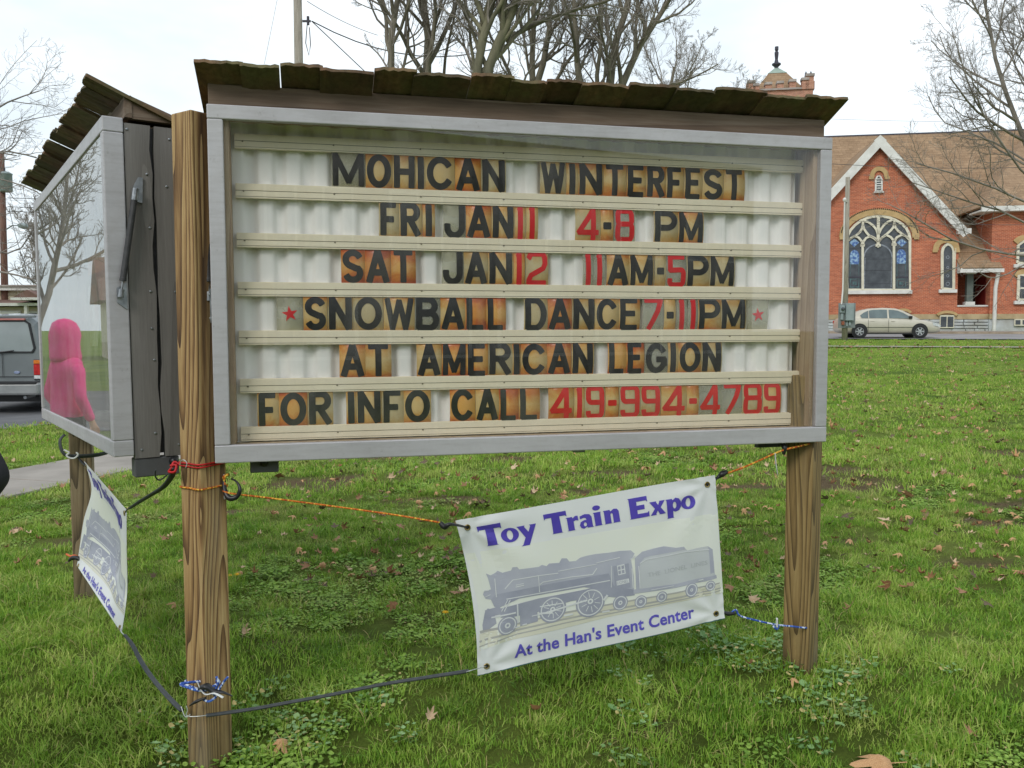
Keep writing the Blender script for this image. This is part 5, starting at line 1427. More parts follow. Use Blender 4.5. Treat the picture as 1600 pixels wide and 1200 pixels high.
# windows -----------------------------------------------------------
def Zt(pts, sc, ox, oy):
    return [CH(ox + x/sc, oy + y/sc) for x, y in pts]
def window(nm, outline, sill, extra=None):
    """outline: closed list (x,z): a proud painted frame round a glass pane"""
    f = MB().strip(list(outline) + [outline[0]], 0.16, -0.10, -0.02).build('window', M['cream_trim'], church)
    cx = sum(p[0] for p in outline)/len(outline); cz = sum(p[1] for p in outline)/len(outline)
    pl = [(p[0], p[1]) for p in outline]
    MB().prism(pl, -0.035, -0.004).build('pane', M['dark_glass'], f)
    return f
wl, wr, wb = 1324.2, 1420.5, 453
top = Zt([(255,840),(275,780),(330,680),(400,600),(500,520),(620,470),(720,443),(820,430),(920,440),(1020,460),(1130,505),(1240,570),(1320,650),(1365,740),(1385,830)], 11.43, 1300, 300)
outl = [CH(wr+0.8, wb), *reversed(top), CH(wl-1, wb)][::-1]
outl = [CH(wl-1, wb), CH(wr+0.8, wb)] + list(reversed(top))
bw_ = window('window', outl, None)
tr_ = MB()
def trac(pts, w=0.13):
    tr_.strip(Zt(pts, 11.43, 1300, 300), w, -0.15, -0.05)
trac([(820,430),(818,600),(816,760),(815,930)], 0.17)
trac([(545,515),(640,542),(720,600),(780,670),(812,760)]); trac([(1095,490),(1000,530),(920,590),(862,670),(822,760)])
trac([(545,515),(542,620)]); trac([(1102,490),(1102,580)])
trac([(542,600),(530,650),(490,720),(420,780),(340,820),(265,885)]); trac([(545,600),(560,660),(600,720),(660,790),(740,830),(808,890)])
trac([(1102,570),(1088,630),(1040,690),(960,760),(880,820),(828,890)]); trac([(1103,570),(1122,640),(1170,700),(1240,750),(1300,790),(1375,835)])
trac([(265,890),(330,825),(400,790),(470,820),(535,900)]); trac([(545,900),(600,825),(680,790),(760,830),(812,900)])
trac([(822,900),(880,822),(960,772),(1040,810),(1095,880)]); trac([(1105,880),(1150,810),(1240,765),(1310,795),(1370,855)])
trac([(538,880),(538,960)], 0.2); trac([(1097,860),(1097,950)], 0.2)
trac([(500,955),(576,955)], 0.16); trac([(1058,940),(1140,940)], 0.16); trac([(770,955),(860,955)], 0.16); trac([(800,975),(830,975)], 0.14)
tr_.strip([CH(1347.2, 384), CH(1347.2, 453)], 0.14, -0.14, -0.05); tr_.strip([CH(1396, 383), CH(1396, 452)], 0.14, -0.14, -0.05)
tr_.build('tracery', M['cream_trim'], bw_)
def px_rect(x0, x1, y0, y1, ya, yb, m, nm, par):
    a = CH(x0, y1); b_ = CH(x1, y0)
    return MB().box(a[0], b_[0], ya, yb, a[1], b_[1]).build(nm, m, par)
gl = MB()
def archpane(cx, y0, y1, hw, mb):
    pts = [CH(cx-hw, y1), CH(cx+hw, y1)] + [CH(cx + hw*math.cos(a), y0 + hw*1.0 - hw*1.2*math.sin(a)) for a in [k*math.pi/8 for k in range(9)]]
    mb.prism(pts, -0.045, -0.036)
b1 = MB(); archpane(1335, 392, 413, 7.2, b1); archpane(1408, 391, 412, 7.2, b1)
for cx in (1334.5, 1408.5):
    b1.prism([CH(cx, 386), CH(cx+8, 379), CH(cx, 373), CH(cx-8, 379)], -0.045, -0.036)
tag(b1.build('blue_panel', M['blue_glass'], bw_), kind='stuff')
b2 = MB()
for cx in (1335, 1408):
    for a_, b__ in ((-7.3, -6.0), (6.0, 7.3)): 
        q0 = CH(cx+a_, 432); q1 = CH(cx+b__, 410); b2.box(q0[0], q1[0], -0.046, -0.037, q0[1], q1[1])
    for (x0, x1, y0, y1) in ((-7.3,7.3,435.6,436.8),(-7.3,7.3,448,449.2),(-7.3,-6,436.9,447.9),(6,7.3,436.9,447.9),(-3,3,440,445)):
        q0 = CH(cx+x0, y1); q1 = CH(cx+x1, y0); b2.box(q0[0], q1[0], -0.046, -0.037, q0[1], q1[1])
tag(b2.build('teal_panel', M['teal_glass'], bw_), kind='stuff')
b3 = MB()
for x0, x1, y0, y1 in ((1349.5,1352,403,450),(1391.5,1394,402,449)):
    q0 = CH(x0, y1); q1 = CH(x1, y0); b3.box(q0[0], q1[0], -0.046, -0.037, q0[1], q1[1])
b3.strip([CH(1371.7+22*math.cos(a), 402-20*math.sin(a)) for a in [k*math.pi/10 for k in range(11)]], 0.08, -0.046, -0.037)
q0 = CH(1350, 452.5); q1 = CH(1393.5, 450.4); b3.box(q0[0], q1[0], -0.046, -0.037, q0[1], q1[1])
tag(b3.build('pale_border', M['pale_glass'], bw_), kind='stuff')
b4 = MB()
for y in (404.5, 422.3, 443):
    q0 = CH(1349, y+0.6); q1 = CH(1394, y-0.2); b4.box(q0[0], q1[0], -0.055, -0.047, q0[1], q1[1])
for cx in (1335, 1408.5):
    q0 = CH(cx-10.5, 434); q1 = CH(cx+10.5, 432); b4.box(q0[0], q1[0], -0.055, -0.047, q0[1], q1[1])
    q0 = CH(cx-10.5, 389); q1 = CH(cx+10.5, 388); b4.box(q0[0], q1[0], -0.055, -0.047, q0[1], q1[1])
tag(b4.build('glazing_bar', M['iron'], bw_), kind='stuff')
px_rect(1320.5, 1424, 453.4, 459.8, -0.22, -0.0, M['white_trim'], 'sill', bw_)
# arch rings
def archring(x0, x1, ys, cy, h, w, parent, nm='arch_ring', ends=True, y0=-0.12):
    """tan brick arch: from px x0 to x1, springing at ys, crown at cy"""
    cx = (x0+x1)/2; rx = (x1-x0)/2
    pts = [CH(cx - rx*math.cos(a), ys - (ys-cy)*math.sin(a)**0.9) for a in [k*math.pi/20 for k in range(21)]]
    m_ = MB().strip(pts, w, y0, -0.003)
    if ends:
        for x in (x0, x1):
            sg = -1 if x == x0 else 1
            q0 = CH(x-4 + sg*1.0, ys+3.5); q1 = CH(x+4+sg*1.0, ys-1.0); m_.box(q0[0], q1[0], y0-0.004, -0.0035, q0[1], q1[1])
    return m_.build(nm, M['tan_stone'], parent)
archring(1316.5, 1430.5, 371, 331, 0, 0.42, bw_)
# row of little dark dentils under the outer edge of the arch
dm = MB()
for k in range(3, 60):
    a = math.pi*k/62
    cx, cy = 1373.5 - 60*math.cos(a), 371 - 44.5*math.sin(a)**0.9
    q = CH(cx, cy); dm.box(q[0]-0.035, q[0]+0.035, -0.135, -0.121, q[1]-0.04, q[1]+0.03)
o = dm.build('dentils', M['dark_void'], bw_); tag(o, None, kind='stuff')
# narrow arched window
nl, nr = 1471.5, 1489.5
outl = [CH(nl, 451), CH(nr, 451), CH(nr, 393), CH(nr-1.5, 387), CH(nr-4.5, 383.5), CH((nl+nr)/2, 381.5), CH(nl+4.5, 384), CH(nl+1.5, 388), CH(nl, 394)]
nw = window('window', outl, None)
px_rect(1466, 1494, 452.2, 457.6, -0.2, 0, M['white_trim'], 'sill', nw)
px_rect(1489.8, 1492.8, 388, 452, -0.13, -0.01, M['cream_trim'], 'side_post', nw)
px_rect(1471.8, 1489, 435.3, 436.6, -0.05, -0.037, M['iron'], 'glazing_bar', nw)
b5 = MB()
for (x, y, r_) in ((1480.5,443.5,2.6),(1480.5,431,1.8),(1480.5,418,1.6),(1480.5,402,2.2)):
    q = CH(x, y); b5.strip([(q[0]+r_*0.04*math.cos(a), q[1]+r_*0.04*math.sin(a)) for a in [k*math.pi/5 for k in range(11)]], 0.035, -0.046, -0.037)
tag(b5.build('leaded_motif', M['pale_glass'], nw), kind='stuff')
archring(1461.5, 1494, 391, 375.5, 0, 0.32, nw)
# attic vent in the gable
v0 = MB().strip(list(map(lambda p: CH(*p), [(1367.8,299),(1367.8,281),(1370,276.5),(1372.5,275),(1375.2,276.5),(1377.3,281),(1377.3,299)])), 0.09, -0.1, -0.005).build('window', M['white_trim'], church)
MB().prism([CH(1368.5,299), CH(1376.7,299), CH(1376.7,281), CH(1372.5,276), CH(1368.5,281)], -0.05, -0.006).build('pane', M['dark_glass'], v0)
lv = MB()
for k in range(6):
    q0 = CH(1368.5, 298.6-3.6*k); q1 = CH(1376.7, 297-3.6*k); lv.box(q0[0], q1[0], -0.09, -0.052, q0[1], q1[1])
tag(lv.build('louvre', M['white_trim'], v0), kind='stuff')
px_rect(1365, 1380.5, 299.3, 301.8, -0.16, -0.004, M['white_trim'], 'sill', v0)
archring(1362, 1384.5, 277, 263.8, 0, 0.26, v0)
# basement windows with shallow arches
def basement(x0, x1, y0, y1, arch_=True, n=2):
    f = px_rect(x0, x1, y0, y1, -0.14, -0.06, M['cream_trim'], 'window', church)
    w = (x1-x0-1.6)/n
    for k in range(n):
        px_rect(x0+0.8+k*w+0.5, x0+0.8+(k+1)*w-0.5, y0+2.2, y1-1.6, -0.148, -0.141, M['dark_glass'], 'pane', f)
    if arch_:
        cx = (x0+x1)/2
        pts = [CH(cx+ (x1-x0+8)/2*math.cos(math.pi-a), y0+1.5 - 6.5*math.sin(a)) for a in [0.25+k*(math.pi-0.5)/8 for k in range(9)]]
        MB().strip(pts, 0.16, -0.2, -0.1).build('arch_ring', M['tan_stone'], f)
basement(1402, 1418, 489, 505); basement(1467, 1490, 492.5, 512.5)
# right wing
xw0 = CH(1546, 400)[0]; xw1 = xw0 + 12
zw = CH(1546, 333)[1]
MB().box(xw0, xw1, -0.3, RD+6, zband, zw).build('wing_wall', M['brick'], church)
MB().box(xw0+0.0, xw1, -0.36, RD+6, zf, zband-0.002).build('stone_band', M['band_stone'], church)
MB().box(xw0+0.02, xw1, -0.28, RD+6, -1.2, zf-0.002).build('foundation_core', M['block'], church)
MB().box(xw0-0.9, xw1+0.5, -1.1, -0.95, zw-0.02, zw+0.28).build('gutter', M['white_trim'], church)
MB().box(xw0-0.9, xw1+0.5, -0.949, 1.0, zw-0.0, zw+0.1).build('soffit', M['white_trim'], church)
slab((xw0-0.9, -1.1, zw+0.29), (xw1+0.5, -1.1, zw+0.29), (xw1+0.5, RD-0.5, zr0-0.1), (xw0+6.0, RD-0.5, zr0-0.1), 0.12, 'wing_roof', M['roof'])
slab((xw0-0.9, -1.1, zw+0.29), (xw0+6.0, RD-0.5, zr0-0.1), (xw0+6.0, RD-0.4, zr0-0.1), (xw0-0.9, 6, zw+0.29), 0.12, 'wing_roof', M['roof'])
def sash(x0, x1, y0, y1, arched):
    a = CH(x0, y1, -0.3); b_ = CH(x1, y0, -0.3)
    f = MB().strip([(a[0], a[1]), (a[0], b_[1]-(0.25 if arched else 0)), ((a[0]+b_[0])/2, b_[1]), (b_[0], b_[1]-(0.25 if arched else 0)), (b_[0], a[1]), (a[0], a[1])], 0.15, -0.42, -0.32).build('window', M['cream_trim'], church)
    MB().prism([(a[0], a[1]), (b_[0], a[1]), (b_[0], b_[1]-(0.25 if arched else 0)), ((a[0]+b_[0])/2, b_[1]), (a[0], b_[1]-(0.25 if arched else 0))], -0.36, -0.302).build('pane', M['dark_glass'], f)
    zm = (a[1]+b_[1])/2 - 0.05
    MB().box(a[0]+0.08, b_[0]-0.08, -0.39, -0.361, zm-0.05, zm+0.05).build('meeting_rail', M['cream_trim'], f)
    mt = MB()
    for zc in ((a[1]+zm)/2, (zm+b_[1])/2):
        xc = (a[0]+b_[0])/2
        mt.strip([(xc+0.3*math.cos(t_), zc+0.36*math.sin(t_)) for t_ in [k*math.pi/6 for k in range(13)]], 0.04, -0.368, -0.3605)
    tag(mt.build('leaded_motif', M['pale_glass'], f), kind='stuff')
    MB().box(a[0]-0.22, b_[0]+0.22, -0.5, -0.302, a[1]-0.28, a[1]-0.075).build('sill', M['white_trim'], f)
    xs_ = [CH(x0-3 + (x1-x0+6)*k/10, y0+2-7*math.sin(math.pi*k/10)**0.8, -0.3) for k in range(11)]
    MB().strip(xs_, 0.34, -0.41, -0.302).build('arch_ring', M['tan_stone'], f)
sash(1589, 1608, 377, 411, True); sash(1589.5, 1608, 430, 468, False)
q0 = CH(1583.5, 509, -0.3); q1 = CH(1606, 498.5, -0.3)
f_ = MB().box(q0[0], q1[0], -0.42, -0.36, q0[1], q1[1]).build('window', M['cream_trim'], church)
for k in range(2):
    w = (q1[0]-q0[0])/2
    MB().box(q0[0]+k*w+0.06, q0[0]+(k+1)*w-0.06, -0.43, -0.421, q0[1]+0.07, q1[1]-0.06).build('pane', M['dark_glass'], f_)
# porch between gable and wing
xp0, xp1 = xg1, xw0
zs0 = CH(1530, 425)[1]; zpl = CH(1530, 479)[1]
MB().box(xp0, xp1, 0.0, 1.8, zband, zpl).build('porch_parapet', M['brick'], church)
MB().box(xp0-0.0, xp1, -0.1, 1.8, zf-0.01, zband-0.003).build('stone_band', M['band_stone'], church)
MB().box(xp0, xp1, -0.06, 0.14, zpl+0.002, zpl+0.09).build('parapet_cap', M['white_trim'], church)
MB().box(xp0, xp1, 2.2, 2.4, zband, zs0+1.2).build('porch_back_wall', M['brick'], church)
dx0 = CH(1543, 470, 2.2)[0]
MB().box(xw0-0.02, xw0-0.001, 0.4, 1.9, zpl-0.5, zs0-0.3).build('door', mat('red_door', srgb(130,38,34), None, 3), church)
MB().box(dx0-1.0, xp1, 2.14, 2.19, zband, zs0-0.3).build('doorway', M['dark_void'], church)
pxa = CH(1510, 479)[0]
MB().box(pxa, pxa+0.36, 0.0, 0.36, zpl+0.3, zs0-0.12).build('porch_post', M['green_post'], church)
MB().box(pxa-0.08, pxa+0.46, -0.08, 0.44, zpl+0.09, zpl+0.3).build('post_base', M['white_trim'], church)
MB().box(pxa-0.1, pxa+0.48, -0.1, 0.46, zs0-0.12, zs0+0.02).build('post_capital', M['white_trim'], church)
q0 = CH(1501, 425, -0.6); q1 = CH(1564, 421.5, -0.6)
slab((q0[0]-0.05, -0.75, q0[1]+0.25), (q1[0]+0.05, -0.75, q0[1]+0.25), (q1[0]+0.05, 1.4, zp+0.85), (q0[0]-0.05, 1.4, zp+0.85), 0.1, 'porch_roof', M['roof'])
MB().box(q0[0]-0.1, q1[0]+0.1, -0.85, -0.752, q0[1]-0.05, q0[1]+0.17).build('gutter', M['white_trim'], church)
MB().box(q0[0]-0.05, q1[0]+0.05, -0.75, 1.6, zs0+0.03, zs0+0.1).build('porch_ceiling', M['white_trim'], church)
MB().prism([(-0.75, q0[1]-0.05), (1.4, q0[1]-0.05), (1.4, zp+0.8), (-0.75, q0[1]+0.2)], 0, 0.08).build('porch_end', M['white_trim'], church, rot=(0, 0, R(90)), loc=(q0[0]+0.05, 0, 0))
dxx = CH(1556, 450, -0.5)[0]
MB().tube([(dxx+0.05, -0.7, q0[1]), (dxx+0.05, -0.5, q0[1]-0.5), (dxx, -0.45, q0[1]-1.0), (dxx, -0.45, 0.05)], 0.11, 10).build('downpipe', M['white_trim'], church)

# ---- tower behind
TD = 72.0
tp = at(1206, 513, TD)
tower = thing('church_tower', 'battlemented red brick church tower with green copper topped pyramid roof and finial', 'tower', (tp.x, tp.y, ZC), ROT)
ppm = FPX/TD
tw = 102/ppm/2/math.cos(ROT)*0.9
ztop = at(1213, 141, TD-tw).z - ZC
MB().box(-tw, tw, -tw, tw, -0.5, ztop).build('shaft', M['brick_tower'], tower)
def tz(py, dY=0.0): return at(1213, py, TD+dY).z - ZC
def tx(px): return (px-1213.5)/ppm*0.93
def par_box(*a): MB().box(*a).build('merlon', M['brick_tower'], tower)
for (x0, x1, y) in ((1163,1175,128),(1171,1181,133),(1190,1200,132),(1208,1218,131),(1227,1237,129),(1246,1257,127.5),(1252,1264,121.5)):
    for side in range(4):
        a, b_ = tx(x0), tx(x1)
        if side == 0: par_box(a, b_, -tw-0.12, -tw+0.45, ztop, tz(y,-tw))
        if side == 1: par_box(a, b_, tw-0.45, tw+0.12, ztop, tz(y,-tw))
        if side == 2: par_box(-tw-0.122, -tw+0.447, a*0.97, b_*0.97, ztop, tz(y,-tw)-0.004)
        if side == 3: par_box(tw-0.447, tw+0.122, a*0.97, b_*0.97, ztop, tz(y,-tw)-0.004)
for (x0, x1, y) in ((1162,1175,128),(1170.5,1181,133),(1189,1200.5,132),(1207.5,1218.5,131),(1226,1237.5,129),(1245,1257,127.5),(1251.5,1265,121.5)):
    MB().box(tx(x0), tx(x1), -tw-0.2, -tw+0.5, tz(y,-tw)+0.002, tz(y,-tw)+0.2).build('coping', M['tower_cap'], tower)
MB().box(tx(1181), tx(1246), -tw-0.16, -tw+0.3, ztop+0.001, ztop+0.14).build('coping', M['tower_cap'], tower)
MB().lathe([(tw*1.22, ztop-0.1), (tw*0.40, tz(118))], 4, Matrix.Rotation(R(45), 4, 'Z')).build('pyramid_roof', M['roof'], tower)
MB().lathe([(tw*0.42, tz(118)+0.002), (0.12, tz(106))], 4, Matrix.Rotation(R(45), 4, 'Z')).build('copper_cap', M['copper'], tower)
MB().lathe([(0.13, tz(107)), (0.2, tz(104)), (0.36, tz(101.5)), (0.36, tz(99.5)), (0.18, tz(98)), (0.12, tz(93)), (0.16, tz(86)), (0.17, tz(82)), (0.10, tz(80)), (0.15, tz(78)), (0.15, tz(73)), (0.04, tz(72.5))], 10).build('finial', M['iron'], tower)
for x in (1252.5, 1260): MB().lathe([(0.07, tz(121,-tw)), (0.09, tz(116,-tw)), (0.01, tz(112.5,-tw))], 6, Matrix.Translation((tx(x), -tw+0.1, 0))).build('pinnacle', M['iron'], tower)
MB().box(tx(1238), tx(1243), -tw-0.03, -tw+0.1, tz(157,-tw), tz(150,-tw)).build('stone_block', M['band_stone'], tower)

# ================================================================== POLES AND WIRES
M['pole'] = wood('pole_timber', [srgb(96,88,78), srgb(132,124,110), srgb(156,148,134), srgb(170,164,150)], 20, False, 0.5)
M['pole_red'] = wood('creosote_pole', [srgb(70,44,38), srgb(96,64,54), srgb(112,80,66), srgb(124,94,78)], 20, False, 0.5)
M['wire'] = mat('wire', srgb(70,70,74), rough=0.6)
M['meter_grey'] = mat('meter_box_grey', srgb(146,158,160), srgb(134,146,148), 5, rough=0.5)
M['board_grey'] = mat('plywood_grey', srgb(128,134,134), srgb(112,118,118), 3, rough=0.8)
def pole(label, px, Y, z1, r_, m, lean=0.0):
    x = at(px, 513, Y).x
    z0 = gzf(x, Y)-0.3
    o = thing('utility_pole', label, 'utility pole', (x, Y, z0))
    MB().tube([(0,0,0), (lean*0.5, 0, (z1-z0)*0.5), (lean, 0, z1-z0)], [r_*1.15, r_, r_*0.85], 14).build('pole_shaft', m, o, smooth=True)
    return o, x, z0
# centre pole behind the board
pc_, px_, pz_ = pole('grey wooden utility pole rising behind the left half of the message board', 474, 29, 13.2, 0.155, M['pole'])
fz = at(485, 33, 29).z - pz_
mb = MB().box(0.15, 0.42, -0.03, 0.03, fz-0.03, fz+0.03); mb.tube([(0.33, 0, fz-0.12), (0.33, 0, fz+0.15)], 0.045, 8)
mb.build('insulator_bracket', M['iron'], pc_)
MB().tube([(0.3,0,fz-0.1), (0.24,0,fz-0.7), (0.34,0,fz-1.1), (0.4,0,fz-0.75), (0.37,0,fz-0.2)], 0.015, 6).build('wire_loop', M['wire'], pc_)
def wire(label, a, b_, sag, r_=0.014):
    a, b_ = Vector(a), Vector(b_)
    pts = [a.lerp(b_, i/14) - Vector((0,0,sag*4*(i/14)*(1-i/14))) for i in range(15)]
    o = MB().tube([p-a for p in pts], r_, 5).build('overhead_wire', M['wire'], None, loc=a)
    return tag(o, label, 'wire')
wa = at(487, 33, 29)
wire('overhead wire running right from the centre pole towards the trees', wa, at(905, 5, 34), 1.55, 0.02)
wire('overhead wire dropping from the centre pole behind the roof', wa, at(600, 140, 33), 0.0, 0.016)
wire('thin wire running up left of the centre pole', at(413, 100, 31), at(437, -20, 31), 0, 0.006)
wire('thin wire high above the trees right of the centre pole', at(480, 2, 29.3), at(590, 55, 33), 0.1, 0.01)
wire('long wire crossing in front of the church roof', at(1300, 256, 40), at(1680, 259, 40), 0.15, 0.012)
wire('lower wire crossing the church gable', at(1331, 345, 40.6), at(1680, 350, 44), 0.1, 0.01)
wire('faint wire above the church ridge', at(1300, 186, 60), at(1680, 190, 60), 0.1, 0.010)
# pole with meters in front of the church
pm, pmx, pmz = pole('grey wooden pole with electric meter boxes in front of the church', 1320, 40.5, at(1320, 277, 40.5).z, 0.115, M['pole'], -0.02)
ppx = FPX/40.5
def pxz(px, py): return ((px-1319.0)/ppx, CAM_H + (513.4-py)/ppx - pmz)
def pbox(x0, x1, y0, y1, ya, yb, m, nm, par):
    a = pxz(x0, y1); b_ = pxz(x1, y0)
    return MB().box(a[0], b_[0], ya, yb, a[1], b_[1]).build(nm, m, par, bevel=0.01)
bd_ = pbox(1306.5, 1333, 475, 513.5, -0.17, -0.13, M['board_grey'], 'backing_board', pm)
pbox(1316, 1328, 475.5, 502, -0.36, -0.172, M['meter_grey'], 'switch_box', pm)
mt_ = pbox(1308, 1315, 478.5, 490, -0.3, -0.172, M['meter_grey'], 'meter_box', pm)
q = pxz(1311.3, 484); MB().lathe([(0.085, 0), (0.08, 0.08), (0.05, 0.11)], 12, Matrix.Translation((q[0], -0.3, q[1])) @ Matrix.Rotation(R(90), 4, 'X')).build('meter_dial', M['dark_glass'], mt_)
pbox(1309.5, 1313.5, 491, 501, -0.25, -0.172, M['meter_grey'], 'conduit_box', pm)
pbox(1311, 1315, 503, 509, -0.27, -0.172, mat('rusty_outlet', srgb(150,86,60), None, 5), 'outlet_box', pm)
pbox(1318, 1320.5, 503, 511, -0.25, -0.172, M['meter_grey'], 'outlet_box', pm); pbox(1322, 1325, 503, 510, -0.25, -0.172, M['meter_grey'], 'outlet_box', pm)
a = pxz(1312.5, 316); b_ = pxz(1312.8, 455); c = pxz(1310.5, 477)
MB().tube([(a[0]+0.1,-0.12,a[1]-0.1), (a[0],-0.14,a[1]), (b_[0],-0.14,b_[1]), (c[0],-0.2,c[1])], 0.035, 8).build('service_conduit', M['white_trim'], pm)
MB().lathe([(0.07,0),(0.09,0.08),(0.04,0.16)], 8, Matrix.Translation((a[0], -0.14, a[1]-0.08))).build('weather_head', M['white_trim'], pm)
# left pole with transformer and street lamp
pl_, plx, plz = pole('reddish utility pole with grey transformer and street lamp at the far left', 8, 34, at(9, 237, 34).z, 0.125, M['pole_red'], 0.12)
ppl = FPX/34
def lq(px, py): return ((px-8)/ppl, CAM_H + (514.5-py)/ppl - plz)
a = lq(19, 303); b_ = lq(19, 275)
MB().lathe([(0.2, a[1]), (0.235, a[1]+0.03), (0.235, b_[1]-0.05), (0.25, b_[1]-0.04), (0.25, b_[1]), (0.1, b_[1]+0.07)], 16, Matrix.Translation((a[0]+0.03, -0.1, 0))).build('transformer', M['meter_grey'], pl_, smooth=True)
MB().tube([(a[0], -0.1, b_[1]), (a[0], -0.1, b_[1]+0.2)], 0.03, 6).build('bushing', M['iron'], pl_)
a = lq(12, 362); b_ = lq(28, 355); c = lq(40, 355)
arm = MB().tube([(a[0], 0, a[1]), (b_[0], -0.1, b_[1]+0.02), (c[0], -0.2, c[1])], 0.025, 6).build('lamp_arm', M['steel'], pl_)
MB().lathe([(0.03, 0), (0.08, 0.06), (0.12, 0.22), (0.10, 0.36), (0.03, 0.4)], 10, Matrix.Translation((c[0]-0.05, -0.2, c[1]+0.02)) @ Matrix.Rotation(R(98), 4, 'Y')).build('lamp_head', M['meter_grey'], arm, smooth=True)
for k, (y0, y1) in enumerate(((309, 310), (323, 323), (330, 331))):
    wire('%s wire running right from the far left pole' % ['upper', 'middle', 'lower'][k], at(12, y0, 34), at(190, y1, 38), 0.05, 0.012)
wire('slanting cable hanging from the far left pole', at(14, 325, 33.8), at(50, 440, 31), 0.3, 0.012)

# ================================================================== TREES
def tubes_batch(P, Rr, n):
    """P (m,k,3) points, Rr (m,k) radii -> verts, quads"""
    m, k, _ = P.shape
    T = np.empty_like(P); T[:, 1:-1] = P[:, 2:]-P[:, :-2]; T[:, 0] = P[:, 1]-P[:, 0]; T[:, -1] = P[:, -1]-P[:, -2]
    T /= np.linalg.norm(T, axis=2, keepdims=True)+1e-9
    D = (P[:, -1]-P[:, 0]); D /= np.linalg.norm(D, axis=1, keepdims=True)+1e-9
    ref = np.where(np.abs(D[:, 2:3]) < 0.8, np.array([[0, 0, 1.0]]), np.array([[1.0, 0, 0]]))
    N1 = np.cross(T, ref[:, None, :]); N1 /= np.linalg.norm(N1, axis=2, keepdims=True)+1e-9
    N2 = np.cross(T, N1)
    a = 2*np.pi*np.arange(n)/n
    V = P[:, :, None, :] + Rr[:, :, None, None]*(N1[:, :, None, :]*np.cos(a)[None, None, :, None] + N2[:, :, None, :]*np.sin(a)[None, None, :, None])
    base = (np.arange(m)*k*n)[:, None, None] + (np.arange(k-1)*n)[None, :, None] + np.arange(n)[None, None, :]
    nxt = (np.arange(m)*k*n)[:, None, None] + (np.arange(k-1)*n)[None, :, None] + ((np.arange(n)+1) % n)[None, None, :]
    F = np.stack([base, nxt, nxt+n, base+n], -1).reshape(-1, 4)
    return V.reshape(-1, 3), F
def np_mesh(name, parts, m, smooth=True):
    off = 0; Vs, Fs = [], []
    for v, f in parts:
        Vs.append(v); Fs.append(f+off); off += len(v)
    V = np.concatenate(Vs).astype(np.float32); F = np.concatenate(Fs).astype(np.int32)
    me = bpy.data.meshes.new(name)
    me.vertices.add(len(V)); me.vertices.foreach_set('co', V.ravel())
    me.loops.add(F.size); me.loops.foreach_set('vertex_index', F.ravel())
    me.polygons.add(len(F)); me.polygons.foreach_set('loop_start', np.arange(len(F), dtype=np.int32)*4)
    if smooth: me.polygons.foreach_set('use_smooth', np.ones(len(F), dtype=bool))
    me.materials.append(m); me.update(calc_edges=True)
    return me
M['bark'] = mat('grey_brown_bark', srgb(132,124,108), srgb(92,86,74), 3, (1,1,0.3), 0.9, b=0.6, bscale=14, bdist=0.02)
M['bark_dark'] = mat('dark_twigs', srgb(152,143,133), srgb(120,112,104), 3, rough=0.9)
M['bark_green'] = mat('mossy_bark', srgb(130,125,100), srgb(90,87,70), 3, (1,1,0.3), 0.9, b=0.6, bscale=14, bdist=0.02)
LV = {   # points, sides per level
    0: (9, 10), 1: (8, 7), 2: (7, 5), 3: (6, 4), 4: (5, 3), 5: (4, 3), 6: (4, 3)}
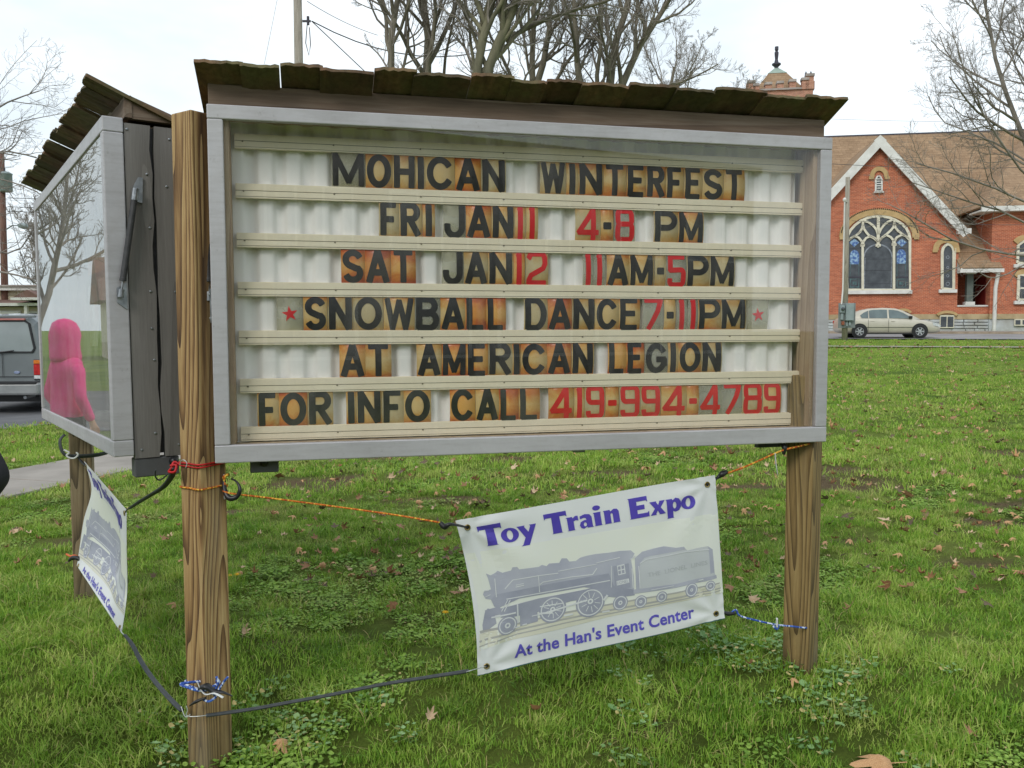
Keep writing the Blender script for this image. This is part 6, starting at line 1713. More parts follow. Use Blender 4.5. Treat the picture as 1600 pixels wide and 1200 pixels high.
def tree(label, base, stems, seed, maxlev=5, bark='bark', counts=(9, 7, 6, 6, 5), lens=(0.5, 0.55, 0.55, 0.55, 0.55), ang=(38, 40, 42, 45, 48), up=0.12, wig=0.16, minr=0.006, tmin=0.3, group='bare winter trees'):
    """stems: list of (direction, length, radius) or ('path', points, radius) starting at the base"""
    rr = random.Random(seed)
    root = thing('bare_tree', label, 'tree', base, 0, group)
    levels = {i: ([], []) for i in range(7)}
    def norm(a):
        l = math.sqrt(a[0]**2+a[1]**2+a[2]**2)+1e-9
        return (a[0]/l, a[1]/l, a[2]/l)
    def grow(p, d, ln, r0, lev, path=None):
        k = LV[lev][0]
        pts = [p]; dd = d; dirs = [d]
        if path:
            pv = [Vector(q) for q in path]
            pts = []
            for i in range(k):
                t = i/(k-1)*(len(pv)-1); j = min(int(t), len(pv)-2)
                q = pv[j].lerp(pv[j+1], t-j); pts.append((q.x + rr.uniform(-.02,.02), q.y, q.z))
            dirs = [norm([pts[min(i+1,k-1)][c]-pts[max(i-1,0)][c] for c in range(3)]) for i in range(k)]
            ln = sum((pv[i+1]-pv[i]).length for i in range(len(pv)-1))
        else:
            st = ln/(k-1)
            for i in range(k-1):
                w = wig*(1.2 if lev > 1 else 0.7)
                dd = norm((dd[0]+rr.gauss(0, w), dd[1]+rr.gauss(0, w), dd[2]+rr.gauss(0, w)+up*(1 if lev else 0.3)))
                q = pts[-1]; pts.append((q[0]+dd[0]*st, q[1]+dd[1]*st, q[2]+dd[2]*st)); dirs.append(dd)
        end = 0.35 if lev < maxlev else 0.3
        rad = [max(minr*(0.7 if lev == maxlev else 1), r0*(1-(1-end)*i/(k-1))) for i in range(k)]
        levels[lev][0].append(pts); levels[lev][1].append(rad)
        if lev >= maxlev: return
        nC = counts[min(lev, len(counts)-1)]
        nC = max(2, int(round(nC*rr.uniform(0.8, 1.2))))
        for c in range(nC):
            t0 = tmin if lev == 0 else 0.18
            t = t0 + (1-t0)*(c+rr.uniform(0.1, 0.9))/nC
            i = min(int(t*(k-1)), k-2); f = t*(k-1)-i
            q = tuple(pts[i][j]*(1-f)+pts[i+1][j]*f for j in range(3))
            D = dirs[i]
            a = R(ang[min(lev, len(ang)-1)]*rr.uniform(0.6, 1.3)); az = rr.uniform(0, 2*math.pi)
            v = Vector(D); s1 = v.orthogonal().normalized(); s2 = v.cross(s1)
            nd = v*math.cos(a) + (s1*math.cos(az)+s2*math.sin(az))*math.sin(a)
            l2 = ln*lens[min(lev, len(lens)-1)]*(1.15-0.65*t)*rr.uniform(0.7, 1.25)
            rc = rad[i]*rr.uniform(0.42, 0.68)
            grow(q, tuple(nd), l2, rc, lev+1)
    for s in stems:
        if s[0] == 'path': grow(None, None, 0, s[2], s[3] if len(s) > 3 else 0, path=s[1])
        else: grow(s[3] if len(s) > 3 else (0, 0, 0), norm(s[0]), s[1], s[2], 0)
    P01, PC = [], []
    for lv, (pp, rd_) in levels.items():
        if not pp: continue
        v, f = tubes_batch(np.array(pp, float), np.array(rd_, float), LV[lv][1])
        (P01 if lv <= 1 else PC).append((v, f))
    link(bpy.data.objects.new('trunk', np_mesh('trunk', P01, M[bark])), root)
    if PC: 
        o = link(bpy.data.objects.new('crown', np_mesh('crown', PC, M['bark_dark'])), root); tag(o, kind='stuff')
    return root
def gbase(px, Y):
    x = at(px, 513, Y).x
    return Vector((x, Y, gzf(x, Y)-0.15))
def rel(base, pts):
    return [tuple(at(px, py, Y)-base) for px, py, Y in pts]
b = gbase(612, 25)
tree('slim straight bare trunk, leftmost of the trees behind the board', b, [('path', [(0,0,0)] + rel(b, [(616,300,25),(611,115,25),(612,60,25),(620,0,25),(640,-120,25.3),(650,-260,25.5)]), 0.13)], 21, 5, counts=(13,6,5,4,4), tmin=0.24, lens=(0.26,0.55,0.55,0.55,0.5), minr=0.004)
b = gbase(664, 26)
tree('second bare trunk from the left behind the board, with a low fork', b, [('path', [(0,0,0)] + rel(b, [(668,300,26),(665,120,26),(670,60,26),(662,0,26),(655,-120,26.3),(640,-260,26.5)]), 0.17), ('path', rel(b, [(692,140,26),(697,80,25.8),(712,20,25.6),(725,-60,25.5)]), 0.05, 1)], 22, 5, counts=(13,6,5,4,4), tmin=0.24, lens=(0.26,0.55,0.55,0.55,0.5), minr=0.004)
b = gbase(742, 24)
tree('big bare tree with two leaning grey trunks behind the middle of the board', b, [
    ('path', [(0,0,0)] + rel(b, [(742,250,24),(745,118,24),(757,50,24),(772,-10,24),(800,-120,24),(810,-240,24)]), 0.16),
    ('path', rel(b, [(748,240,24),(760,118,24),(782,60,24),(806,0,24),(850,-120,24),(900,-220,24)]), 0.16)], 23, 5, counts=(16,8,5,4,3), tmin=0.22, lens=(0.30,0.55,0.55,0.55,0.5), minr=0.004, bark='bark_green')
b = gbase(833, 30)
tree('tall thin bare trunk forking into a V right of the middle trees', b, [
    ('path', [(0,0,0)] + rel(b, [(833,250,30),(831,125,30),(833,60,30),(835,0,30),(838,-150,30)]), 0.15),
    ('path', rel(b, [(835,150,30),(848,100,30),(857,50,30),(862,0,30),(880,-140,30)]), 0.13, 0),
    ('path', rel(b, [(790,62,26),(830,40,26),(880,20,26),(925,8,26),(955,0,26),(1000,-20,26)]), 0.075, 1)], 24, 5, counts=(11,7,5,4,3), tmin=0.24, lens=(0.26,0.55,0.55,0.55,0.5), minr=0.0042)
b = gbase(955, 29)
tree('wide bushy bare tree spreading right behind the right half of the board', b, [
    ('path', [(0,0,0)] + rel(b, [(955,300,29),(950,140,29),(960,70,29),(985,0,29),(1000,-120,29)]), 0.20),
    ('path', rel(b, [(957,260,29),(970,140,29),(1000,70,29),(1040,10,29),(1080,-60,29)]), 0.15, 0),
    ('path', rel(b, [(955,240,29),(905,130,29),(900,60,29),(897,0,29),(880,-120,29)]), 0.13, 0),
    ('path', rel(b, [(965,170,29),(1010,140,29),(1055,133,29),(1090,118,29),(1122,100,29)]), 0.055, 1),
    ('path', rel(b, [(955,200,29),(930,140,29),(940,60,29),(938,-40,29)]), 0.10, 1)], 25, 5, counts=(10,8,5,4,3), tmin=0.24, lens=(0.30,0.55,0.55,0.55,0.5), ang=(34,38,40,42,45), minr=0.0042)
b = gbase(1010, 36)
tree('far bare tree with fine twigs showing above the right part of the roof', b, [((0.02,0,1), 11.5, 0.16), ((0.35,0,0.9), 9.5, 0.11)], 26, 5, counts=(14,8,6,5,4), tmin=0.3, lens=(0.42,0.55,0.55,0.55,0.5), minr=0.0042)
# right: tree beside the lawn whose limbs hang in front of the church
b = gbase(1648, 19)
tree('bare tree at the right edge with branches drooping in front of the church', b, [
    ('path', [(0,0,0)] + rel(b, [(1648,430,19),(1640,330,19),(1610,240,19),(1582,170,19),(1560,110,19),(1545,40,19),(1535,-20,19)]), 0.075),
    ('path', rel(b, [(1645,420,19),(1640,250,19),(1622,150,19),(1610,60,19),(1600,-60,19)]), 0.06, 0),
    ('path', rel(b, [(1632,300,19),(1580,250,18.6),(1550,200,18.4),(1520,150,18.2),(1500,90,18),(1488,50,18)]), 0.026, 1),
    ('path', rel(b, [(1645,335,19),(1590,310,18.6),(1540,288,18.4),(1480,268,18.2),(1430,255,18.1)]), 0.030, 1),
    ('path', rel(b, [(1645,372,19),(1570,330,18.7),(1520,318,18.5),(1470,300,18.3),(1425,285,18.2)]), 0.026, 1),
    ('path', rel(b, [(1648,402,19),(1600,400,18.6),(1540,392,18.4),(1480,372,18.2),(1420,335,18),(1395,322,18)]), 0.030, 1),
    ('path', rel(b, [(1648,400,19),(1600,412,18.8),(1575,428,18.6),(1548,437,18.5),(1530,425,18.4)]), 0.022, 2),
    ('path', rel(b, [(1620,262,19),(1560,225,19.4),(1510,205,19.6),(1470,190,19.8),(1450,150,20)]), 0.024, 1)],
    31, 5, bark='bark_dark', counts=(12,9,6,4,3), tmin=0.3, lens=(0.30,0.42,0.5,0.5,0.5), ang=(42,38,40,42,45), minr=0.0024, up=0.05, wig=0.13)
# left: tree outside the frame whose crown reaches in
b = gbase(-170, 21)
tree('large bare tree beyond the left edge reaching over the side road', b, [
    ('path', [(0,0,0)] + rel(b, [(-170,400,21),(-165,200,21),(-160,0,21),(-150,-150,21)]), 0.24),
    ('path', rel(b, [(-165,330,21),(-100,240,21),(-40,190,21),(20,155,21),(62,142,21)]), 0.036, 1),
    ('path', rel(b, [(-165,300,21),(-80,255,21.5),(-20,240,21.8),(20,236,22),(68,250,22)]), 0.04, 1),
    ('path', rel(b, [(-165,360,21),(-80,300,21),(-20,275,21),(20,285,21),(60,300,21)]), 0.032, 1),
    ('path', rel(b, [(-168,420,21),(-60,415,21),(0,424,21),(35,432,21),(62,442,21)]), 0.036, 1),
    ('path', rel(b, [(-168,380,21),(-60,370,21),(0,400,21.5),(40,385,21.5),(62,340,21.5)]), 0.03, 1)],
    41, 5, bark='bark_dark', counts=(11,8,6,4,2), tmin=0.25, lens=(0.36,0.5,0.5,0.5,0.5), minr=0.0028, up=0.06)
# trees further round to the left (mirrored in the case glass)
tree('bare multi stemmed tree far to the left beyond the side road', Vector((-19.5, 25.5, 0)), [((0.1,0,1), 10, 0.2), ((-0.35,0.1,0.9), 8, 0.14), ((0.35,-0.1,0.95), 8.5, 0.14)], 42, 4, bark='bark_dark', counts=(13,8,6,4), lens=(0.45,0.5,0.5,0.5), minr=0.008)
tree('bare tree behind the cream house on the left', Vector((-24, 44, 0)), [((0.0,0,1), 6.5, 0.14), ((0.3,0.1,0.9), 5, 0.09)], 43, 4, bark='bark_dark', counts=(14,8,6,5), lens=(0.5,0.5,0.5,0.5), minr=0.009)

# ================================================================== HOUSES ON THE LEFT
M['siding'] = mat('cream_siding', srgb(210,200,172), srgb(198,188,160), 2, rough=0.7)
M['house_roof'] = mat('brown_house_roof', srgb(128,98,88), srgb(108,82,74), 3, rough=0.9)
M['garage_white'] = mat('white_garage_door', srgb(216,214,210), srgb(204,202,198), 2, rough=0.6)
def siding_wall(mb, x0, x1, y, z0, z1, step=0.16):
    z = z0
    while z < z1-0.02:
        h = min(step, z1-z)
        mb.add([(x0, y-0.025, z), (x1, y-0.025, z), (x1, y, z+h), (x0, y, z+h)], [(0,1,2,3)])
        mb.add([(x0, y, z), (x1, y, z), (x1, y-0.025, z), (x0, y-0.025, z)], [(0,1,2,3)])
        z += h
HD = 33.0
hp_ = at(30, 513, HD)
house = thing('house', 'cream sided house with white garage door and brown roof strip behind the parked cars', 'house', (hp_.x, HD, 0), 0)
pph = FPX/HD
def hx(px): return (px-30)/pph
def hz(py): return CAM_H + (514.3-py)/pph
MB().box(hx(-120), hx(120), 1.02, 9, -0.1, hz(452)).build('upper_wall', M['siding'], house)
mb = MB(); siding_wall(mb, hx(-120), hx(120), 1.0, hz(468), hz(454.5), 0.105); o = mb.build('siding_boards', M['siding'], house); tag(o, kind='stuff')
MB().box(hx(-122), hx(122), 0.7, 9.2, hz(452)+0.001, hz(446)).build('fascia', M['white_trim'], house)
MB().box(hx(-124), hx(124), 0.62, 9.4, hz(446)+0.001, hz(443.5)).build('flat_roof', M['tower_cap'], house)
mb = MB().add([(hx(-122), -0.4, hz(474)), (hx(124), -0.4, hz(474)), (hx(124), 1.0, hz(466)), (hx(-122), 1.0, hz(466))], [(0,1,2,3)])
mb.add([(hx(-122), -0.4, hz(474)-0.06), (hx(124), -0.4, hz(474)-0.06), (hx(124), 1.0, hz(466)-0.06), (hx(-122), 1.0, hz(466)-0.06)], [(3,2,1,0)])
mb.build('canopy_roof', M['house_roof'], house)
MB().box(hx(-122), hx(124), -0.5, -0.401, hz(478), hz(473.5)).build('gutter', M['white_trim'], house)
mb = MB(); siding_wall(mb, hx(-120), hx(120), -0.05, -0.1, hz(479), 0.13); o = mb.build('lower_boards', M['siding'], house); tag(o, kind='stuff')
MB().box(hx(-120), hx(120), -0.02, 1.0, -0.1, hz(475)-0.1).build('lower_wall', M['siding'], house)
gd = MB().box(hx(-60), hx(36.5), -0.16, -0.08, -0.1, hz(485)).build('garage_frame', M['white_trim'], house)
for k in range(5):
    z0 = 0.0 + k*0.46
    MB().box(hx(-58), hx(34.5), -0.2, -0.161, z0, min(z0+0.445, hz(487))).build('garage_panel', M['garage_white'], gd)
MB().box(hx(50), hx(54.5), -0.5, -0.35, -0.1, hz(478)).build('corner_post', M['white_trim'], house)
wf = MB().box(hx(43.5), hx(64), -0.12, -0.08, hz(512), hz(486)).build('window', M['white_trim'], house)
MB().box(hx(47), hx(61), -0.14, -0.121, hz(510), hz(489)).build('pane', M['dark_glass'], wf)
mb = MB().prism([(hx(40), hz(465.5)), (hx(62), hz(454)), (hx(84), hz(465.5))], -0.8, 0.98); mb.build('gable_roof', M['house_roof'], house)
MB().box(hx(38), hx(86), -0.85, 0.5, hz(469.5), hz(465.6)).build('gable_gutter', M['white_trim'], house)
h2 = thing('house', 'small house with brown gabled roof beyond the left edge', 'house', (-37.0, 33.0, 0), R(40))
MB().box(-5, 5, -3.5, 3.5, -0.2, 2.9).build('wall', M['siding'], h2)
MB().prism([(-4.1, 2.88), (4.1, 2.88), (0, 5.2)], -5.5, 5.5).build('roof', M['house_roof'], h2, rot=(0, 0, R(90)))
for x in (-3.2, 0.4, 3.2):
    f_ = MB().box(x-0.6, x+0.6, -3.56, -3.5, 1.0, 2.3).build('window', M['white_trim'], h2)
    MB().box(x-0.5, x+0.5, -3.6, -3.561, 1.1, 2.2).build('pane', M['dark_glass'], f_)

# unseen building added behind the camera to darken reflections in the board's glass
M['added_wall'] = mat('dull_brown_render', srgb(92,80,72), srgb(76,66,60), 1.5, rough=0.9)
st_ = thing('added_building', 'long brown two storey building added unseen behind the camera to darken reflections', 'building', (1.0, -21.0, 0), 0)
MB().box(-22, 22, -8, 0, -0.2, 7.6).build('wall', M['added_wall'], st_)
MB().box(-22.2, 22.2, -8.2, 0.25, 7.602, 7.95).build('cornice', M['band_stone'], st_)
for k in range(11):
    x = -20 + 4*k
    f_ = MB().box(x-1.5, x+1.5, 0.002, 0.08, 0.5, 2.7).build('shop_window', M['white_trim'], st_)
    MB().box(x-1.38, x+1.38, 0.082, 0.1, 0.62, 2.58).build('pane', M['dark_glass'], f_)
    for dx in (-0.9, 0.9):
        f_ = MB().box(x+dx-0.5, x+dx+0.5, 0.002, 0.08, 4.1, 6.0).build('window', M['white_trim'], st_)
        MB().box(x+dx-0.42, x+dx+0.42, 0.082, 0.1, 4.18, 5.92).build('pane', M['dark_glass'], f_)

# ================================================================== VEHICLES
def paint(name, c, c2=None, coat=0.4):
    return mat(name, c, c2 or tuple(x*0.94 for x in c), 1.5, rough=0.38, metal=0.25, coat=coat)
M['tyre'] = mat('tyre_rubber', srgb(34,34,36), srgb(46,46,48), 20, rough=0.85)
M['car_glass'] = mat('car_window', srgb(112,128,130), srgb(88,100,104), 1.2, rough=0.08, coat=0.5)
M['alloy'] = mat('wheel_alloy', srgb(190,192,196), srgb(160,162,166), 12, rough=0.35, metal=0.5)
M['lamp_clear'] = mat('clear_lamp', srgb(214,216,218), srgb(180,184,188), 20, rough=0.15)
M['lamp_red'] = mat('red_lamp', srgb(196,40,40), srgb(160,26,28), 20, rough=0.2)
M['lamp_amber'] = mat('amber_lamp', srgb(226,130,40), srgb(200,104,30), 20, rough=0.2)
def wheel(parent, x, y, r_, w, side):
    rot = Matrix.Translation((x, y, r_)) @ Matrix.Rotation(R(90)*side, 4, 'X')
    ty = MB().lathe([(r_*0.62, -w/2), (r_*0.9, -w/2), (r_, -w*0.36), (r_, w*0.36), (r_*0.9, w/2), (r_*0.64, w/2), (r_*0.62, w*0.42)], 28, rot).build('tyre', M['tyre'], parent, smooth=True)
    rm = MB()
    rm.lathe([(r_*0.62, w*0.2), (r_*0.66, w*0.44), (r_*0.60, w*0.46), (r_*0.55, w*0.40), (r_*0.5, w*0.34)], 24, rot)
    for k in range(6):
        a = 2*math.pi*k/6
        Mx = rot @ Matrix.Rotation(a, 4, 'Z')
        rm.box(0.02, r_*0.6, -0.032, 0.032, w*0.36, w*0.44, M=Mx)
    rm.lathe([(0.06, w*0.36), (0.06, w*0.47), (0.03, w*0.48)], 12, rot)
    rm.build('rim', M['alloy'], ty)
def sedan(label, loc, rz, col, L_=4.78, W_=1.78, group=None):
    """body lofted from cross sections, x forward"""
    c = thing('parked_car', label, 'car', loc, rz, group)
    st = [  # x, bottom z, shoulder z, half width, crown z
        (-2.39, .42, .62, .66, .66), (-2.34, .28, .84, .76, .92), (-2.2, .24, .92, .82, 1.02), (-1.9, .22, .94, .865, 1.05), (-1.5, .2, .95, .88, 1.04),
        (-0.9, .19, .95, .89, .99), (-0.2, .19, .93, .89, .97), (0.5, .19, .91, .89, .95), (0.95, .2, .89, .885, .955), (1.3, .21, .86, .875, .93),
        (1.7, .21, .80, .86, .88), (2.05, .22, .72, .82, .80), (2.28, .24, .62, .74, .70), (2.38, .3, .52, .62, .58), (2.41, .38, .46, .5, .5)]
    vs, fs = [], []
    for (x, zb_, zs, hw, zc) in st:
        x *= L_/4.8
        prof = [(0, zb_), (hw*0.86, zb_), (hw*0.97, zb_+0.09), (hw, (zb_+zs)/2), (hw*0.985, zs-0.06), (hw*0.93, zs), (hw*0.72, zc-0.012), (0, zc)]
        ring_ = prof + [(-y, z) for y, z in prof[-2:0:-1]]
        vs += [(x, y, z) for y, z in ring_]
    n = 14
    for i in range(len(st)-1):
        for k in range(n):
            a = i*n+k; b_ = i*n+(k+1) % n
            fs.append((a, b_, b_+n, a+n))
    fs.append(tuple(range(n))[::-1]); fs.append(tuple((len(st)-1)*n+k for k in range(n)))
    body_ = MB().add(vs, fs).build('body', col, c, smooth=True)
    sb = body_.modifiers.new('sub', 'SUBSURF'); sb.levels = 1; sb.render_levels = 1
    # cabin
    gh = [(-2.02, .98, .70, .99), (-1.62, .96, .72, 1.20), (-1.25, .95, .73, 1.35), (-0.85, .95, .74, 1.43), (-0.2, .94, .745, 1.465), (0.3, .93, .74, 1.43), (0.65, .92, .735, 1.32), (1.0, .91, .73, 1.13), (1.38, .90, .70, .93)]
    vs, fs = [], []
    for (x, zb_, hw, zt) in gh:
        tw_ = hw - (zt-0.92)*0.30
        prof = [(hw+0.05, zb_-0.06), (tw_+0.05, zt-0.05), (tw_-0.04, zt), (0, zt+0.02), (-tw_+0.04, zt), (-tw_-0.05, zt-0.05), (-hw-0.05, zb_-0.06)]
        vs += [(x, y, z) for y, z in prof]
    for i in range(len(gh)-1):
        for k in range(6):
            a = i*7+k; fs.append((a, a+1, a+8, a+7))
    fs.append(tuple(range(7))[::-1]); fs.append(tuple((len(gh)-1)*7+k for k in range(7)))
    MB().add(vs, fs).build('cabin', col, c, smooth=True, bevel=0.0)
    def sidewin(pts, side, nm='side_window'):
        out = []
        for x, z in pts:
            # same slope as the cabin side
            hw = 0.745; y = hw + 0.058 - (z-0.88)*0.30
            out.append((x, side*(y+0.006), z))
        ctr = MB()
        N = len(out)
        inn = [(x, y-side*0.02, z) for x, y, z in out]
        f = [tuple(range(N))] + [(i, (i+1) % N, (i+1) % N+N, i+N) for i in range(N)]
        ctr.add(out+inn, f).build(nm, M['car_glass'], c)
    for s in (-1, 1):
        sidewin([(-1.32,.98),(-1.0,.97),(-1.0,1.33),(-1.2,1.24),(-1.38,1.10)], s)
        sidewin([(-.96,.97),(-.12,.96),(-.12,1.375),(-.4,1.385),(-.8,1.37),(-.96,1.335)], s)
        sidewin([(-.04,.96),(1.05,.94),(.93,1.03),(.62,1.22),(.38,1.325),(.15,1.365),(-.04,1.375)], s)
        MB().box(.86, 1.02, s*.80-0.07, s*.80+0.07, .95, 1.07).build('mirror', M['black_plastic'], c, bevel=0.03, seg=2)
        for hx_ in (-.82, .12): MB().box(hx_-.09, hx_+.09, s*.885-.012, s*.885+.012, .80, .83).build('door_handle', col, c, bevel=0.008)
        seam = MB()
        for x in (-.08, -1.02+0.0): seam.box(x-.006, x+.006, s*.889-.004, s*.889+.004, .28, .90)
        seam.box(-1.3, 1.15, s*.895-.004, s*.895+.004, .505, .525)
        seam.box(-1.28, 1.2, s*.87-.006, s*.87+.006, .185, .235)
        seam.build('door_seam', M['black_plastic'], c)
        for x in (-1.42, 1.36):
            w = bpy.data.objects.new('wheel', None); link(w, c)
            MB().lathe([(0.375, -0.004), (0.375, 0.004)], 28, Matrix.Translation((x, s*0.882, 0.335)) @ Matrix.Rotation(R(90), 4, 'X')).build('wheel_arch', M['black_plastic'], c)
            ww = wheel(w, x, s*0.80, 0.318, 0.215, -s)
        MB().prism([(1.98,.60),(2.30,.53),(2.33,.60),(2.12,.72),(1.95,.76)], 0, 0.03).build('headlight', M['lamp_clear'], c, loc=(0, s*0.80-0.015-(0.015 if s > 0 else 0), 0), rot=(0, 0, R(-16*s) if False else 0))
        MB().box(-2.36, -2.2, s*.66-0.11, s*.66+0.11, .68, .86).build('tail_light', M['lamp_red'], c, bevel=0.03)
    return c
col = paint('champagne_paint', srgb(200,193,178), srgb(188,181,166))
cl = at(1383, 530.5, 42.9)
sedan('champagne beige sedan parked facing right in front of the church', (cl.x, cl.y, gzf(cl.x, cl.y)+0.05), ROT, col)
# grey van seen from behind, bottom left
def rear_van(label, loc, rz):
    c = thing('parked_van', label, 'van', loc, rz)
    g = paint('grey_van_paint', srgb(126,132,134), srgb(112,118,120))
    # cross sections going forward (x = forward)
    st = [(0.0, .50, 1.00, .86, 1.66), (0.08, .42, 1.02, .895, 1.72), (0.9, .34, 1.02, .91, 1.76), (2.2, .32, 1.0, .91, 1.76), (3.1, .32, .98, .90, 1.55), (3.5, .34, .95, .88, 1.10), (4.3, .36, .86, .84, .95), (4.6, .4, .7, .74, .74)]
    vs, fs = [], []
    for (x, zb_, zs, hw, zt) in st:
        tw_ = hw - max(0, zt-1.0)*0.16
        prof = [(0, zb_), (hw*.9, zb_), (hw, zb_+.15), (hw, zs), (tw_, zt-.10), (tw_-.12, zt), (0, zt+.03)]
        ring_ = prof + [(-y, z) for y, z in prof[-2:0:-1]]
        vs += [(x, y, z) for y, z in ring_]
    n = 12
    for i in range(len(st)-1):
        for k in range(n):
            a = i*n+k; b_ = i*n+(k+1) % n
            fs.append((a, b_, b_+n, a+n))
    fs.append(tuple(range(n))[::-1]); fs.append(tuple((len(st)-1)*n+k for k in range(n)))
    MB().add(vs, fs).build('body', g, c, bevel=0.03, seg=2, smooth=False)
    # rear face pieces: local -x is towards the viewer
    wn_ = MB().add([(-.012, y, z) for y, z in ((-.70,1.10),(.70,1.10),(.74,1.16),(.66,1.58),(.60,1.62),(-.60,1.62),(-.66,1.58),(-.74,1.16))], [tuple(range(8))[::-1]])
    wn_.build('rear_window', mat('pale_grey_window', srgb(150,158,160), srgb(136,144,146), 1.5, rough=0.12, coat=0.4), c)
    wt = MB().strip([(-.72,1.09),(.72,1.09),(.76,1.16),(.68,1.60),(.60,1.645),(-.60,1.645),(-.68,1.60),(-.76,1.16),(-.72,1.09)], .03, 0, 0.02)
    wt.build('window_seal', M['black_plastic'], c, rot=(0, 0, R(90)), loc=(0.0, 0, 0))
    MB().box(-.05, 0.0, -.62, .62, 1.655, 1.685).build('brake_light', mat('dull_red_strip', srgb(190,120,112), None, 8), c)
    MB().box(-.03, 0.02, -.80, .80, 1.70, 1.74).build('roof_lip', g, c, bevel=0.01)
    hd = MB(); hd.tube([(-.05, -.1, 1.08), (-.05, -.42, 1.12)], 0.012, 6); hd.tube([(-.02,-.2,1.08),(-.02,-.2,.66)], 0.005, 5); hd.tube([(-.02,-.85,.66),(-.02,.85,.66)], 0.006, 5)
    hd.build('wiper', M['black_plastic'], c)
    for s in (-1, 1):
        MB().box(-.02, .16, s*.815-.075, s*.815+.075, .60, .96).build('lamp_housing', M['black_plastic'], c)
        MB().box(-.035, .165, s*.82-.065, s*.82+.078, .885, .95).build('indicator', M['lamp_amber'], c, bevel=0.005)
        MB().box(-.035, .165, s*.82-.065, s*.82+.078, .69, .875).build('tail_light', M['lamp_red'], c, bevel=0.005)
        MB().box(-.035, .165, s*.82-.065, s*.82+.078, .62, .68).build('reversing_light', M['lamp_clear'], c, bevel=0.005)
    bp = MB().box(-.20, .10, -.90, .90, .34, .56).build('bumper', mat('silver_bumper', srgb(168,170,170), srgb(140,142,142), 2, rough=0.35, metal=0.3), c, bevel=0.04, seg=2)
    MB().box(-.205, -.06, -.86, .86, .525, .585).build('bumper_step', M['black_plastic'], bp, bevel=0.01)
    MB().lathe([(0.055, 0), (0.05, 0.006)], 14, Matrix.Translation((-0.012, -0.44, .735)) @ Matrix.Scale(0.5, 4, (0,0,1)) @ Matrix.Rotation(R(-90), 4, 'Y')).build('oval_badge', mat('blue_oval_badge', srgb(170,178,196), srgb(110,124,160), 20), c)
    MB().tube([(-.12, -.62, .30), (.4, -.62, .32)], 0.03, 10).build('exhaust_pipe', M['steel'], c)
    MB().box(.2, 3.4, -.7, .7, .2, .34).build('underbody', M['black_plastic'], c)
    for x in (.78, 3.55):
        for s in (-1, 1):
            w = bpy.data.objects.new('wheel', None); link(w, c)
            wheel(w, x, s*.74, .34, .24, -s)
    return c
vp = gpt(-8, 655, 0.0)
van_y = 15.2
van_x = at(-12, 600, van_y).x
rear_van('grey van parked on the side road seen from behind at the left edge', (van_x, van_y, 0.012), R(92))
sv = at(-10, 513, 24.5)
suv = sedan('dark blue car parked ahead of the grey van', (sv.x-0.4, 24.5, 0.02), R(100), paint('dark_blue_paint', srgb(70,88,112), srgb(60,76,98)))
suv.scale = (1.05, 1.1, 1.16)

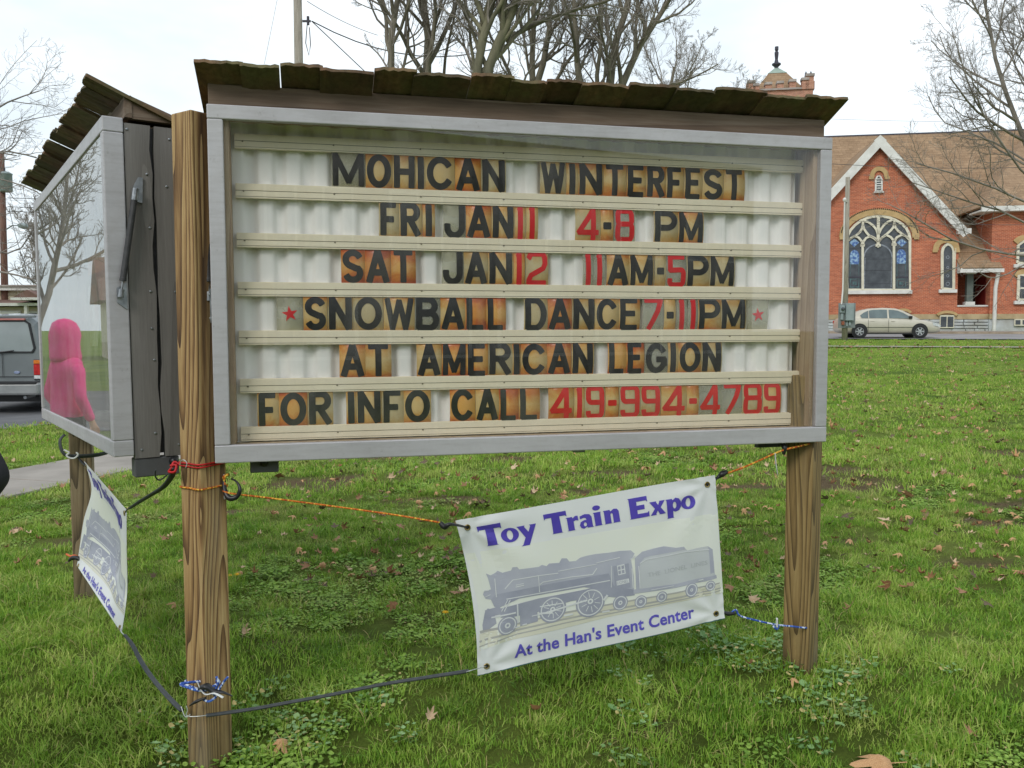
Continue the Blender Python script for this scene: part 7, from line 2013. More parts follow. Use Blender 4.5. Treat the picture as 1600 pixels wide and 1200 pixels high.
# ================================================================== PEOPLE
def skin_obj(name, verts, edges, m, parent, sub=2, root=0):
    me = bpy.data.meshes.new(name)
    me.from_pydata([v[:3] for v in verts], edges, [])
    o = link(bpy.data.objects.new(name, me), parent)
    sk = o.modifiers.new('skin', 'SKIN'); sk.use_smooth_shade = True
    for i, v in enumerate(verts):
        rx = v[3]; ry = v[4] if len(v) > 4 else v[3]
        me.skin_vertices[0].data[i].radius = (rx, ry)
        me.skin_vertices[0].data[i].use_root = (i == root)
    ss = o.modifiers.new('sub', 'SUBSURF'); ss.levels = sub; ss.render_levels = sub
    me.materials.append(m)
    return o
M['skin'] = mat('skin', srgb(224,176,150), srgb(212,162,136), 6, rough=0.5)
M['hair'] = mat('brown_hair', srgb(112,78,52), srgb(84,58,38), 14, (1,1,0.2), 0.6, b=0.5)
def person(label, loc, rz, top_m, pants_m, arms, height=1.75, hood=False, jacket=False, bowed=False):
    """arms: for each side (elbow, wrist) in metres relative to the feet, x right of the body, y ahead"""
    k = height/1.75
    p = thing('person', label, 'person', loc, rz)
    sc = lambda v: (v[0]*k, v[1]*k, v[2]*k) + tuple(q*k for q in v[3:])
    V = [(0,0,.98,.09,.07), (0,0,1.12,.10,.08), (0,.0,1.30,.12,.09), (0,0,1.42,.13,.08), (0,.0,1.50,.055), (0,.012,1.56,.05)]
    E = [(0,1),(1,2),(2,3),(3,4),(4,5)]
    hb_y, hb_z = (0.11, -0.13) if bowed else (0, 0)
    V += [(0,.02+hb_y*.7,1.64+hb_z,.078,.092), (0,.018+hb_y*1.2,1.71+hb_z*1.25,.068,.082)]; E += [(5,6),(6,7)]
    for s in (-1, 1):
        b0 = len(V)
        V += [(s*.09,0,.88,.06), (s*.105,.01,.70,.065), (s*.11,.02,.50,.058), (s*.11,-.01,.30,.055), (s*.11,-.02,.09,.038), (s*.115,.03,.04,.04), (s*.12,.14,.03,.035)]
        E += [(0,b0)] + [(b0+i, b0+i+1) for i in range(6)]
        el, wr = arms[0 if s < 0 else 1]
        a0 = len(V)
        V += [(s*.13,0,1.35,.045), (s*.18,0,1.32,.042), (*el,.042), (*wr,.028)]
        E += [(3,a0),(a0,a0+1),(a0+1,a0+2),(a0+2,a0+3)]
        d = (Vector(wr)-Vector(el)).normalized()
        pm_ = Vector(wr)+d*.05
        h0 = len(V); V.append((*pm_, .036, .02)); E.append((a0+3, h0))
        q = d.orthogonal().normalized() if abs(d.x) > .9 else d.cross(Vector((1,0,0))).normalized()
        q = d.cross(Vector((s,0,0))).normalized() if abs(d.x) < .9 else q
        for i, (off, ln) in enumerate(((-.028,.072),(-.009,.082),(.010,.078),(.028,.062))):
            f0 = len(V)
            r1 = pm_ + q*off + d*.035; r2 = r1 + d*ln*.5 - Vector((s*.008,0,0)); r3 = r1 + d*ln - Vector((s*.022,0,0))
            V += [(*r1,.0095), (*r2,.0088), (*r3,.0072)]
            E += [(h0,f0),(f0,f0+1),(f0+1,f0+2)]
        t0 = len(V)
        r1 = pm_ - q*.036; r2 = r1 - q*.018 + d*.03; r3 = r2 + d*.028
        V += [(*r1,.012), (*r2,.010), (*r3,.008)]; E += [(h0,t0),(t0,t0+1),(t0+1,t0+2)]
    skin_obj('body', [sc(v) for v in V], E, M['skin'], p, 2, 0)
    # face details
    fc = MB()
    fc.lathe([(0.002,0),(0.012,0.012),(0.015,0.03),(0.008,0.045)], 8, Matrix.Translation((0, .10*k, 1.625*k)) @ Matrix.Rotation(R(-18), 4, 'X'))
    for s in (-1, 1): fc.lathe([(0.006,-.028),(0.014,-.01),(0.016,.012),(0.008,.028)], 8, Matrix.Translation((s*.082*k, .015, 1.655*k)))
    fc.build('nose_and_ears', M['skin'], p, smooth=True)
    ey = MB()
    for s in (-1, 1): ey.lathe([(0.002,-.006),(0.009,-.003),(0.009,.003),(0.002,.006)], 10, Matrix.Translation((s*.032, .103*k, 1.668*k)) @ Matrix.Rotation(R(90), 4, 'X'))
    ey.build('eyes', M['dark_void'], p, smooth=True)
    MB().box(-.022, .022, .094*k, .104*k, 1.588*k, 1.596*k).build('mouth', M['red_cord'], p, bevel=0.003)
    # hair and face move with the bowed head
    for ch in list(p.children):
        if ch.name.split('.')[0] in ('nose_and_ears', 'eyes', 'mouth') and bowed: ch.location = (0, hb_y*.9, hb_z)
    hb = MB().lathe([(0.004, 1.815), (0.045, 1.808), (0.082, 1.78), (0.101, 1.735), (0.106, 1.68), (0.104, 1.62), (0.098, 1.56), (0.085, 1.51), (0.06, 1.485)], 20)
    hb.v = [(x*k*(0.95+0.03*math.sin(9*math.atan2(y, x))), (y*1.08 - 0.034)*k, z*k) for x, y, z in hb.v]
    if not hood: hb.build('hair', M['hair'], p, smooth=True, loc=(0, hb_y*.9, hb_z))
    # top garment: body, two sleeves and, worn up, the hood
    def folded(prof, ys, dy, amp, freq, nm, par):
        mb = MB().lathe(prof, 36)
        out = []
        for x, y, z in mb.v:
            a = math.atan2(y, x); f = 1 + amp*math.sin(freq*a + z*23) + amp*0.7*math.sin(z*55 + 2*a)
            out.append((x*f*k, (y*f*ys + dy)*k, z*k))
        mb.v = out
        return mb.build(nm, top_m, par, smooth=True)
    top_o = folded([(0.15,0.855),(0.178,0.86),(0.176,0.90),(0.194,0.925),(0.19,1.0),(0.178,1.1),(0.176,1.2),(0.186,1.3),(0.188,1.37),(0.165,1.425),(0.12,1.465),(0.08,1.49)], 0.70, -0.005, 0.022, 5, 'jacket' if jacket else 'hoodie', p)
    for s in (-1, 1):
        el, wr = arms[0 if s < 0 else 1]
        mid = (Vector(el)+Vector(wr))/2
        T = [(s*.10,0,1.36,.075), (s*.165,0,1.345,.078), (*((Vector((s*.20,0,1.33))+Vector(el))/2),.060), (*el,.058), (*mid,.052), (*wr,.043)]
        sl = skin_obj('sleeve', [sc(v) for v in T], [(i, i+1) for i in range(5)], top_m, top_o, 2, 2)
    if hood:
        folded([(0.12,1.43),(0.128,1.47),(0.122,1.53),(0.124,1.60),(0.126,1.67),(0.118,1.735),(0.092,1.79),(0.05,1.822),(0.006,1.832)], 1.12, -0.012, 0.03, 3, 'hood', top_o)
    # trousers and shoes
    Q = [(0,0,1.02,.16,.13), (0,0,.92,.155,.125)]
    QE = [(0,1)]
    for s in (-1, 1):
        b0 = len(Q)
        Q += [(s*.095,0,.84,.105), (s*.105,.01,.66,.09), (s*.11,.02,.48,.072), (s*.11,-.01,.28,.066), (s*.11,-.02,.09,.062)]
        QE += [(1,b0)] + [(b0+i, b0+i+1) for i in range(4)]
    skin_obj('trousers', [sc(v) for v in Q], QE, pants_m, p, 2, 1)
    for s in (-1, 1):
        skin_obj('shoe', [sc(v) for v in [(s*.11,-.05,.045,.048,.045), (s*.115,.04,.045,.05,.045), (s*.12,.15,.035,.045,.032), (s*.122,.19,.03,.035,.025)]], [(0,1),(1,2),(2,3)], M['black_plastic'], p, 2, 1)
    return p
M['pink'] = mat('bright_pink_fleece', srgb(255,84,160), srgb(244,60,138), 8, rough=0.9, b=0.35, bscale=26, bdist=0.01)
M['black_cloth'] = mat('black_cloth', (0.018,0.019,0.023), (0.028,0.029,0.034), 10, rough=0.9, b=0.4, bscale=40, bdist=0.004)
person('person in a bright pink top with the hood up, mirrored in the display case glass', (-4.29, 6.575, gzf(-4.29, 6.575)+0.02), R(100), M['pink'], M['black_cloth'],
       [((-.27,-.05,1.10),(-.27,.06,.86)), ((.26,-.03,1.10),(.25,.12,.90))], 1.50, hood=True)
# only the elbow of this one reaches into the picture
person('person in a black jacket at the left edge, only the bent elbow in view', (-1.905, 2.62, -0.12), R(18), M['black_cloth'], M['black_cloth'],
       [((-.28,-.06,1.10),(-.22,.16,1.02)), ((.30,-.10,1.17),(.17,.10,1.06))], 1.74, jacket=True)

# ================================================================== GRASS
def grass_mat(name, cols, tr=0.35):
    m = bpy.data.materials.new(name); m.use_nodes = True
    t = m.node_tree; p = t.nodes['Principled BSDF']; out = t.nodes['Material Output']
    v = vec(t, (1,1,0.0), 'World')
    n1 = nz(t, v, 0.8, 4, 0.6); n2 = nz(t, v, 4.2, 3, 0.6)
    oi = t.nodes.new('ShaderNodeObjectInfo')
    at_b = t.nodes.new('ShaderNodeAttribute'); at_b.attribute_name = 'shade'
    mm = t.nodes.new('ShaderNodeMath'); mm.operation = 'MULTIPLY_ADD'; mm.inputs[1].default_value = 0.30
    t.links.new(at_b.outputs['Fac'], mm.inputs[0]); t.links.new(mixc(t, 0.45, n1, n2), mm.inputs[2])
    m2_ = t.nodes.new('ShaderNodeMath'); m2_.operation = 'SUBTRACT'; m2_.inputs[1].default_value = 0.15; t.links.new(mm.outputs[0], m2_.inputs[0])
    m3_ = t.nodes.new('ShaderNodeMath'); m3_.operation = 'MULTIPLY_ADD'; m3_.inputs[1].default_value = 0.14; t.links.new(oi.outputs['Random'], m3_.inputs[0]); t.links.new(m2_.outputs[0], m3_.inputs[2])
    r_ = ramp(t, [(0.32, cols[0]), (0.46, cols[1]), (0.60, cols[2]), (0.76, cols[3])])
    t.links.new(m3_.outputs[0], r_.inputs['Fac'])
    # straw coloured, thinned areas, mostly in the middle of the lawn
    n9 = nz(t, v, 1.9, 5, 0.7); sy = t.nodes.new('ShaderNodeSeparateXYZ'); t.links.new(v, sy.inputs[0])
    my = t.nodes.new('ShaderNodeMapRange'); my.inputs['From Min'].default_value = 4.2; my.inputs['From Max'].default_value = 7.0; my.inputs['To Min'].default_value = 0.25; my.inputs['To Max'].default_value = 0.85
    t.links.new(sy.outputs['Y'], my.inputs['Value'])
    dryr = ramp(t, [(0.50, (0,)*3), (0.64, (1,)*3)]); t.links.new(n9, dryr.inputs['Fac'])
    dm = t.nodes.new('ShaderNodeMath'); dm.operation = 'MULTIPLY'; t.links.new(dryr.outputs['Color'], dm.inputs[0]); t.links.new(my.outputs['Result'], dm.inputs[1])
    # dry blades
    dr = t.nodes.new('ShaderNodeMath'); dr.operation = 'GREATER_THAN'; dr.inputs[1].default_value = 0.94; t.links.new(at_b.outputs['Fac'], dr.inputs[0])
    base_c = mixc(t, dm.outputs[0], r_.outputs['Color'], mixc(t, 0.55, r_.outputs['Color'], srgb(176,164,112)))
    c = mixc(t, dr.outputs[0], base_c, srgb(196,180,122))
    t.links.new(c, p.inputs['Base Color']); p.inputs['Roughness'].default_value = 0.55; p.inputs['Specular IOR Level'].default_value = 0.3
    tl = t.nodes.new('ShaderNodeBsdfTranslucent'); t.links.new(c, tl.inputs['Color'])
    mx = t.nodes.new('ShaderNodeMixShader'); mx.inputs['Fac'].default_value = tr
    t.links.new(p.outputs[0], mx.inputs[1]); t.links.new(tl.outputs[0], mx.inputs[2]); t.links.new(mx.outputs[0], out.inputs['Surface'])
    return m
M['grass'] = grass_mat('grass_blades', [srgb(84,124,36), srgb(118,160,52), srgb(154,188,70), srgb(194,206,112)])
M['clover'] = grass_mat('low_clover', [srgb(98,134,50), srgb(122,158,62), srgb(142,176,74), srgb(166,194,96)], 0.25)
M['ivy'] = grass_mat('ground_ivy', [srgb(84,122,62), srgb(104,144,80), srgb(126,162,100), srgb(148,180,122)], 0.15)
def tuft(name, n, rad, h, w, seed, lean=0.5, kind='blade', m='grass'):
    r_ = np.random.default_rng(seed)
    V, F, S = [], [], []
    for i in range(n):
        a = r_.uniform(0, 2*np.pi); q = rad*np.sqrt(r_.uniform(0, 1))
        x, y = q*np.cos(a), q*np.sin(a)
        sh = r_.uniform(0, 1)
        if kind == 'blade':
            hh = h*r_.uniform(0.5, 1.25); ww = w*r_.uniform(0.7, 1.3)
            az = r_.uniform(0, 2*np.pi); ln = lean*r_.uniform(0.1, 1.5)
            dx, dy = np.cos(az), np.sin(az); px_, py_ = -dy*ww/2, dx*ww/2
            b_ = len(V)
            for t_, k in ((0, 1.0), (0.45, 0.85), (0.8, 0.5)):
                ox = ln*hh*t_**1.8; z = hh*(t_ - 0.25*ln*t_*t_)
                V += [(x+dx*ox+px_*k, y+dy*ox+py_*k, z), (x+dx*ox-px_*k, y+dy*ox-py_*k, z)]
            ox = ln*hh; V.append((x+dx*ox, y+dy*ox, hh*(1-0.3*ln)))
            F += [(b_, b_+1, b_+3, b_+2), (b_+2, b_+3, b_+5, b_+4), (b_+4, b_+5, b_+6)]
            S += [sh]*7
        else:
            rr_ = w*r_.uniform(0.6, 1.3); z = h*r_.uniform(0.3, 1.1)
            az = r_.uniform(0, 2*np.pi); tl = r_.uniform(0, 0.55)
            N = Vector((math.cos(az)*math.sin(tl), math.sin(az)*math.sin(tl), math.cos(tl)))
            s1 = N.orthogonal().normalized(); s2 = N.cross(s1)
            b_ = len(V); K = 7 if kind == 'leaf' else 8
            V.append((x, y, z-rr_*0.25)); 
            for k in range(K):
                aa = 2*np.pi*k/K; sc_ = rr_*(1.0 if kind == 'leaf' else (1.0 + 0.16*(k % 2)))
                if kind == 'ivy' and k == 0: sc_ *= 0.45
                p = s1*math.cos(aa)*sc_ + s2*math.sin(aa)*sc_
                V.append((x+p.x, y+p.y, z+p.z))
            F += [(b_, b_+1+k, b_+1+(k+1) % K) for k in range(K)]
            S += [sh]*(K+1)
    me = bpy.data.meshes.new(name); me.from_pydata([tuple(map(float, v)) for v in V], [], F)
    a_ = me.attributes.new('shade', 'FLOAT', 'POINT'); a_.data.foreach_set('value', np.array(S, dtype=np.float32))
    me.materials.append(M[m])
    return bpy.data.objects.new(name, me)
def scatter(name, label, protos, pts, scl, idx, cat=None, tilt=0.12):
    """one object that instances little tufts over given points (geometry nodes)"""
    coll = bpy.data.collections.new(name+'_kinds')
    for i, o in enumerate(protos):
        o.name = '%02d_%s' % (i, o.name); coll.objects.link(o)
    me = bpy.data.meshes.new(name)
    me.vertices.add(len(pts)); me.vertices.foreach_set('co', np.asarray(pts, np.float32).ravel())
    n = len(pts)
    for nm, ty, arr in (('scl', 'FLOAT', scl), ('idx', 'INT', idx)):
        a = me.attributes.new(nm, ty, 'POINT'); a.data.foreach_set('value', np.asarray(arr, np.float32 if ty == 'FLOAT' else np.int32))
    rot = np.stack([rng.normal(0, tilt, n), rng.normal(0, tilt, n), rng.uniform(0, 6.283, n)], -1).astype(np.float32)
    a = me.attributes.new('rot', 'FLOAT_VECTOR', 'POINT'); a.data.foreach_set('vector', rot.ravel())
    ob = link(bpy.data.objects.new(name, me))
    ng = bpy.data.node_groups.new(name, 'GeometryNodeTree')
    ng.interface.new_socket('Geometry', in_out='INPUT', socket_type='NodeSocketGeometry')
    ng.interface.new_socket('Geometry', in_out='OUTPUT', socket_type='NodeSocketGeometry')
    gi = ng.nodes.new('NodeGroupInput'); go = ng.nodes.new('NodeGroupOutput')
    mp = ng.nodes.new('GeometryNodeMeshToPoints')
    ip = ng.nodes.new('GeometryNodeInstanceOnPoints')
    ci = ng.nodes.new('GeometryNodeCollectionInfo'); ci.inputs['Collection'].default_value = coll; ci.inputs['Separate Children'].default_value = True; ci.inputs['Reset Children'].default_value = True
    def attr(nm, ty):
        q = ng.nodes.new('GeometryNodeInputNamedAttribute'); q.data_type = ty; q.inputs['Name'].default_value = nm
        return q.outputs['Attribute']
    ip.inputs['Pick Instance'].default_value = True
    ln = ng.links.new
    ln(gi.outputs[0], mp.inputs['Mesh']); ln(mp.outputs['Points'], ip.inputs['Points']); ln(ci.outputs[0], ip.inputs['Instance'])
    ln(attr('idx', 'INT'), ip.inputs['Instance Index']); ln(attr('rot', 'FLOAT_VECTOR'), ip.inputs['Rotation']); ln(attr('scl', 'FLOAT'), ip.inputs['Scale'])
    ln(ip.outputs['Instances'], go.inputs[0])
    md = ob.modifiers.new('scatter', 'NODES'); md.node_group = ng
    tag(ob, label, cat, kind='stuff')
    return ob
def on_walk(x, y):
    """distance test for the sidewalk and road"""
    a = (x-w0.x)*wd.x + (y-w0.y)*wd.y; c = (x-w0.x)*wn.x + (y-w0.y)*wn.y
    walk = (c > -0.02) & (c < 1.24) & (a > -13) & (a < 20)
    r_ = (x-e0.x)*en.x + (y-e0.y)*en.y
    road = (r_ > 0.0) & (r_ < 8.6)
    return walk | road
def sample(y0, y1, dens, rnd, margin=1.3):
    area = (y1-y0)*(0.64*(y0+y1)+2*margin)
    n = int(area*dens)
    y = rnd.uniform(y0, y1, n*2); x = rnd.uniform(-1, 1, n*2)*(0.64*y1+margin)
    k = np.abs(x) < 0.64*y+margin
    x, y = x[k][:n], y[k][:n]
    k = ~on_walk(x, y)
    return x[k], y[k]
rg = np.random.default_rng(5)
def lown(x, y, s=1.0, ph=0.0):
    """cheap smooth noise in 0..1"""
    v = (np.sin(x*1.7*s+ph)+np.sin(y*2.1*s+1.3*ph)+np.sin((x+y)*1.1*s+2.1)+np.sin((x-y*0.7)*2.9*s+ph*0.7)+np.sin(x*4.3*s-y*3.7*s))/5
    return 0.5+0.5*v
protos = [tuft('grass_tuft', 80, 0.085, 0.036, 0.0034, 1, 0.8), tuft('grass_tuft', 80, 0.085, 0.046, 0.0036, 2, 1.0), tuft('grass_tuft', 70, 0.08, 0.030, 0.0034, 3, 0.7),
          tuft('tall_tuft', 46, 0.05, 0.078, 0.0042, 4, 0.8), tuft('wide_tuft', 60, 0.17, 0.046, 0.0065, 5, 0.8), tuft('wide_tuft', 60, 0.17, 0.056, 0.007, 6, 0.9),
          tuft('far_tuft', 46, 0.30, 0.055, 0.014, 7, 0.7), tuft('long_blades', 12, 0.07, 0.12, 0.0042, 8, 1.1)]
X, Y, SC, IX = [], [], [], []
def put(x, y, sc, ix):
    X.append(x); Y.append(y); SC.append(sc); IX.append(ix)
for (y0, y1, dens) in ((1.9, 4.6, 210), (4.6, 7.5, 160), (7.5, 11, 80)):
    x, y = sample(y0, y1, dens, rg)
    b_ = bare(x, y)
    cl = (lown(x, y, 1.5, 4.0) > 0.66) | ((x > -1.6) & (x < 0.3) & (y > 4.1) & (y < 5.6) & (lown(x, y, 3.0, 1.0) > 0.30))
    thin = ((lown(x, y, 3.1, 2.0) < 0.24) & (rg.uniform(0, 1, len(x)) < 0.45)) | ((y > 5.4) & (lown(x, y, 2.3, 5.0) < 0.40) & (rg.uniform(0, 1, len(x)) < 0.5))
    keep = (rg.uniform(0, 1, len(x)) > b_*0.97) & ~(cl & (rg.uniform(0, 1, len(x)) < 0.72)) & ~thin
    x, y, = x[keep], y[keep]
    hh = 0.75+0.6*lown(x, y, 2.3, 7.0)
    ix = rg.choice([0, 1, 2, 3], len(x), p=[0.38, 0.20, 0.38, 0.04])
    far = y > 7.5
    ix = np.where(far & (rg.uniform(0, 1, len(x)) < 0.8), rg.choice([4, 5], len(x)), ix)
    put(x, y, hh*rg.uniform(0.8, 1.2, len(x)), ix)
x, y = sample(1.9, 6.5, 5.5, rg); put(x, y, rg.uniform(0.6, 1.1, len(x)), np.full(len(x), 7))
# longer dry tufts by the left posts
for cx, cy, n_, rd_ in ((-2.35, 4.55, 26, 0.30), (-2.2, 4.2, 26, 0.28), (-1.35, 2.75, 22, 0.28), (0.6, 2.75, 16, 0.3), (-0.9, 2.7, 14, 0.3), (1.1, 2.8, 12, 0.3)):
    x = rg.normal(cx, rd_, n_); y = rg.normal(cy, rd_*0.6, n_); put(x, y, rg.uniform(0.7, 1.25, n_), rg.choice([3, 7], n_))
x, y = sample(11, 20, 22, rg); k = rg.uniform(0, 1, len(x)) > bare(x, y); put(x[k], y[k], rg.uniform(0.7, 1.2, k.sum()), rg.choice([4, 5, 6], k.sum()))
x, y = sample(20, 46, 7, rg)
kk = ((x-17.9)*rn.x + (y-41.6)*rn.y < -0.1) & (np.abs((x-pc.x)*rn.x + (y-pc.y)*rn.y - 0.37) > 0.5); x, y = x[kk], y[kk]
put(x, y, rg.uniform(0.6, 1.1, len(x)), np.full(len(x), 6))
X, Y, SC, IX = map(np.concatenate, (X, Y, SC, IX))
Z = gz(X, Y) - 0.004
scatter('grass', 'short green lawn grass with longer dry tufts', protos, np.stack([X, Y, Z], -1), SC, IX)
print('grass tufts', len(X))
# low clover between the blades
cp_ = [tuft('clover', 60, 0.085, 0.026, 0.0085, 11, kind='leaf', m='clover'), tuft('clover', 55, 0.085, 0.022, 0.007, 12, kind='leaf', m='clover')]
x, y = sample(1.9, 10, 90, rg)
cl = (lown(x, y, 1.5, 4.0) > 0.65) | ((x > -1.6) & (x < 0.3) & (y > 4.1) & (y < 5.6) & (lown(x, y, 3.0, 1.0) > 0.28))
k = cl & (rg.uniform(0, 1, len(x)) > bare(x, y)); x, y = x[k], y[k]
scatter('clover', 'low round leaved clover growing in patches of the lawn', cp_, np.stack([x, y, gz(x, y)], -1), rg.uniform(0.7, 1.2, len(x)), rg.integers(0, 2, len(x)), tilt=0.08)
# ground ivy clumps
ip_ = [tuft('ground_ivy', 26, 0.09, 0.044, 0.0125, 21, kind='ivy', m='ivy'), tuft('ground_ivy', 20, 0.08, 0.040, 0.010, 22, kind='ivy', m='ivy')]
X, Y = [], []
for (px, py, n_, rd_) in ((405,1150,22,0.13), (385,1120,8,0.08), (120+1185,1040,26,0.20), (1190,1030,22,0.16), (1295,1110,12,0.14), (1270,1090,8,0.1), (1375,1105,8,0.10), (1080,1010,22,0.16), (1125,1020,14,0.12), (1270,1185,10,0.08), (645,1155,4,0.05), (275,1130,7,0.07), (560,1110,6,0.08), (985,1080,6,0.06), (1000,1120,3,0.05), (1420,1180,5,0.1), (300,1160,8,0.08), (480,1160,8,0.15), (965,1190,5,0.06), (1310,1080,10,0.14), (1230,1055,16,0.15)):
    c = gpx(px, py); n_ = max(2, int(n_*0.36)); X += list(rg.normal(c.x, rd_*0.9, n_)); Y += list(rg.normal(c.y, rd_*0.7, n_))
X, Y = np.array(X), np.array(Y)
scatter('ground_ivy', 'grey green ground ivy leaves clumped round the right post and front post', ip_, np.stack([X, Y, gz(X, Y)+0.004], -1), rg.uniform(0.6, 1.05, len(X)), rg.integers(0, 2, len(X)))

# ================================================================== FALLEN LEAVES
def leaf_mat(name, a, b_):
    return mat(name, a, b_, 30, rough=0.8, b=0.4, bscale=60, bdist=0.003)
LM = [leaf_mat('brown_leaf', srgb(168,128,94), srgb(136,98,70)), leaf_mat('tan_leaf', srgb(206,164,120), srgb(176,130,90)), leaf_mat('russet_leaf', srgb(158,114,76), srgb(126,90,60)),
      leaf_mat('dark_leaf', srgb(112,94,70), srgb(88,74,56)), leaf_mat('pale_leaf', srgb(214,190,158), srgb(180,150,118))]
def leaf_mesh(seed, m, curl):
    """lobed dry leaf, curled, with a stalk"""
    r_ = random.Random(seed)
    tips = []
    K = 5
    out = []
    for k in range(K):
        a = R(-20 + 220*k/(K-1)); L_ = (0.78, 1.0, 1.12, 1.0, 0.78)[k]*r_.uniform(0.85, 1.1)
        out.append((a-R(20), 0.62*L_)); out.append((a-R(5), 0.92*L_)); out.append((a, L_)); out.append((a+R(9), 0.84*L_))
        if k < K-1: out.append((a+R(27), 0.42))
    out.append((R(245), 0.5)); out.append((R(-65), 0.5))
    def bend(x, y):
        z = curl*(0.8*x*x + 0.45*y*y) + 0.10*math.sin(3.1*x+seed) + 0.09*math.sin(4.3*y+seed*2)
        return (x*(1-0.18*abs(curl)), y, z+0.12)
    vs = [bend(0, 0)]; ins = []
    for a, q in out: vs.append(bend(0.5*q*math.cos(a), 0.5*q*math.sin(a)))
    for a, q in out: vs.append(bend(q*math.cos(a), q*math.sin(a)))
    n = len(out); fs = []
    for i in range(n):
        j = (i+1) % n
        fs.append((0, 1+i, 1+j)); fs.append((1+i, 1+n+i, 1+n+j, 1+j))
    b0 = len(vs)
    vs += [bend(-0.02, -0.4), bend(0.02, -0.4), (0.05, -1.05, 0.25), (0.09, -1.05, 0.25)]
    fs.append((b0, b0+1, b0+3, b0+2))
    me = bpy.data.meshes.new('fallen_leaf'); me.from_pydata(vs, [], fs); me.materials.append(m)
    return me
LMESH = [leaf_mesh(i, LM[i % 5], (0.9, -0.7, 1.3, 0.5, 1.0, -0.4, 1.6, 0.8, 1.1, 0.3)[i]) for i in range(10)]
LCOL = ['brown', 'tan', 'russet', 'dark brown', 'pale tan']
rl = random.Random(77)
def leaf(x, y, size, k=None, label=None, flat=False, group='fallen leaves on the lawn'):
    k = rl.randrange(10) if k is None else k
    o = bpy.data.objects.new('fallen_leaf', LMESH[k]); link(o)
    o.location = (x, y, gzf(x, y) + (0.040 if y < 5 else 0.046))
    o.rotation_euler = (rl.gauss(0, 0.38), rl.gauss(0, 0.38), rl.uniform(0, 6.28))
    o.scale = (size, size*rl.uniform(0.7, 1.0), size*rl.uniform(0.8, 1.3))
    zone = 'nearest lawn' if y < 5 else ('near lawn' if y < 7 else ('middle lawn' if y < 10 else 'far lawn'))
    q = x/y
    side = 'left of the front post' if q < -0.35 else ('between the front post and the banner' if q < -0.06 else ('in line with the banner' if q < 0.24 else ('near the right post' if q < 0.38 else 'right of the right post')))
    tag(o, label or ('curled %s leaf %s, %s' % (LCOL[k % 5], side, zone)), 'leaf', 'fallen leaves on the lawn')
    if not label: o['group'] = '%s leaves %s, %s' % (LCOL[k % 5], side, zone)
    return o
# individually measured ones
MANUAL = [(1374,1212,.085,1,'large curled tan leaf at the bottom edge right of centre'), (440,1178,.05,1,'tan curled leaf right of the front post near the bottom'), (838,1126,.036,2,'orange brown leaf in the near grass below the banner'),
 (1328,963,.05,0,'reddish brown folded leaf right of the right post'), (1174,1052,.026,2,'small orange leaf left of the right post foot'), (1240,1078,.03,1,'upright tan leaf in front of the right post'),
 (672,1135,.034,4,'pale torn leaf in the near grass left of the banner'), (92,832,.05,0,'flat tan leaf left of the back post'), (260,854,.04,0,'small tan leaf between the two left posts'),
 (380,1000,.035,4,'pale leaf against the front post on its right'), (272,957,.035,1,'tan leaf just left of the front post'), (1540,955,.045,3,'grey brown leaf near the right edge'), (1505,938,.045,0,'brown leaf pair at the right of the lawn'),
 (1529,934,.035,2,'russet leaf near the right edge'), (1517,1165,.035,0,'pinkish brown leaf low in the right corner'), (1424,828,.05,3,'dark upright leaf in the grass to the right')]
for px, py, s_, k, lab in MANUAL:
    c = gpx(px, py); leaf(c.x, c.y, s_*1.15, k, lab)
n_leaf = 0
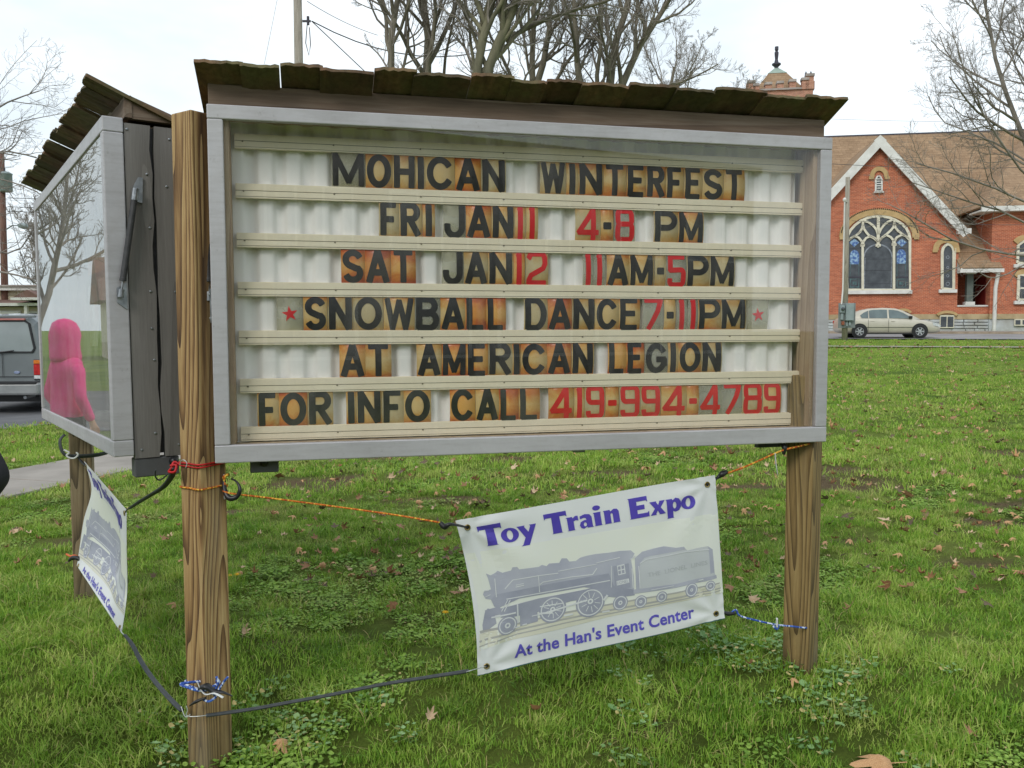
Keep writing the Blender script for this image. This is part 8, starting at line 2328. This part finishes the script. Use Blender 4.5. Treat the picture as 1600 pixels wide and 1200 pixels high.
while n_leaf < 255:
    d = 4.4 + 10*rl.random()**1.1
    x = rl.uniform(-0.60, 0.66)*d
    if x/d < -0.25 and rl.random() < 0.75: continue
    if d < 6 and rl.random() < 0.55: continue
    if float(lown(x, d, 1.3, 3.0)) < 0.42 and rl.random() < 0.7: continue
    if bool(on_walk(np.array([x]), np.array([d]))[0]): continue
    sz = rl.uniform(0.040, 0.072)
    leaf(x, d, sz); n_leaf += 1
    if rl.random() < 0.3 and n_leaf < 254:
        leaf(x+rl.uniform(-.12,.12), d+rl.uniform(-.08,.08), sz*0.8); n_leaf += 1
# small far ones and crumbs: joined
N = 4200
yy_ = 5 + 33*rg.uniform(0, 1, N)**1.4; xx_ = rg.uniform(-0.62, 0.66, N)*yy_
k = ~on_walk(xx_, yy_) & ((xx_/yy_ > -0.25) | (rg.uniform(0, 1, N) < 0.3)) & (((xx_-17.9)*rn.x + (yy_-41.6)*rn.y) < -0.3); xx_, yy_ = xx_[k], yy_[k]
lp = [bpy.data.objects.new('leaf_piece', LMESH[i]) for i in range(5)]
scatter('leaf_litter', 'small far leaves and leaf crumbs scattered over the lawn', lp, np.stack([xx_, yy_, gz(xx_, yy_)+0.036], -1), rg.uniform(0.018, 0.034, len(xx_))*(1+yy_/22), rg.integers(0, 5, len(xx_)), tilt=0.35)
# dandelions
M['yellow'] = mat('dandelion_yellow', srgb(246,206,30), srgb(236,176,16), 40, rough=0.7)
def dandelion(px, py, label, s_=1.0):
    c = gpx(px, py)
    o = thing('dandelion', label, 'flower', (c.x, c.y, gzf(c.x, c.y)), 0, 'yellow dandelions in the lawn')
    pm_ = MB()
    for k in range(26):
        a = 2*math.pi*k/26; l = 0.019*s_*(1 if k % 2 else 0.72); z = 0.052 + (0.0 if k % 2 else 0.005)
        pm_.add([(0, 0, z), (l*math.cos(a-.12), l*math.sin(a-.12), z+.005), (l*1.1*math.cos(a), l*1.1*math.sin(a), z+.004), (l*math.cos(a+.12), l*math.sin(a+.12), z+.005)], [(0,1,2,3)])
    pm_.lathe([(0.004, 0.05), (0.006, 0.056), (0.002, 0.06)], 8)
    pm_.build('petals', M['yellow'], o)
    MB().tube([(0,0,0), (0,0,.052)], .002, 6).build('stem', M['clover'], o)
dandelion(358, 914, 'yellow dandelion just right of the front post'); dandelion(371, 912, 'second yellow dandelion touching the first by the front post'); dandelion(696, 973, 'single yellow dandelion left of the banner', 0.9)
print('objects', len(scene.objects))
